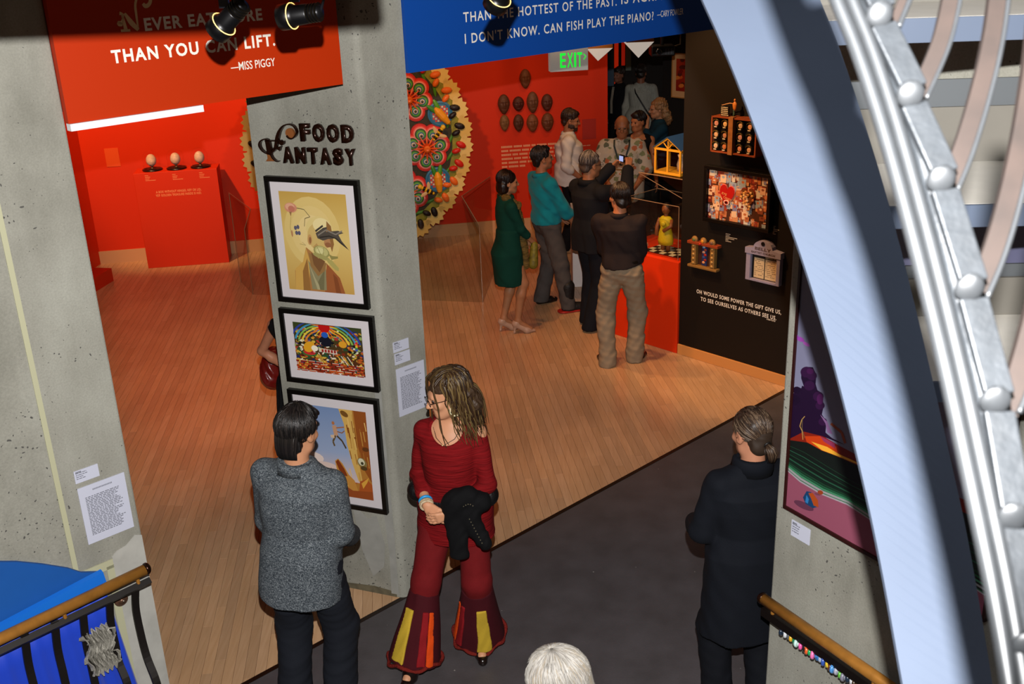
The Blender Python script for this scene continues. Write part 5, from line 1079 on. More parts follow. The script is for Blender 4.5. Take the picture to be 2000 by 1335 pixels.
# stairs seen through the ribs
stair = tag(empty('concrete_stairs', (0, 0, 0)), 'pale stair treads with blue-grey steel nosings behind the railing', 'stairs')
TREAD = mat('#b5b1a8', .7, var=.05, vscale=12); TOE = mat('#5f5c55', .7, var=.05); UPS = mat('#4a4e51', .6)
sd = hdir(93); sn = np.array([-sd[1], sd[0], 0]) ; sn = sn if sn[1] > 0 else -sn
for k, (yb, yw, yt, yg) in enumerate(((30, -60, -160, -230), (399, 312, 205, 150), (745, 598, 527, 500))):
    ys = 2.55 - .02 * k; xl = ((1560, 1668, 1765)[k] - 1950) * ys * 1.06 / FPX
    E_ = aty(1950, yb, ys); M = frame(E_, sd)      # front top edge of the tread
    far_ = onz(1950, yw, E_[2]); dep = max(.1, float((far_ - E_) @ sn)); dep = min(dep, .5)
    up1 = float((aty(1950, yt, far_[1]) - far_)[2]); up2 = float((aty(1950, yg, far_[1] + .02) - far_)[2])
    nz = .056
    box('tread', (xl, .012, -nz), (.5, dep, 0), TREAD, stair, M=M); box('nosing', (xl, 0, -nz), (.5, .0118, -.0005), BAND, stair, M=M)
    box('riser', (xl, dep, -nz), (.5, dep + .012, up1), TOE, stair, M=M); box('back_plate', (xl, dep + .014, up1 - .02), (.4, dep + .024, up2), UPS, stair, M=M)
# beam above the camera; it keeps the flash off the top of the walls on the left
A, B = EYE + ray(-700, -35) * 1.9, EYE + ray(750, -139) * 1.9
bd_ = Vector(B) - Vector(A)
struct(MB().sweep([A, B], [(0, 0), (.2, 0), (.2, .1), (0, .1)], (0, 0, 1)).build('ceiling_beam', mat('#2a1c14', .8)))
# ================================================================ people
class Sdf:
    """smooth union of simple volumes on a grid, meshed as one continuous skin"""
    def __init__(s): s.p = []
    def _a(s, fn, lo, hi, k, op): s.p.append((fn, np.asarray(lo, float), np.asarray(hi, float), k, op))
    def cone(s, a, b, ra, rb, k=.02, op=1, flat=None):
        a, b = np.asarray(a, float), np.asarray(b, float); d = b - a; L2 = max(float(d @ d), 1e-9); r = max(ra, rb)
        def fn(x, y, z):
            X, Y, Z = x - a[0], y - a[1], z - a[2]; t = np.clip((X * d[0] + Y * d[1] + Z * d[2]) / L2, 0, 1)
            return np.sqrt((X - t * d[0]) ** 2 + (Y - t * d[1]) ** 2 + (Z - t * d[2]) ** 2) - (ra + (rb - ra) * t)
        s._a(fn, np.minimum(a, b) - r, np.maximum(a, b) + r, k, op)
    def ell(s, c, r, R=None, k=.02, op=1):
        c, r = np.asarray(c, float), np.asarray(r, float); m = float(r.max())
        def fn(x, y, z):
            X, Y, Z = x - c[0], y - c[1], z - c[2]
            if R is not None: X, Y, Z = (R[0, 0] * X + R[1, 0] * Y + R[2, 0] * Z), (R[0, 1] * X + R[1, 1] * Y + R[2, 1] * Z), (R[0, 2] * X + R[1, 2] * Y + R[2, 2] * Z)
            k0 = np.sqrt((X / r[0]) ** 2 + (Y / r[1]) ** 2 + (Z / r[2]) ** 2) + 1e-6; k1 = np.sqrt((X / r[0] ** 2) ** 2 + (Y / r[1] ** 2) ** 2 + (Z / r[2] ** 2) ** 2) + 1e-6
            return k0 * (k0 - 1) / k1
        e = r if R is None else np.abs(R) @ r
        s._a(fn, c - e, c + e, k, op)
    def loft(s, rows, k=.02, op=1, T=None, n=2.3):
        """rows: (z, cx, cy, half width, half depth); T = (R, pivot) leaning the stack"""
        A = np.array(rows, float); A = A[A[:, 0].argsort()]; zs = A[:, 0]
        R, c = T if T is not None else (np.eye(3), np.zeros(3))
        def fn(x, y, z):
            X, Y, Z = x - c[0], y - c[1], z - c[2]; X, Y, Z = (R[0, 0] * X + R[1, 0] * Y + R[2, 0] * Z) + c[0], (R[0, 1] * X + R[1, 1] * Y + R[2, 1] * Z) + c[1], (R[0, 2] * X + R[1, 2] * Y + R[2, 2] * Z) + c[2]
            cx, cy, a, b = (np.interp(Z, zs, A[:, i]) for i in (1, 2, 3, 4))
            q = (np.abs((X - cx) / a) ** n + np.abs((Y - cy) / b) ** n) ** (1 / n); d = (q - 1) * np.minimum(a, b)
            return np.maximum(d, np.maximum(zs[0] - Z, Z - zs[-1]))
        pts = np.array([[sx * A[:, 3].max() + (A[:, 1].max() if sx > 0 else A[:, 1].min()), sy * A[:, 4].max() + (A[:, 2].max() if sy > 0 else A[:, 2].min()), z] for sx in (-1, 1) for sy in (-1, 1) for z in (zs[0], zs[-1])])
        pts = (pts - c) @ R.T + c; s._a(fn, pts.min(0), pts.max(0), k, op)
    def half(s, P, n, k=.004):     # cut everything on the side the normal points to
        P, n = np.asarray(P, float), np.asarray(n, float); n = n / np.linalg.norm(n)
        s.p.append((lambda x, y, z: -((x - P[0]) * n[0] + (y - P[1]) * n[1] + (z - P[2]) * n[2]), None, None, k, -1))
    def mesh(s, h, noise=0, freq=12, seed=0, aniso=(1, 1, 1)):
        adds = [p for p in s.p if p[4] > 0]; lo = np.min([p[1] for p in adds], 0) - .03; hi = np.max([p[2] for p in adds], 0) + .03
        n = np.ceil((hi - lo) / h).astype(int) + 1; ax = [lo[i] + h * np.arange(n[i]) for i in range(3)]
        D = np.full(n, .5, np.float32)
        for fn, a, b, k, op in s.p:
            if a is None: sl = (slice(None),) * 3
            else:
                i0 = np.clip(np.floor((a - lo - k - 2 * h) / h).astype(int), 0, n - 1); i1 = np.clip(np.ceil((b - lo + k + 2 * h) / h).astype(int) + 1, 1, n); sl = tuple(slice(i0[i], i1[i]) for i in range(3))
            x, y, z = ax[0][sl[0]][:, None, None], ax[1][sl[1]][None, :, None], ax[2][sl[2]][None, None, :]
            d = fn(x, y, z).astype(np.float32); o = D[sl]
            if op > 0: t = np.clip(.5 + .5 * (o - d) / k, 0, 1); D[sl] = o * (1 - t) + d * t - k * t * (1 - t)
            else: d = -d; t = np.clip(.5 - .5 * (o - d) / k, 0, 1); D[sl] = o * (1 - t) + d * t + k * t * (1 - t)
        if noise:
            r = np.random.RandomState(seed); W = 0
            for q in range(4):
                w = r.randn(3) * freq * (1 + .7 * q) * np.array(aniso); f = r.rand() * 6.28
                W = W + np.sin(ax[0][:, None, None] * w[0] + ax[1][None, :, None] * w[1] + ax[2][None, None, :] * w[2] + f + (W * .8 if q else 0)) / (1 + .6 * q)
            D += (noise * W).astype(np.float32)
        D[0], D[-1], D[:, 0], D[:, -1], D[:, :, 0], D[:, :, -1] = (.5,) * 6
        S = D < 0; c = np.zeros(n - 1, np.int8)
        for i in (0, 1):
            for j in (0, 1):
                for k in (0, 1): c += S[i:n[0] - 1 + i, j:n[1] - 1 + j, k:n[2] - 1 + k]
        I = np.argwhere((c > 0) & (c < 8)); off = np.array([(i, j, k) for i in (0, 1) for j in (0, 1) for k in (0, 1)])
        V = np.stack([D[I[:, 0] + o[0], I[:, 1] + o[1], I[:, 2] + o[2]] for o in off], 1).astype(float)
        acc = np.zeros((len(I), 3)); cnt = np.zeros(len(I))
        for a in range(8):
            for b in range(a + 1, 8):
                if np.abs(off[a] - off[b]).sum() != 1: continue
                m = (V[:, a] < 0) != (V[:, b] < 0); t = V[m, a] / (V[m, a] - V[m, b]); acc[m] += off[a] + (off[b] - off[a]) * t[:, None]; cnt[m] += 1
        P = lo + h * (I + acc / cnt[:, None]); ix = np.full(n - 1, -1, np.int32); ix[I[:, 0], I[:, 1], I[:, 2]] = np.arange(len(I)); F = []
        for a in range(3):
            u, v = (a + 1) % 3, (a + 2) % 3; s0 = [slice(0, -1)] * 3; s1 = [slice(0, -1)] * 3; s1[a] = slice(1, None); s0[a] = slice(0, -1)
            e = S[tuple(s0)] != S[tuple(s1)]; E = np.argwhere(e); E = E[(E[:, u] > 0) & (E[:, v] > 0)]
            ins = S[E[:, 0], E[:, 1], E[:, 2]]; du, dv = np.eye(3, dtype=int)[u], np.eye(3, dtype=int)[v]
            q = [ix[tuple((E - x).T)] for x in (0 * du, du, du + dv, dv)]; Q = np.stack(q, 1); Q[ins] = Q[ins][:, ::-1]; Q = Q[:, ::-1] if True else Q; F.append(Q)
        F = np.concatenate(F); F = F[(F >= 0).all(1)]; return P, F
    def build(s, name, m, parent, h=.007, **k):
        P, F = s.mesh(h, **k); me = bpy.data.meshes.new(name); me.vertices.add(len(P)); me.vertices.foreach_set('co', P.astype(np.float32).ravel())
        me.loops.add(F.size); me.loops.foreach_set('vertex_index', F.astype(np.int32).ravel()); me.polygons.add(len(F)); me.polygons.foreach_set('loop_start', np.arange(0, F.size, 4, dtype=np.int32)); me.polygons.foreach_set('loop_total', np.full(len(F), 4, np.int32))
        me.polygons.foreach_set('use_smooth', np.ones(len(F), bool)); me.update(calc_edges=True); me.validate(); me.materials.append(m)
        o = bpy.data.objects.new(name, me); COL.objects.link(o); o.parent = parent; return o
def local(P, yaw, k, W):
    d = np.asarray(W, float) - np.array([P[0], P[1], 0]); return np.array([d @ hdir(yaw + 90), d @ hdir(yaw), d[2]]) / k
def ik(a, b, l1, l2, hint):
    a, b, hint = (np.asarray(q, float) for q in (a, b, hint)); d = b - a; L = np.linalg.norm(d)
    if L > (l1 + l2) * .999: b = a + d / L * (l1 + l2) * .999; d = b - a; L = np.linalg.norm(d)
    u = d / L; x = (l1 * l1 - l2 * l2 + L * L) / (2 * L); hh = math.sqrt(max(l1 * l1 - x * x, 0)); w = hint - u * (hint @ u); w = w / (np.linalg.norm(w) + 1e-9)
    return a + u * x + w * hh, b
def rotm(yaw=0, pitch=0, roll=0):
    """yaw turns to the right, pitch nods forward (down), roll tips to the right"""
    cy, sy, cp, sp, cr, sr = math.cos(R_(-yaw)), math.sin(R_(-yaw)), math.cos(R_(-pitch)), math.sin(R_(-pitch)), math.cos(R_(roll)), math.sin(R_(roll))
    Z = np.array([[cy, -sy, 0], [sy, cy, 0], [0, 0, 1]]); X = np.array([[1, 0, 0], [0, cp, -sp], [0, sp, cp]]); Y = np.array([[cr, 0, sr], [0, 1, 0], [-sr, 0, cr]]); return Z @ X @ Y
class Fig:
    def __init__(s, label, x, y, yaw, h=1.75, female=False, lean=0, twist=0, head=(0, 0, 0), feet=((-.10, 0, 0), (.10, 0, 0)), footyaw=(-8, 8), hands=None, elbow=None, knee=(0, 1, .0), skin='#b07a58', grid=.007, heel=0, side=0, z=0, fat=0, sh=None):
        s.x, s.y, s.yaw = x, y, yaw
        s.root = tag(empty('person', M=frame((x, y, z), hdir(yaw + 90))), label, 'person'); s.k = k = h / (1.75 + heel); s.lift = heel * .9; s.g = grid; s.fem = female; s.skin = mat(skin, .5, var=.06, vscale=14, spec=.35); s.fat = fat
        s.T = (rotm(twist, lean, side), np.array([0, 0, (.97 + s.lift) * k])); U = s.U
        w = sh or (.165 if female else .187); s.J = J = {}
        J['pel'] = np.array([0, 0, .97 + s.lift]) * k; J['wai'] = U((0, 0, 1.11)); J['che'] = U((0, .005, 1.30)); J['nek'] = U((0, -.015, 1.475)); J['hed'] = U((0, .02, 1.625))
        s.HR = rotm(*head); s.HT = s.T[0] @ s.HR
        for i, q in enumerate((-1, 1)):
            n = 'LR'[i]; J['sh' + n] = U((q * w, -.01, 1.392)); f = np.asarray(feet[i], float); an = np.array([f[0], f[1], f[2] + .085 + heel]) * k
            J['hp' + n] = np.array([q * .09, 0, .93 + s.lift]) * k; kd = np.array([math.sin(R_(footyaw[i])), math.cos(R_(footyaw[i])), 0]) + np.array([0, 0, .02])
            J['kn' + n], J['an' + n] = ik(J['hp' + n], an, .44 * k, .425 * k, kd); s.fy = footyaw
            if hands is not None and hands[i] is not None and len(hands[i]) == 4 and hands[i][3] == 'px': hands = list(hands); hands[i] = s.px(*hands[i][:3])
            t = (hands[i] if hands is not None and hands[i] is not None else (q * .27, .06, .80)); e = (elbow[i] if elbow is not None and elbow[i] is not None else (q * .5, -1, -.2))
            J['el' + n], J['wr' + n] = ik(J['sh' + n], np.asarray(t, float) * k, .285 * k, .255 * k, e)
        s.heel = heel
    def U(s, p): return s.T[0] @ ((np.asarray(p, float) + np.array([0, 0, s.lift])) * s.k - s.T[1]) + s.T[1]
    def H(s, p): return s.J['hed'] + s.HT @ (np.asarray(p, float) * s.k)
    def px(s, u, v, fwd):
        """local point under a pixel on the upright plane fwd metres before the person"""
        n = hdir(s.yaw); W = onpl(u, v, np.array([s.x, s.y, 0]) + n * fwd, n); return local((s.x, s.y), s.yaw, s.k, W)
    def body(s, hand=('relaxed', 'relaxed'), hdir_=(None, None), palm=(None, None), arms=1.0, legs=True, eyes=True, grid=None):
        b = Sdf(); J, k = s.J, s.k; T = s.HT; fm = s.fem
        b.ell(J['pel'] - [0, 0, .02 * k], np.array([.16, .112, .12]) * k, k=.05); b.ell(J['wai'], np.array([.132 if fm else .142, .095, .15]) * k, s.T[0], k=.05); b.ell(J['che'], np.array([.142 if fm else .162, .108, .17]) * k, s.T[0], k=.05)
        b.cone(J['nek'] - s.T[0] @ [0, 0, .07 * k], s.H((0, -.02, -.06)), .062 * k if not fm else .052 * k, .054 * k if not fm else .046 * k, k=.03)
        # head
        b.ell(s.H((0, -.012, .03)), np.array([.073, .092, .085]) * k, T, k=.02); b.ell(s.H((0, .022, -.03)), np.array([.060, .07, .082]) * k, T, k=.03); b.ell(s.H((0, .058, -.088)), np.array([.030, .026, .022]) * k, T, k=.03); b.cone(s.H((-.045, .01, -.075)), s.H((-.012, .06, -.095)), .018 * k, .016 * k, k=.03); b.cone(s.H((.045, .01, -.075)), s.H((.012, .06, -.095)), .018 * k, .016 * k, k=.03)
        b.cone(s.H((-.03, .076, .022)), s.H((.03, .076, .022)), .012 * k, .012 * k, k=.02)
        for q in (-1, 1): b.ell(s.H((q * .031, .098, .0)), np.array([.016, .016, .011]) * k, T, k=.012, op=-1); b.ell(s.H((q * .04, .062, -.03)), np.array([.02, .02, .018]) * k, T, k=.02)
        b.cone(s.H((0, .09, .006)), s.H((0, .112, -.030)), .0075 * k, .0115 * k, k=.012); b.cone(s.H((-.010, .098, -.034)), s.H((.010, .098, -.034)), .0085 * k, .0085 * k, k=.008)
        b.cone(s.H((-.018, .082, -.056)), s.H((.018, .082, -.056)), .0085 * k, .0085 * k, k=.008); b.cone(s.H((-.015, .080, -.068)), s.H((.015, .080, -.068)), .0095 * k, .0095 * k, k=.008)
        for q in (-1, 1): b.ell(s.H((q * .077, -.012, -.008)), np.array([.010, .022, .034]) * k, T @ rotm(q * 18, 0, 0), k=.01); b.ell(s.H((q * .086, -.004, -.005)), np.array([.006, .011, .018]) * k, T, k=.006, op=-1)
        # limbs
        for i, n in enumerate('LR'):
            b.cone(s.U(((-1, 1)[i] * .05, -.012, 1.41)), J['sh' + n], .055 * k, .046 * k, k=.04)
            f = .86 if fm else 1
            b.cone(J['sh' + n], J['el' + n], .048 * k * f, .038 * k * f, k=.03); b.cone(J['el' + n], J['el' + n] + (J['wr' + n] - J['el' + n]) * .35, .038 * k * f, .040 * k * f, k=.02); b.cone(J['el' + n] + (J['wr' + n] - J['el' + n]) * .35, J['wr' + n], .040 * k * f, .026 * k * f, k=.02)
            s.hand(b, n, hand[i], hdir_[i], palm[i])
            if legs:
                b.cone(J['hp' + n], J['kn' + n], .082 * k, .052 * k, k=.04); c = J['kn' + n] + (J['an' + n] - J['kn' + n]) * .3 + np.array([0, -.014, 0]) * k; b.cone(J['kn' + n], c, .05 * k, .052 * k, k=.03); b.cone(c, J['an' + n], .052 * k, .034 * k, k=.03)
                d = np.array([math.sin(R_(s.fy[i])), math.cos(R_(s.fy[i])), 0]); b.cone(J['an' + n] - [0, 0, .03 * k], J['an' + n] + d * .14 * k + [0, 0, -.05 * k - s.heel * k * .9], .036 * k, .026 * k, k=.03)
        o = b.build('body', s.skin, s.root, grid or s.g)
        if eyes:
            for q in (-1, 1): MB().ball(tuple(s.H((q * .031, .080, .001))), .0105 * k, 10).build('eye', mat('#2a1a14', .15, spec=.8), s.root, smooth=True)
        return o
    def hand(s, b, n, kind='relaxed', d=None, pn=None):
        J, k = s.J, s.k * (.9 if s.fem else 1); w = J['wr' + n]; q = -1 if n == 'L' else 1
        d = (w - J['el' + n]) if d is None else np.asarray(d, float); d = d / np.linalg.norm(d)
        pn = np.array([-q, .15, 0]) if pn is None else np.asarray(pn, float); pn = pn - d * (pn @ d); pn = pn / np.linalg.norm(pn); a = np.cross(pn, d) ; a = a / np.linalg.norm(a)   # a: across the palm
        th = a if (kind != 'flip') else -a
        if n == 'L': th = -th
        c = w + d * .045 * k
        for t in (-.026, -.009, .009, .026): b.cone(w + th * t * .55 * k, w + d * .085 * k + th * t * k, .0135 * k, .0115 * k, k=.012)
        curl = {'relaxed': .5, 'flip': .5, 'grip': 1.25, 'flat': .15, 'fist': 1.5}[kind]
        for j, (t, L) in enumerate(((.030, .072), (.010, .082), (-.010, .076), (-.029, .058))):
            p = w + d * .085 * k + th * t * k; ang = curl * (.35 + .04 * j); r = .0088 * k
            for L_ in (.45, .31, .24):
                ax = d * math.cos(ang) + pn * math.sin(ang); e = p + ax * L * L_ * k; b.cone(p, e, r, r * .93, k=.004); p = e; r *= .92; ang += curl * .75
        p = w + d * .022 * k + th * .028 * k; ax = d * .62 + th * .68 + pn * .35; ax = ax / np.linalg.norm(ax); e = p + ax * .042 * k; b.cone(w + d * .012 * k, p, .014 * k, .0125 * k, k=.012); b.cone(p, e, .0125 * k, .0105 * k, k=.008); ax2 = d * .85 + th * .2 + pn * (.35 + .4 * curl); ax2 = ax2 / np.linalg.norm(ax2); b.cone(e, e + ax2 * .034 * k, .0103 * k, .0085 * k, k=.005)
    def trousers(s, m, hem=.09, r=(.098, .078, .078), waist=1.03, noise=.0022, name='trousers', grid=None, hemr=None):
        b = Sdf(); J, k = s.J, s.k; f = s.fat
        b.ell(J['pel'] - [0, 0, .03 * k], np.array([.182 + f, .132 + f, .13]) * k, k=.04); b.loft([((.93 + s.lift) * k, 0, 0, (.175 + f) * k, (.125 + f) * k), ((waist + s.lift) * k, 0, 0, (.158 + f) * k, (.112 + f) * k)], k=.03)
        for n in 'LR':
            kn, an = J['kn' + n], J['an' + n]; e = kn + (an - kn) * ((.425 - (hem - .085)) / .425); b.cone(J['hp' + n], kn, r[0] * k, r[1] * k, k=.035); b.cone(kn, e, r[1] * k, (hemr or r[2]) * k, k=.03)
        b.half((0, 0, max((min(J['anL'][2], J['anR'][2]) - (.085 - hem + .02) * k), .004)), (0, 0, -1))
        return b.build(name, m, s.root, grid or s.g, noise=noise, freq=16, seed=int(k * 1000) % 97, aniso=(1, 1, 1.6))
    def shoes(s, m, heel=0, boot=0, sole=None):
        for i, n in enumerate('LR'):
            b = Sdf(); k = s.k; an = s.J['an' + n].copy(); base = an[2] - .085 * k - s.heel * k; d = np.array([math.sin(R_(s.fy[i])), math.cos(R_(s.fy[i])), 0]); z = np.array([0, 0, 1.0]); g = np.array([an[0], an[1], base])
            hz = s.heel * k
            b.cone(g + z * (.032 * k + hz) - d * .035 * k, g + z * (.028 * k + hz * .1) + d * .10 * k, .036 * k, .040 * k, k=.02); b.cone(g + z * (.024 * k + hz * .1) + d * .10 * k, g + z * .022 * k + d * (.165 + .02 * (heel > 0)) * k, .040 * k, .028 * k if not heel else .012 * k, k=.02); b.cone(g + z * (.045 * k + hz) - d * .02 * k, g + z * ((.085 + boot) * k + hz), .04 * k, .042 * k + .02 * bool(boot), k=.02)
            if boot: b.cone(g + z * (.11 * k + hz), g + z * (.045 * k + hz * .5) + d * .09 * k, .052 * k, .044 * k, k=.02)
            if heel: b.cone(g - d * .045 * k + z * .02 * k, g - d * .05 * k + z * .001, .016 * k, .006 * k, k=.008); b.cone(g - d * .045 * k + z * .02 * k, g - d * .035 * k + z * hz, .008 * k, .022 * k, k=.01)
            b.half((0, 0, base + .001), (0, 0, -1), .002); 
            if heel: b.half(tuple(g + z * (.06 * k + hz)), (0, .25, 1), .004)
            o = b.build('shoe', m, s.root, .005)
            if sole: so = Sdf(); so.cone(g - d * .05 * k + z * .008, g + d * .15 * k + z * .008, .046 * k, .038 * k); so.half((0, 0, base + .018), (0, 0, 1), .002); so.half((0, 0, base + .001), (0, 0, -1), .002); so.build('sole', sole, o, .005); 
    def top(s, m, hem=.92, sleeve=1.0, wid=1.0, hemw=None, collar=None, sr=(.062, .054, .045), name='shirt', noise=.003, freq=14, neck=1.475, grid=None, nk=(.07, .068), depth=1.0, front_open=None, scoop=None, extra=None, aniso=(1, 1, 1)):
        b = Sdf(); J, k = s.J, s.k; f = s.fat; w = (.9 if s.fem else 1) * wid; hw = hemw or (.178 + f)
        rows = [(hem, 0, 0, hw, (.128 + f * 1.1) * depth), (1.0, 0, .01 * bool(f), max(hw * .98, .165 * w + f), (.125 + f * 1.25) * depth), (1.12, 0, .012 + f * .3, (.158 * w + f), (.118 + f * 1.3) * depth), (1.25, 0, .008, .176 * w + f * .7, .128 * depth + f * .6), (1.34, 0, .0, .180 * w + f * .4, .122 * depth + f * .2), (1.395, 0, -.006, .155 * w, .105), (1.44, 0, -.012, .115 * w, .09), (neck - .01, 0, -.014, nk[0] * 1.08, nk[1] * 1.05), (neck + .01, 0, -.014, *nk)]
        b.loft([((z + s.lift) * k, cx * k, cy * k, a * k, d * k) for z, cx, cy, a, d in rows], k=.03, T=s.T)
        for i, n in enumerate('LR'):
            b.cone(s.U(((-1, 1)[i] * .045, -.012, 1.418)), J['sh' + n] - s.T[0] @ np.array([(-1, 1)[i] * .012, 0, .004]) * k, .062 * k, sr[0] * .97 * k, k=.045)
            if sleeve > 0:
                e = J['el' + n]; q = min(sleeve / .5, 1); b.cone(J['sh' + n], J['sh' + n] + (e - J['sh' + n]) * q, sr[0] * k, (sr[0] + (sr[1] - sr[0]) * q) * k, k=.03)
                if sleeve > .5: q = (sleeve - .5) / .5; b.cone(e, e + (J['wr' + n] - e) * q, sr[1] * k, (sr[1] + (sr[2] - sr[1]) * q) * k, k=.02)
                if sleeve < 1: en = (J['sh' + n] + (e - J['sh' + n]) * sleeve / .5) if sleeve <= .5 else e + (J['wr' + n] - e) * (sleeve - .5) / .5; d = (e - J['sh' + n]) if sleeve <= .5 else (J['wr' + n] - e)
        if extra: extra(b)
        if scoop: c, r = scoop; b.ell(s.U(c), np.array(r) * k, s.T[0], k=.006, op=-1)
        return b.build(name, m, s.root, grid or s.g, noise=noise, freq=freq, seed=int(hem * 100), aniso=aniso)
    def collar(s, m, r=.066, h=.045, open_=.05, name='collar'):
        mb = MB(); k = s.k; vs = []; n = 20
        for i in range(n + 1):
            a = R_(-70 - 220 * (i / n)) if 0 else R_(110 + 320 * (i / n) + 0); ca, sa = math.cos(a), math.sin(a); y0 = -.015
            for z, rr_ in ((1.45, 1.12), (1.45 + h, 1.0), (1.45 + h * .8, 1.12), (1.445, 1.28)): vs.append(tuple(s.U((ca * r * rr_, y0 + sa * r * rr_ * .98, z - .02 * (sa > .5)))))
        fs = [(i * 4 + j, (i + 1) * 4 + j, (i + 1) * 4 + (j + 1) % 4, i * 4 + (j + 1) % 4) for i in range(n) for j in range(4)]
        return mb.add(vs, fs).build(name, m, s.root, smooth=True)
    def belt(s, m, z=1.02, hgt=.034, grow=.006):
        b = Sdf(); k = s.k; f = s.fat; b.loft([((z + s.lift) * k, 0, 0, (.164 + f + grow) * k, (.118 + f + grow) * k), ((z + hgt + s.lift) * k, 0, 0, (.160 + f + grow) * k, (.115 + f + grow) * k)], k=.004); return b.build('belt', m, s.root, .006)
    def hair(s, m, adds, cuts=(), noise=.003, freq=60, grid=None, name='hair', aniso=(1, 1, .5)):
        b = Sdf()
        for c, r in adds: b.ell(s.H(c), np.array(r) * s.k, s.HT, k=.02)
        for c, r in cuts: b.ell(s.H(c), np.array(r) * s.k, s.HT, k=.012, op=-1)
        return b.build(name, m, s.root, grid or max(s.g * .75, .0045), noise=noise, freq=freq, seed=5, aniso=aniso)
    def strands(s, paths, cols, r=.0028, name='hair_strands', parent=None, n=4):
        mb = MB(); q = random.Random(1)
        for P in paths:
            pts = [s.H(p) for p in P]; L = len(pts); mb.tube(pts, [r * s.k * (1 - .75 * (i / (L - 1)) ** 2) for i in range(L)], n, q.choice(cols))
        o = mb.build(name, print_mat(.42, .4, name='hair_strands'), parent or s.root, smooth=True); o['kind'] = 'stuff'; return o
    def glasses(s, c='#1a1412'):
        mb = MB(); k = s.k
        for q in (-1, 1):
            mb.tube([s.H((q * .032 + .023 * math.cos(t), .104, .0 + .018 * math.sin(t))) for t in [2 * math.pi * i / 14 for i in range(15)]], .0017, 5, cap=False); mb.tube([s.H((q * .055, .103, .004)), s.H((q * .078, .05, .004)), s.H((q * .084, -.01, .0))], .0017, 5)
        mb.tube([s.H((-.01, .105, .004)), s.H((.01, .105, .004))], .0017, 5); return mb.build('glasses', mat(c, .3, metal=.3), s.root)
def scalp_strands(n, seed, rx=.086, ry=.104, rz=.098, c=(0, -.014, .034), back=True, drop=1.0, wave=.004, a0=0, a1=360, t1=105):
    q = random.Random(seed); out = []
    for i in range(n):
        a = R_(a0 + (a1 - a0) * q.random()); P = []; tt = t1 * (.75 + .3 * q.random()); f = q.random() * 6
        for j in range(9):
            t = R_(4 + tt * j / 8); aa = a + .25 * math.sin(f) * j / 8; w = 1.0 + .02 * math.sin(f + j * 1.1)
            P.append((c[0] + rx * w * math.sin(t) * math.cos(aa), c[1] + ry * w * math.sin(t) * math.sin(aa), c[2] + rz * w * math.cos(t)))
        out.append(P)
    return out
BASE_HAIR = [((0, -.022, .042), (.083, .099, .088))]
FACE_CUT = [((0, .118, -.05), (.078, .075, .105))]
# ---------------------------------------------------------------- near people
def cloth(c, **k): return mat(c, k.pop('rough', .85), sheen=k.pop('sheen', 0), bump=k.pop('bump', .25), bscale=k.pop('bscale', 300), var=k.pop('var', .08), vscale=k.pop('vscale', 9), spec=.2, **k)
def tweed():
    m, nt, b = _new('tweed'); L = nt.links; tc = _N(nt, 'ShaderNodeTexCoord')
    w1 = _N(nt, 'ShaderNodeTexNoise'); w1.inputs['Scale'].default_value = 270; w1.inputs['Detail'].default_value = 3
    mp = _N(nt, 'ShaderNodeMapping'); mp.inputs['Scale'].default_value = (1.5, 1.5, .45); L.new(tc.outputs['Object'], mp.inputs[0]); L.new(mp.outputs[0], w1.inputs['Vector'])
    w2 = _N(nt, 'ShaderNodeTexNoise'); w2.inputs['Scale'].default_value = 240; mp2 = _N(nt, 'ShaderNodeMapping'); mp2.inputs['Scale'].default_value = (.35, .35, 1.6); L.new(tc.outputs['Object'], mp2.inputs[0]); L.new(mp2.outputs[0], w2.inputs['Vector'])
    ad = _N(nt, 'ShaderNodeMath', operation='MULTIPLY_ADD'); L.new(w1.outputs['Fac'], ad.inputs[0]); ad.inputs[1].default_value = .6; mu = _N(nt, 'ShaderNodeMath', operation='MULTIPLY'); L.new(w2.outputs['Fac'], mu.inputs[0]); mu.inputs[1].default_value = .4; L.new(mu.outputs[0], ad.inputs[2])
    r = _N(nt, 'ShaderNodeValToRGB'); e = r.color_ramp.elements; e[0].position = .38; e[0].color = lin('#1d2228'); e[1].position = .66; e[1].color = lin('#8b9194'); q = e.new(.5); q.color = lin('#434a50'); L.new(ad.outputs[0], r.inputs[0]); L.new(r.outputs[0], b.inputs['Base Color']); b.inputs['Roughness'].default_value = .9; b.inputs['Specular IOR Level'].default_value = .15
    bp = _N(nt, 'ShaderNodeBump'); bp.inputs['Strength'].default_value = .4; bp.inputs['Distance'].default_value = .004; L.new(ad.outputs[0], bp.inputs['Height']); L.new(bp.outputs[0], b.inputs['Normal']); return m
P = onz(603, 786, 1.76)
f = Fig('person in a grey tweed jacket seen from behind facing the framed prints', P[0] - .12, P[1] - .01, 14, 1.75, side=5, head=(14, 8, -4), hands=((-.15, .22, .95), (.16, .23, .95)), elbow=((-.25, -1, -.3), (.25, -1, -.3)), feet=((-.12, -.02, 0), (.11, .02, 0)), footyaw=(-12, 14), skin='#b5805f', grid=.006, sh=.172)
f.body(eyes=True); TW = tweed()
f.top(TW, hem=.74, sleeve=.97, wid=1.10, hemw=.205, depth=1.2, sr=(.066, .066, .055), name='jacket', noise=.0035, freq=9, neck=1.475, nk=(.085, .082), grid=.006)
f.collar(TW, .081, .05, name='jacket_collar'); f.trousers(cloth('#15181f'), hem=.03, r=(.105, .088, .085), grid=.007); f.shoes(mat('#120c0a', .3))
o = f.hair(mat('#0f0c0c', .45), [((0, -.03, .042), (.086, .096, .086)), ((0, -.072, -.04), (.064, .045, .07)), ((0, .045, .078), (.066, .05, .038))], FACE_CUT + [((.0, .04, -.075), (.1, .06, .06))], noise=.004, freq=70)
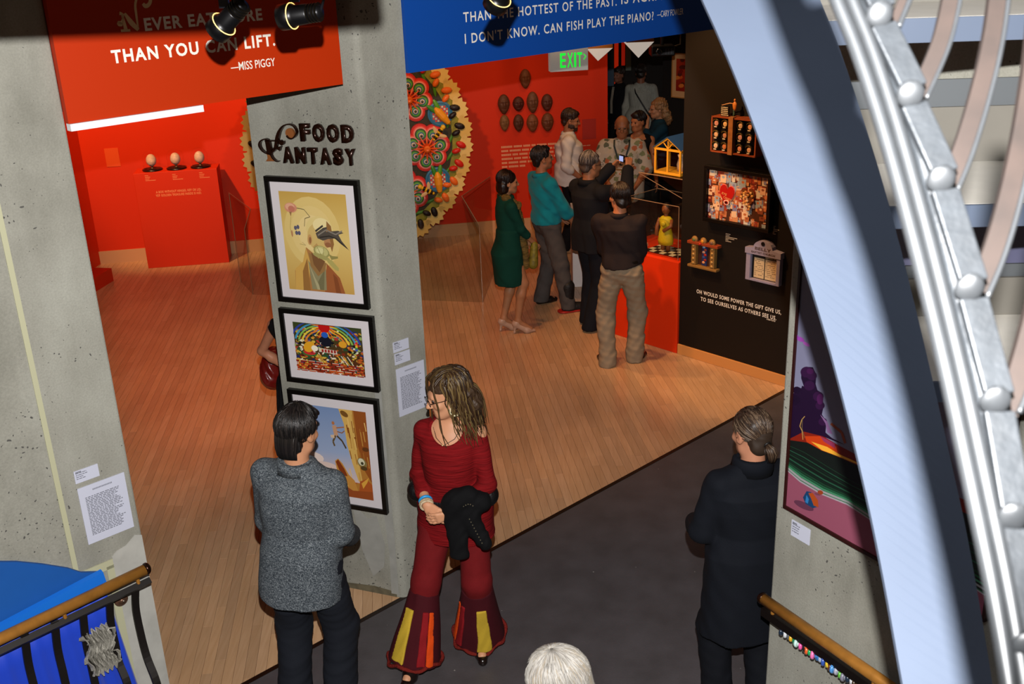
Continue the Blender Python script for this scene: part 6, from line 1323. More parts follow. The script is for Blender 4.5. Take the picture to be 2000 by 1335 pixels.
f.strands(scalp_strands(380, 1, .09, .110, .096, (0, -.026, .038), a0=165, a1=375, t1=140) + scalp_strands(110, 2, .089, .098, .1, (0, -.016, .042), t1=70) + [[(x_, -.122 + x_ * x_ * 7, .02), (x_ * .98, -.126 + x_ * x_ * 7, -.03), (x_ * .93, -.122 + x_ * x_ * 6, -.07), (x_ * .88, -.108 + x_ * x_ * 5, -.108)] for x_ in [-.066 + .132 * i / 149 for i in range(150)]], ['#0c0a0a', '#16120f', '#2a2421', '#0a0808', '#1c1817'], .0032, parent=o)
# ---- person in red
P = onz(868, 715, 1.73)
g0_ = (P[0] + .01, P[1] - .0); yw = 192; kk = 1.72 / 1.80
fl_ = local(g0_, yw, kk, onz(938, 1262)); fr_ = local(g0_, yw, kk, onz(815, 1312))
g = Fig('person in a red knit tunic and flared patchwork trousers holding a black jacket', *g0_, yw, 1.72, female=True, lean=2, head=(58, 12, 5), feet=((fl_[0], fl_[1], 0), (fr_[0], fr_[1], 0)), footyaw=(-18, 8), heel=.05, hands=((882, 1003, .24, 'px'), (833, 985, .2, 'px')), elbow=((-.9, -.5, -.5), (.55, -1, -.3)), skin='#c08a68', grid=.005, sh=.148)
J = g.J
g.body(hand=('relaxed', 'relaxed'), hdir_=((.9, .25, -.25), (-.75, .35, -.35)), palm=((0, -1, .2), (.1, -.9, -.2)))
REDK = mat('#6e0c10', .85, spec=.15, bump=.9, bscale=24, stretch=(.4, .4, 5), var=.25, vscale=20); REDP = cloth('#661114', vscale=20)
g.top(REDK, hem=.765, sleeve=.80, wid=1.0, hemw=.214, depth=1.22, sr=(.05, .046, .042), name='tunic', noise=.0024, freq=18, neck=1.45, nk=(.1, .1), grid=.005, scoop=((0, .085, 1.475), (.098, .10, .115)), aniso=(.5, .5, 1.8))
b = Sdf(); k = g.k; b.ell(J['pel'] - [0, 0, .03 * k], np.array([.175, .13, .14]) * k, k=.04)
for n in 'LR': b.cone(J['hp' + n], J['kn' + n], .10 * k, .082 * k, k=.035); b.cone(J['kn' + n], J['kn' + n] + (J['an' + n] - J['kn' + n]) * .3, .082 * k, .082 * k, k=.03)
tr = b.build('trousers', REDP, g.root, .006, noise=.0015, freq=18)
MARO, YEL, ORA, RDP = cloth('#3d0a12'), cloth('#b5972e'), cloth('#c8420a'), cloth('#7d1218')
for n, walk in (('R', 1), ('L', 1)):
    kn, an = J['kn' + n], J['an' + n]; top_ = kn + (an - kn) * .12; bot = an + (an - kn) / np.linalg.norm(an - kn) * .045 * k; ax = (bot - top_); L = np.linalg.norm(ax); ax = ax / L
    def flare(extra=0, z0=0., z1=1.):
        s = Sdf(); s.cone(top_ + ax * L * z0, top_ + ax * L * z1, .086 * k + (.066 * z0) * k + extra, .086 * k + .066 * z1 * k + extra, k=.01); s.half(bot, ax); s.half(top_ + ax * L * z0, -ax); return s
    fo = flare().build('flare', MARO, tr, .006, noise=.002, freq=20, aniso=(1, 1, .15))
    fwd = np.array([0, 1, 0]); rt = np.array([1, 0, 0])
    def wedge(a0, a1, m, nm, z0=.22, z1=.95):
        s = flare(.009, z0, z1); s.half(top_ + ax * L * z1, ax)
        for a, sg in ((a0, -1), (a1, 1)):
            d = np.array([math.sin(R_(a)), math.cos(R_(a)), 0]); nn = np.cross(ax, d) * sg; s.half(top_, nn)
        s.half(top_ - np.array([math.sin(R_((a0 + a1) / 2)), math.cos(R_((a0 + a1) / 2)), 0]) * .0, -np.array([math.sin(R_((a0 + a1) / 2)), math.cos(R_((a0 + a1) / 2)), 0]))
        s.build(nm, m, fo, .006, noise=.0018, freq=24, aniso=(1, 1, .6))
    if n == 'R': wedge(14, 46, YEL, 'yellow_panel'); wedge(-36, -16, RDP, 'red_panel'); wedge(-54, -37, ORA, 'orange_panel')
    else: wedge(-40, -8, YEL, 'yellow_panel'); wedge(30, 50, RDP, 'red_panel'); wedge(51, 68, ORA, 'orange_panel')
    wv = [bot + (np.cross(ax, rt) / np.linalg.norm(np.cross(ax, rt)) * math.cos(t) + rt * math.sin(t)) * (.152 + .006 * math.sin(9 * t)) * k + np.array([0, 0, .012 * math.sin(5 * t)]) for t in [2 * math.pi * i / 60 for i in range(61)]]
    MB().tube([tuple(p) for p in wv], .011, 6, cap=False).build('hem_trim', cloth('#6a1a14', bump=.8, bscale=120), fo, smooth=True)
g.shoes(mat('#140a08', .22, coat=.4), boot=.2)
BLKV = cloth('#08080a', var=.15)
b = Sdf(); c = J['pel']; W_ = J['wrL']
for q in (-1, 1): b.ell(c + np.array([q * .19, .03, .06]), (.055, .06, .06), k=.03)
b.loft([((1.0 + g.lift) * k, 0, 0, .205 * k, .162 * k), ((1.035 + g.lift) * k, 0, 0, .2 * k, .16 * k)], k=.02); b.build('belt_bag', mat('#0b0a0c', .45, bump=.4, bscale=80), g.root, .007)
# black jacket over the forearm
b = Sdf(); e = J['elL'] + (J['wrL'] - J['elL']) * .55; up = np.array([0, 0, 1.]); fw = np.array([0, 1., 0])
b.cone(e + [.07, .055, .015], e + [-.08, .03, .015], .055, .05, k=.04); b.cone(e + [.045, .06, .045], e + [-.02, .05, .065], .045, .045, k=.04)
for q_ in (-.028, .0, .028): b.cone(e + [.062 + q_, .07, -.01], e + [.035 + q_ * .9, .085, -.27], .028, .024, k=.03)
for q_ in (-.028, .0, .028): b.cone(e + [-.015 + q_, .065, -.03], e + [-.085 + q_ * .8, .075, -.19 + q_ * .6], .028, .024, k=.03)
b.half(e + [0, 0, -.285], (0, 0, -1)); jk = tag(b.build('draped_jacket', BLKV, None, .006, noise=.0022, freq=26), 'black studded jacket draped over the red-dressed person\'s forearm', 'jacket'); jk.matrix_basis = g.root.matrix_basis
mb = MB()
for i in range(9): mb.ball(tuple(e + [-.03 - .0075 * i, .104 + .001 * i, -.045 - .016 * i]), .0035, 6)
for i in range(6): mb.ball(tuple(e + [-.05 + .012 * i, .10, .03 + .008 * math.sin(i)]), .0035, 6)
mb.build('studs', mat('#c8c0a0', .25, metal=.9), jk)['kind'] = 'stuff'
w = J['wrR']; d = (J['wrR'] - J['elR']); d = d / np.linalg.norm(d)
def band(c, d, R, r, m, nm, par, n=20):
    a = np.cross(d, [0, 0, 1.]); a = a / np.linalg.norm(a); bb = np.cross(d, a); return MB().tube([tuple(c + (a * math.cos(t) + bb * math.sin(t)) * R) for t in [2 * math.pi * i / n for i in range(n + 1)]], r, 6, cap=False).build(nm, m, par, smooth=True)
band(w - d * .03, d, .03, .0075, mat('#1f8fd0', .4), 'wristband', g.root); band(w - d * .008, d, .032, .007, mat('#b09a78', .6, bump=.8, bscale=150), 'bracelet', g.root); band(w + d * .006, d, .031, .006, mat('#c8b494', .6, bump=.8, bscale=150), 'bracelet', g.root)
for q in (-1, 1):
    c = g.H((q * .088, -.005, -.066)); MB().tube([tuple(g.H((q * .088, -.005 + .027 * math.sin(t), -.066 + .03 * math.cos(t)))) for t in [R_(25 + 310 * i / 18) for i in range(19)]], [.002 + .003 * math.sin(math.pi * i / 18) for i in range(19)], 6).build('hoop_earring', mat('#d8d0a8', .4), g.root, smooth=True)
MB().tube([tuple(g.U((-.075, .045, 1.44))), tuple(g.U((-.05, .09, 1.40))), tuple(g.U((0.01, .108, 1.365))), tuple(g.U((.05, .09, 1.40))), tuple(g.U((.075, .045, 1.44)))], .0018, 5).build('necklace', mat('#1a1210', .5), g.root); MB().tube([tuple(g.U((.012, .110, 1.37))), tuple(g.U((.03, .116, 1.325)))], [.004, .0025], 6).build('pendant', mat('#d8cc90', .4), g.root)
g.glasses('#241a16')
MB().tube([tuple(g.H((-.017, .089, -.062))), tuple(g.H((0, .094, -.0625))), tuple(g.H((.017, .089, -.062)))], .0022, 5).build('mouth', mat('#7a2a24', .5), g.root)
HB = mat('#3c2a1a', .55, bump=.5, bscale=90)
hh = g.hair(HB, [((0, -.03, .045), (.09, .105, .086)), ((0, -.10, -.02), (.085, .06, .08)), ((-.01, -.12, -.09), (.07, .05, .07))], FACE_CUT, noise=.004, freq=60)
q = random.Random(21); paths = []
for i in range(230):
    a = R_(-205 + 235 * q.random()) ; x0, y0 = .05 * math.cos(a) * q.random(), -.02 + .05 * math.sin(a) * q.random(); back = math.sin(a) < .2; P_ = []; ln = (.16 + .14 * q.random()) if back else (.13 + .12 * q.random()); f_ = q.random() * 6
    ex, ey = .098 * math.cos(a), -.025 + .118 * math.sin(a)
    for j in range(9):
        t = j / 8; s_ = min(1, t * 2.2); x = x0 + (ex - x0) * math.sin(s_ * 1.57); y = y0 + (ey - y0) * math.sin(s_ * 1.57); z = .132 - .08 * s_ ** 2 - max(0, t - .42) * ln / .58 * 1.25; P_.append((x + .010 * math.sin(f_ + j * 1.7), y + .010 * math.cos(f_ + j * 1.5), z))
    paths.append(P_)
for i in range(90):                                             # locks combed back over the crown
    x0 = -.07 + .14 * q.random(); z0 = .075 + .03 * q.random() - 4 * x0 * x0; P_ = []
    for j in range(8):
        t = j / 7; a = R_(38 + 130 * t); P_.append((x0 * (1 - .35 * t) + .004 * math.sin(i + j), -.028 + .112 * math.cos(a), .045 - 3 * x0 * x0 + .096 * math.sin(a)))
    paths.append(P_)
for i in range(60):                                             # tail of locks behind the head
    a = 6.28 * q.random(); r_ = .05 * math.sqrt(q.random()); paths.append([(r_ * .6 * math.cos(a), -.115 + .2 * r_ * math.sin(a), .03), (r_ * math.cos(a), -.15 + r_ * .6 * math.sin(a), -.02), (r_ * 1.3 * math.cos(a), -.155 + r_ * .8 * math.sin(a), -.09), (r_ * 1.5 * math.cos(a), -.135 + r_ * math.sin(a), -.17 - .06 * q.random())])
for sx, ln in ((.085, .40), (-.06, .36), (.062, .2), (.075, .22), (-.072, .2), (.045, .17)):     # a few long locks fall forward
    paths.append([(sx * .45, .03, .128), (sx * .85, .06, .10), (sx * 1.06, .072, .04), (sx * 1.08, .074, -.03), (sx * 1.1, .09, -.03 - ln * .3), (sx * 1.25, .10, -.03 - ln * .6), (sx * 1.35, .085, -.03 - ln)])
paths = [smooth_path(P_, 2) for P_ in paths]
g.strands(paths, ['#2c1c10', '#3a2716', '#20140b', '#4d3a20', '#6a5632', '#33210f'], .0048, name='dreadlocks', parent=hh, n=6)
# ---- person in the long black coat
P = onz(1483, 799, 1.70)
p = Fig('person in a long black coat with a grey-brown ponytail by the pier', P[0] - .02, P[1] + .02, -12, 1.69, head=(-14, 10, 0), hands=((-.16, .26, 1.02), (.12, .27, 1.02)), elbow=((-.45, -1, -.3), (.45, -1, -.3)), feet=((-.11, .02, 0), (.12, -.03, 0)), skin='#a87358', grid=.006, sh=.172)
p.body(); CO = cloth('#0b0e15', var=.1); p.top(CO, hem=.52, sleeve=.98, wid=1.14, hemw=.22, depth=1.2, sr=(.064, .066, .056), name='coat', noise=.0035, freq=9, nk=(.085, .08), grid=.006); p.collar(CO, .084, .075, name='coat_collar'); p.trousers(cloth('#0a0c12'), hem=.03, r=(.1, .085, .08)); p.shoes(mat('#0c0a0a', .35))
HG = mat('#2e2219', .5); hh = p.hair(HG, [((0, -.026, .04), (.081, .096, .086)), ((0, -.085, -.015), (.05, .04, .045)), ((0, -.066, -.05), (.058, .04, .055))], FACE_CUT + [((0, .03, -.07), (.1, .07, .055))], noise=.002)
q = random.Random(5); paths = []
for i in range(260):
    a = R_(-200 + 400 * q.random()) - 1.57; t0 = R_(15 + 75 * q.random()); P_ = []
    s0 = np.array([.084 * math.sin(t0) * math.cos(a), -.02 + .1 * math.sin(t0) * math.sin(a), .042 + .09 * math.cos(t0)])
    if s0[1] > .062 and s0[2] < .06: continue
    e0 = np.array([.01 * (q.random() - .5), -.118, -.035])
    for j in range(8):
        t = j / 7; m_ = s0 + (e0 - s0) * t; c0 = np.array([0, -.022, .036]); v = m_ - c0; v = v / np.sqrt((v[0] / .086) ** 2 + (v[1] / .101) ** 2 + (v[2] / .092) ** 2); P_.append(tuple(c0 + v * (1 + .01 * math.sin(i + j)) if t < .85 else e0 + (c0 + v - e0) * (1 - t) / .15))
    paths.append(P_)
for i in range(60):
    a = 6.28 * q.random(); r_ = .02 * q.random(); paths.append([(r_ * .4 * math.cos(a), -.116, -.036), (r_ * math.cos(a) * 1.5, -.135 + r_ * math.sin(a), -.055), (r_ * math.cos(a) * 1.8 + .01, -.135 + r_ * math.sin(a), -.085), (.012 + r_ * math.cos(a), -.125 + r_ * .6 * math.sin(a), -.125)])
p.strands(paths, ['#3c2c20', '#4c3a2c', '#2a1d14', '#62503f', '#34261b'], .003, parent=hh)
band(np.array(p.H((0, -.117, -.037))), p.HT @ np.array([0, -.8, -.6]), .014, .005, mat('#14100e', .5), 'hair_tie', p.root)
# ---- white haired person at the bottom edge
P = onz(1092, 1268, 1.66)
w_ = Fig('white-haired person whose head shows at the bottom edge', P[0], P[1], -62, 1.64, female=True, head=(-8, 12, 0), skin='#c09078', grid=.007)
w_.body(); CJ = cloth('#20222a'); w_.top(CJ, hem=.78, sleeve=.97, wid=1.1, sr=(.062, .056, .05), name='jacket', noise=.003); w_.trousers(cloth('#15161a'), hem=.03); w_.shoes(mat('#100c0a', .4))
WH = mat('#77736c', .5); hh = w_.hair(WH, [((0, -.02, .04), (.094, .108, .09)), ((0, -.05, -.05), (.1, .085, .075))], [((0, .125, -.05), (.07, .075, .095))], noise=.002)
q = random.Random(15); paths = scalp_strands(520, 8, .099, .114, .096, (0, -.02, .042), t1=112, a0=125, a1=415) + scalp_strands(160, 9, .097, .108, .097, (0, -.018, .042), t1=52, a0=45, a1=135)
for i in range(300):
    a = R_(-215 + 250 * q.random()); paths.append([(.1 * math.sin(R_(5 + 85 * min(1, t * 1.4))) * math.cos(a), -.02 + .115 * math.sin(R_(5 + 85 * min(1, t * 1.4))) * math.sin(a), .042 + .092 * math.cos(R_(5 + 85 * min(1, t * 1.4))) - max(0, t - .7) * .45) for t in [j / 8 for j in range(9)]])
w_.strands(paths, ['#88857f', '#938f88', '#7d7971', '#74706a', '#9a968f', '#847a6a'], .0026, parent=hh)
# ---------------------------------------------------------------- visitors inside the gallery
BLACKSHOE = mat('#0e0a09', .35)
def short_hair(f, c, n=140, t1=105, r=.0032, up=0, seed=1, cols=None, full=False):
    hh = f.hair(mat(c, .5), [((0, -.024, .044 + up), (.084, .099, .088)), ((0, -.07, -.02), (.066, .045, .06))] + ([((0, .04, .088), (.062, .05, .035))] if full else []), FACE_CUT + [((0, .035, -.075), (.1, .065, .06))], noise=.003)
    f.strands(scalp_strands(n, seed, .088, .106, .096 + up, (0, -.022, .042), a0=160, a1=380, t1=t1), cols or [c], r, parent=hh); return hh
# hidden visitor behind the column
P = onz(596, 790, .72)
v = Fig('visitor half hidden behind the column with bare arm and black skirt', P[0], P[1], 15, 1.64, female=True, hands=((-.15, .12, .99), None), elbow=((-1, -.15, .12), None), skin='#b5785a', grid=.008)
v.body(); BK = cloth('#0b0b0d'); v.top(BK, hem=.95, sleeve=0, name='top', noise=.002); kk = v.k
b = Sdf(); b.loft([(.40 * kk, 0, 0, .22 * kk, .19 * kk), (.75 * kk, 0, 0, .215 * kk, .17 * kk), (.95 * kk, 0, 0, .185 * kk, .14 * kk), (1.04 * kk, 0, 0, .155 * kk, .115 * kk)], k=.02); b.build('skirt', BK, v.root, .008, noise=.006, freq=40, aniso=(1, 1, .05))
short_hair(v, '#2a1a10'); v.shoes(mat('#12303c', .5))
hb_ = Sdf(); L = np.array(onz(537, 715, .84)) - np.array([v.x, v.y, 0]); lx, ly, lz = L @ hdir(v.yaw + 90), L @ hdir(v.yaw), .84
hb_.ell((0, 0, 0), (.09, .14, .15), k=.04); hb_.ell((0, 0, -.06), (.1, .16, .1), k=.04)
hb = tag(empty('handbag', M=v.root.matrix_basis @ Matrix.Translation((lx, ly, lz))), 'glossy dark red handbag at the hidden visitor\'s elbow', 'handbag'); hb_.build('pouch', mat('#6a1410', .3, coat=.3, bump=.4, bscale=25), hb, .008, noise=.004, freq=30)
MB().tube([(0, -.08, .12), (0, -.06, .22), (0, .0, .26), (0, .06, .22), (0, .08, .12)], .008, 6).build('handle', mat('#5a100c', .4), hb, smooth=True)
# green dress
P = (-.005, 9.95)
v = Fig('person in a dark green dress with a patterned scarf and nude heels', *P, 72, 1.64, female=True, lean=1, heel=.085, head=(10, 2, 0), feet=((-.06, -.06, 0), (.08, .06, 0)), footyaw=(0, 10), hands=((-.05, .27, 1.0), (.08, .27, 1.02)), elbow=((-.5, -1, -.2), (.5, -1, -.2)), skin='#a0704e', grid=.0075)
v.body(); GR = cloth('#06392f'); k = v.k
b = lambda s: s.loft([((z + v.lift) * k, 0, cy * k, a * k, d * k) for z, cy, a, d in ((.50, .0, .175, .155), (.62, .0, .188, .165), (.85, -.015, .195, .165), (1.0, 0, .168, .128), (1.1, 0, .15, .115))], k=.02)
v.top(GR, hem=.98, sleeve=.72, name='dress', hemw=.16, noise=.002, sr=(.056, .05, .044), extra=b, nk=(.09, .085))
v.shoes(mat('#b0907a', .35), heel=1)
hh = v.hair(mat('#150a07', .4), [((0, -.025, .045), (.09, .105, .09)), ((0, -.06, -.05), (.098, .075, .09))], [((0, .125, -.04), (.075, .075, .11))], noise=.002)
v.strands([[(p_[0] * 1.02, p_[1], p_[2]) for p_ in q_] for q_ in scalp_strands(160, 3, .096, .112, .1, (0, -.024, .04), a0=165, a1=375, t1=110)], ['#150a07', '#24120c'], .003, parent=hh)
SC = mat('#5a4a1c', .8, var=.6, vscale=22, stretch=(1, 1, 6), bump=.4); b = Sdf()
for q in (-1, 1): b.cone(v.U((q * .07, -.03, 1.47)), v.U((q * .075, .09, 1.38)), .034 * k, .04 * k, k=.03); b.cone(v.U((q * .075, .09, 1.38)), v.U((.04 + q * .05, .14, 1.0)), .042 * k, .04 * k, k=.03)
b.cone(v.U((-.08, -.05, 1.47)), v.U((.08, -.05, 1.47)), .035 * k, .035 * k, k=.03); b.cone(v.U((.09, .14, 1.0)), v.U((.11, .17, .72)), .042 * k, .045 * k, k=.02); b.build('scarf', SC, v.root, .0075, noise=.005, freq=30)
bg = Sdf(); bg.cone(v.U((.10, .27, .93)), v.U((.11, .25, .72)), .035, .05, k=.02); tag(bg.build('small_bag', mat('#6a6418', .6, var=.4, vscale=30), v.root, .0075), 'olive gold hanging pouch')
# teal shirt
k = 1.72 / 1.75; P = (.40, 10.66); yw = 66; fl_, fr_ = local(P, yw, k, (.335, 10.785, 0)), local(P, yw, k, (.60, 10.50, 0))
v = Fig('person in a teal shirt with grey trousers and one black walking boot', *P, yw, 1.72, lean=-4, head=(8, -2, 0), feet=((fl_[0], fl_[1], 0), (fr_[0], fr_[1], 0)), footyaw=(0, 12), hands=((-.16, .22, .96), (.2, .24, .92)), elbow=((-.6, -1, 0), (.6, -1, 0)), skin='#9a6444', grid=.0075)
v.body(); TEAL = cloth('#0a7d8c', sheen=.1); v.top(TEAL, hem=.96, sleeve=.68, wid=1.14, hemw=.185, depth=1.1, name='shirt', noise=.005, freq=13, sr=(.072, .068, .058)); v.collar(TEAL, .074, .04)
v.trousers(cloth('#4a4644'), hem=.05, r=(.1, .086, .08), noise=.004); v.shoes(BLACKSHOE)
short_hair(v, '#0f0a09', cols=['#0f0a09', '#1c1512', '#3a3230'], full=True)
b = Sdf(); an = v.J['anR']; b.cone(an - [0, 0, .045], an + [0, 0, .19], .062, .075, k=.02); b.cone(an - [0, 0, .04], an + [.03, .15, -.045], .06, .05, k=.03); b.half((0, 0, an[2] - .083 * k), (0, 0, -1)); wb = b.build('walking_boot', mat('#0c0c0e', .6, bump=.5, bscale=40), v.root, .0075)
b = Sdf(); b.cone(an - [0, .05, .07], an + [.03, .16, -.07], .066, .055, k=.02); b.half((0, 0, an[2] - .062), (0, 0, 1)); b.half((0, 0, .002), (0, 0, -1)); b.build('boot_sole', mat('#a01c14', .5), wb, .0075)
v.belt(mat('#120c0a', .4))
# bearded visitor
P = onz(1111, 214, 1.74)
v = Fig('bearded person in a rolled-sleeve white shirt and black trousers', P[0] - .02, P[1], 92, 1.74, lean=2, head=(4, 6, 0), feet=((-.06, .12, 0), (.1, -.06, 0)), hands=((-.2, .14, .92), (.19, .16, .95)), elbow=((-.3, -1, 0), (.3, -1, 0)), skin='#9c6446', grid=.009)
v.body(); WS = cloth('#d2c6be'); v.top(WS, hem=.86, sleeve=.62, wid=1.12, hemw=.215, depth=1.36, name='shirt', noise=.007, freq=16, sr=(.068, .064, .058)); v.collar(WS, .072, .04); v.trousers(cloth('#0e0d10'), hem=.06); v.shoes(mat('#8a6a48', .5))
short_hair(v, '#2a170e', full=True, up=.008, cols=['#2a170e', '#3a2214']); v.glasses()
v.hair(mat('#2c160c', .7), [((0, .052, -.088), (.05, .045, .045)), ((-.05, .012, -.06), (.02, .04, .04)), ((.05, .012, -.06), (.02, .04, .04))], [((0, .1, -.055), (.03, .03, .012))], name='beard', noise=.003)
# photographing visitor in a dark suit
P = (.80, 10.02)
v = Fig('grey-haired person in a dark suit raising a camera', *P, 56, 1.77, lean=0, head=(4, 4, 0), feet=((-.09, .03, 0), (.1, -.08, 0)), footyaw=(-8, 10), hands=((1194, 326, .42, 'px'), (1226, 330, .40, 'px')), elbow=((-.6, .2, -1), (.7, .1, -1)), skin='#a06a48', grid=.008, sh=.195)
v.body(hand=('grip', 'grip'), hdir_=((.5, .5, .6), (-.25, .4, .85)), palm=((.6, .3, .1), (-.6, .3, .1))); SU = cloth('#17181c'); v.top(SU, hem=.80, sleeve=.96, wid=1.13, hemw=.205, depth=1.18, sr=(.07, .066, .055), name='jacket', noise=.004, freq=10, nk=(.085, .082)); v.collar(SU, .083, .05, name='jacket_collar'); v.trousers(cloth('#14161c'), hem=.04, r=(.1, .086, .08)); v.shoes(BLACKSHOE)
short_hair(v, '#3d3430', cols=['#3d3430', '#6a625c', '#8a827a', '#2a2421'], seed=4); v.glasses()
cmid = (v.J['wrL'] + v.J['wrR']) / 2; cm = tag(empty('compact_camera', M=v.root.matrix_basis @ Matrix.Translation(tuple(cmid + np.array([0.0, .05, .085]))) @ Matrix.Rotation(R_(-4), 4, 'Z')), 'small black camera with a lit screen in raised hands', 'camera')
box('body', (-.058, -.014, -.034), (.058, .014, .034), mat('#0c0c0e', .4), cm, bevel=.005); box('screen', (-.048, -.0155, -.026), (.016, -.0143, .026), mat('#8aa0d8', .3, emit=.9), cm); MB().lathe([(.024, 0), (.024, .03), (.018, .034), (0, .03)], 18, M=Matrix.Translation((0, .014, 0)) @ Matrix.Rotation(R_(-90), 4, 'X')).build('lens', mat('#15151a', .3), cm, smooth=True); MB().lathe([(.007, 0), (.007, .006), (0, .007)], 10, M=Matrix.Translation((.035, 0, .034))).build('shutter_button', mat('#b8b0a0', .3, metal=.8), cm)
# khaki trousers
k = 1.70 / 1.75; P = (1.0, 9.0); yw = 20; fl_, fr_ = local(P, yw, k, (.87, 9.0, 0)), local(P, yw, k, (1.13, 9.07, 0))
v = Fig('person in a dark shirt and khaki trousers standing before the orange counter', *P, yw, 1.69, lean=0, side=-3, head=(-46, 4, 0), feet=((fl_[0], fl_[1], 0), (fr_[0], fr_[1], 0)), footyaw=(-42, 20), hands=((.04, .2, 1.12), (-.04, .23, 1.08)), elbow=((-.9, -.5, -.4), (.9, -.6, -.4)), skin='#a86c4a', grid=.007)
v.body(); DS = cloth('#241d1e'); v.top(DS, hem=.985, sleeve=.95, wid=1.14, hemw=.178, depth=1.1, name='shirt', noise=.006, freq=12, sr=(.07, .066, .055)); v.collar(DS, .074, .035)
v.trousers(cloth('#8c7c66', vscale=7), hem=.02, r=(.108, .088, .082), noise=.0045, waist=1.02); v.shoes(BLACKSHOE); v.belt(mat('#0f0a08', .4))
hh = v.hair(mat('#150c09', .45), [((0, -.03, .042), (.088, .102, .088)), ((0, -.07, -.035), (.076, .055, .075))], FACE_CUT + [((0, .05, -.075), (.1, .06, .06))], noise=.003); v.strands(scalp_strands(200, 6, .091, .112, .096, (0, -.026, .038), a0=165, a1=375, t1=142), ['#150c09', '#241611', '#0c0706'], .0032, parent=hh)
# patterned shirt with lanyard
def floral():
    m, nt, b = _new('floral_shirt'); L = nt.links; tc = _N(nt, 'ShaderNodeTexCoord'); v_ = _N(nt, 'ShaderNodeTexVoronoi'); v_.inputs['Scale'].default_value = 13
    n = _N(nt, 'ShaderNodeTexNoise'); n.inputs['Scale'].default_value = 30; sc = _N(nt, 'ShaderNodeVectorMath', operation='SCALE'); sc.inputs['Scale'].default_value = .05; ad = _N(nt, 'ShaderNodeVectorMath', operation='ADD'); L.new(tc.outputs['Object'], n.inputs['Vector']); L.new(n.outputs['Color'], sc.inputs[0]); L.new(tc.outputs['Object'], ad.inputs[0]); L.new(sc.outputs[0], ad.inputs[1]); L.new(ad.outputs[0], v_.inputs['Vector'])
    lt = _N(nt, 'ShaderNodeMath', operation='LESS_THAN'); lt.inputs[1].default_value = .42; L.new(v_.outputs['Distance'], lt.inputs[0]); sp = _N(nt, 'ShaderNodeSeparateColor'); L.new(v_.outputs['Color'], sp.inputs[0]); r = _N(nt, 'ShaderNodeValToRGB'); r.color_ramp.interpolation = 'CONSTANT'; e = r.color_ramp.elements; e[0].color = lin('#7a7a50'); e[1].position = .35; e[1].color = lin('#b06038'); q = e.new(.6); q.color = lin('#5a5a44'); q = e.new(.8); q.color = lin('#c8b8a0'); L.new(sp.outputs[0], r.inputs[0])
    x = _N(nt, 'ShaderNodeMix', data_type='RGBA'); L.new(lt.outputs[0], x.inputs[0]); x.inputs[6].default_value = lin('#b8a690'); L.new(r.outputs[0], x.inputs[7]); L.new(x.outputs[2], b.inputs['Base Color']); b.inputs['Roughness'].default_value = .8; return m
P = onz(1215, 224, 1.76); FLO = floral()
v = Fig('stout person in a floral shirt with a lanyard round the neck', P[0], P[1], 188, 1.76, head=(-2, 12, 0), hands=((-.17, .26, 1.0), (.14, .28, 1.02)), elbow=((-.8, -.8, -.3), (.8, -.8, -.3)), skin='#a0623e', grid=.009, fat=.045, sh=.2)
v.body(); v.top(FLO, hem=.80, sleeve=.46, wid=1.2, hemw=.26, depth=1.15, name='shirt', noise=.006, freq=11, sr=(.082, .086, .09)); v.collar(FLO, .082, .035); v.trousers(cloth('#14181c'), hem=.04, r=(.11, .09, .085)); v.shoes(BLACKSHOE); v.glasses('#3a2a20')
v.hair(mat('#5a3c28', .6), [((0, -.05, .01), (.083, .075, .07))], FACE_CUT + [((0, .02, .09), (.085, .085, .055))], noise=.003)
LY = mat('#182420', .6)
for q in (-1, 1): MB().sweep([tuple(v.U((q * .085, .03, 1.475))), tuple(v.U((q * .085, .115, 1.42))), tuple(v.U((q * .045, .17, 1.30))), tuple(v.U((0, .20, 1.20)))], [(-.010, -.0015), (.010, -.0015), (.010, .0015), (-.010, .0015)], (1, 0, 0)).build('lanyard', LY, v.root)
MB().sweep([tuple(v.U((0, .20, 1.205))), tuple(v.U((0, .222, .92)))], [(-.010, -.0015), (.010, -.0015), (.010, .0015), (-.010, .0015)], (1, 0, 0)).build('lanyard_tail', LY, v.root)
# visitor in a black tank top
P = onz(1243, 219, 1.66)
v = Fig('person in a black sleeveless top behind the floral shirt', P[0] + .03, P[1] + .05, 200, 1.66, female=True, head=(30, 4, 0), skin='#b06c44', grid=.009)
v.body(); v.top(cloth('#0c0a0b'), hem=.94, sleeve=0, wid=.98, name='tank_top', noise=.003, neck=1.42, nk=(.085, .085), scoop=((0, .07, 1.46), (.1, .1, .09))); v.trousers(cloth('#101116'), hem=.05); v.shoes(BLACKSHOE); short_hair(v, '#1a0f0a', full=True)
MB().ball(tuple(v.H((0, -.12, .03))), .04, 12).build('hair_bun', mat('#1a0f0a', .5), v.root, smooth=True)
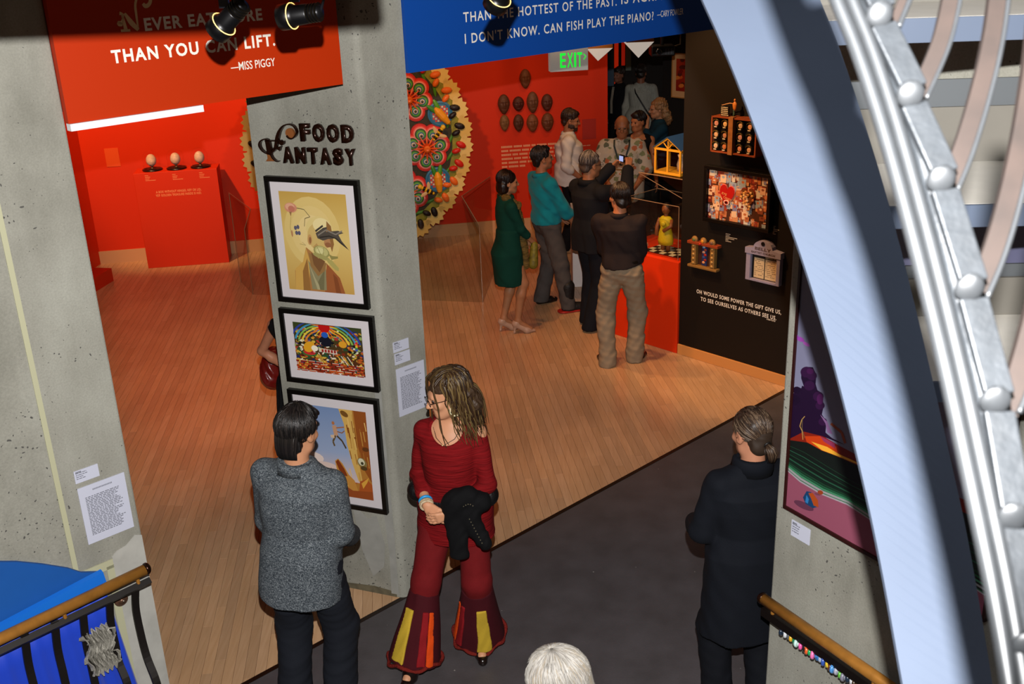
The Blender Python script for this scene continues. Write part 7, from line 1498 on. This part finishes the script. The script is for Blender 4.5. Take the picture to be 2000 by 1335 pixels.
# blonde visitor
P = onz(1284, 193, 1.70)
v = Fig('person with long blonde hair in a blue top touching the chin', P[0] + .02, P[1], 262, 1.70, female=True, head=(0, 4, 0), hands=((-.05, .17, 1.44), (.12, .2, 1.05)), elbow=((-.2, .5, -1), (.6, -1, 0)), skin='#b07a58', grid=.009)
v.body(); v.top(cloth('#10303f'), hem=.88, sleeve=.8, wid=1.08, name='top', noise=.004); v.trousers(cloth('#101014'), hem=.05); v.shoes(BLACKSHOE); v.glasses()
hh = v.hair(mat('#8a6440', .5), [((0, -.03, .048), (.095, .108, .092)), ((0, -.09, -.05), (.1, .07, .1)), ((0, -.13, -.14), (.1, .06, .09))], FACE_CUT, noise=.006)
q = random.Random(3); v.strands([[(.05 * math.cos(a) * t + .06 * math.cos(a) * min(1, 2 * t), -.03 - .09 * min(1, 2 * t) * abs(math.sin(a)) - .05 * t, .135 - .12 * min(1, 2 * t) ** 2 - .2 * max(0, t - .4)) for t in [j / 8 for j in range(9)]] for a in [6.28 * q.random() for _ in range(170)]], ['#8a6440', '#a8845a', '#6a4a2c', '#b89870'], .004, parent=hh)
MB().tube([tuple(v.U((.06, .06, 1.46))), tuple(v.U((.03, .12, 1.2))), tuple(v.U((.0, .13, 1.05)))], .006, 6).build('lanyard', mat('#6a1420', .6), v.root)
# two visitors in the dark passage
P = onz(1217, 131, 1.66)
v = Fig('person in a dark jacket standing in the dim passage', P[0] - .06, P[1], 225, 1.66, female=True, skin='#7a5040', grid=.01); v.body(); v.top(cloth('#0c0d12'), hem=.82, sleeve=.97, wid=1.1, name='jacket', noise=.004); v.trousers(cloth('#0a0a0e'), hem=.04); v.shoes(BLACKSHOE); short_hair(v, '#1c110b', up=.005, full=True)
MB().sweep([tuple(v.U((.03, .12, 1.44))), tuple(v.U((.05, .15, 1.2))), tuple(v.U((.05, .15, 1.0)))], [(-.02, -.004), (.02, -.004), (.02, .004), (-.02, .004)], (1, 0, 0)).build('shirt_edge', cloth('#8a8478'), v.root)
P = onz(1252, 126, 1.76)
v = Fig('person in a long pale striped tunic seen from behind in the passage', P[0], P[1], 15, 1.76, skin='#7a4c38', grid=.01); v.body(); v.top(mat('#8f948e', .85, var=.2, vscale=25, stretch=(3, 3, .15)), hem=.55, sleeve=.9, wid=1.15, hemw=.24, depth=1.15, name='tunic', noise=.006, freq=12, aniso=(1, 1, .3)); v.trousers(cloth('#14141a'), hem=.04); v.shoes(BLACKSHOE); short_hair(v, '#140c09')
MB().sweep([tuple(v.U((-.12, .0, 1.5))), tuple(v.U((-.06, -.16, 1.35))), tuple(v.U((.1, -.175, 1.1))), tuple(v.U((.19, -.12, .95)))], [(-.012, -.003), (.012, -.003), (.012, .003), (-.012, .003)], (0, 0, 1)).build('bag_strap', mat('#0c0c10', .6), v.root)
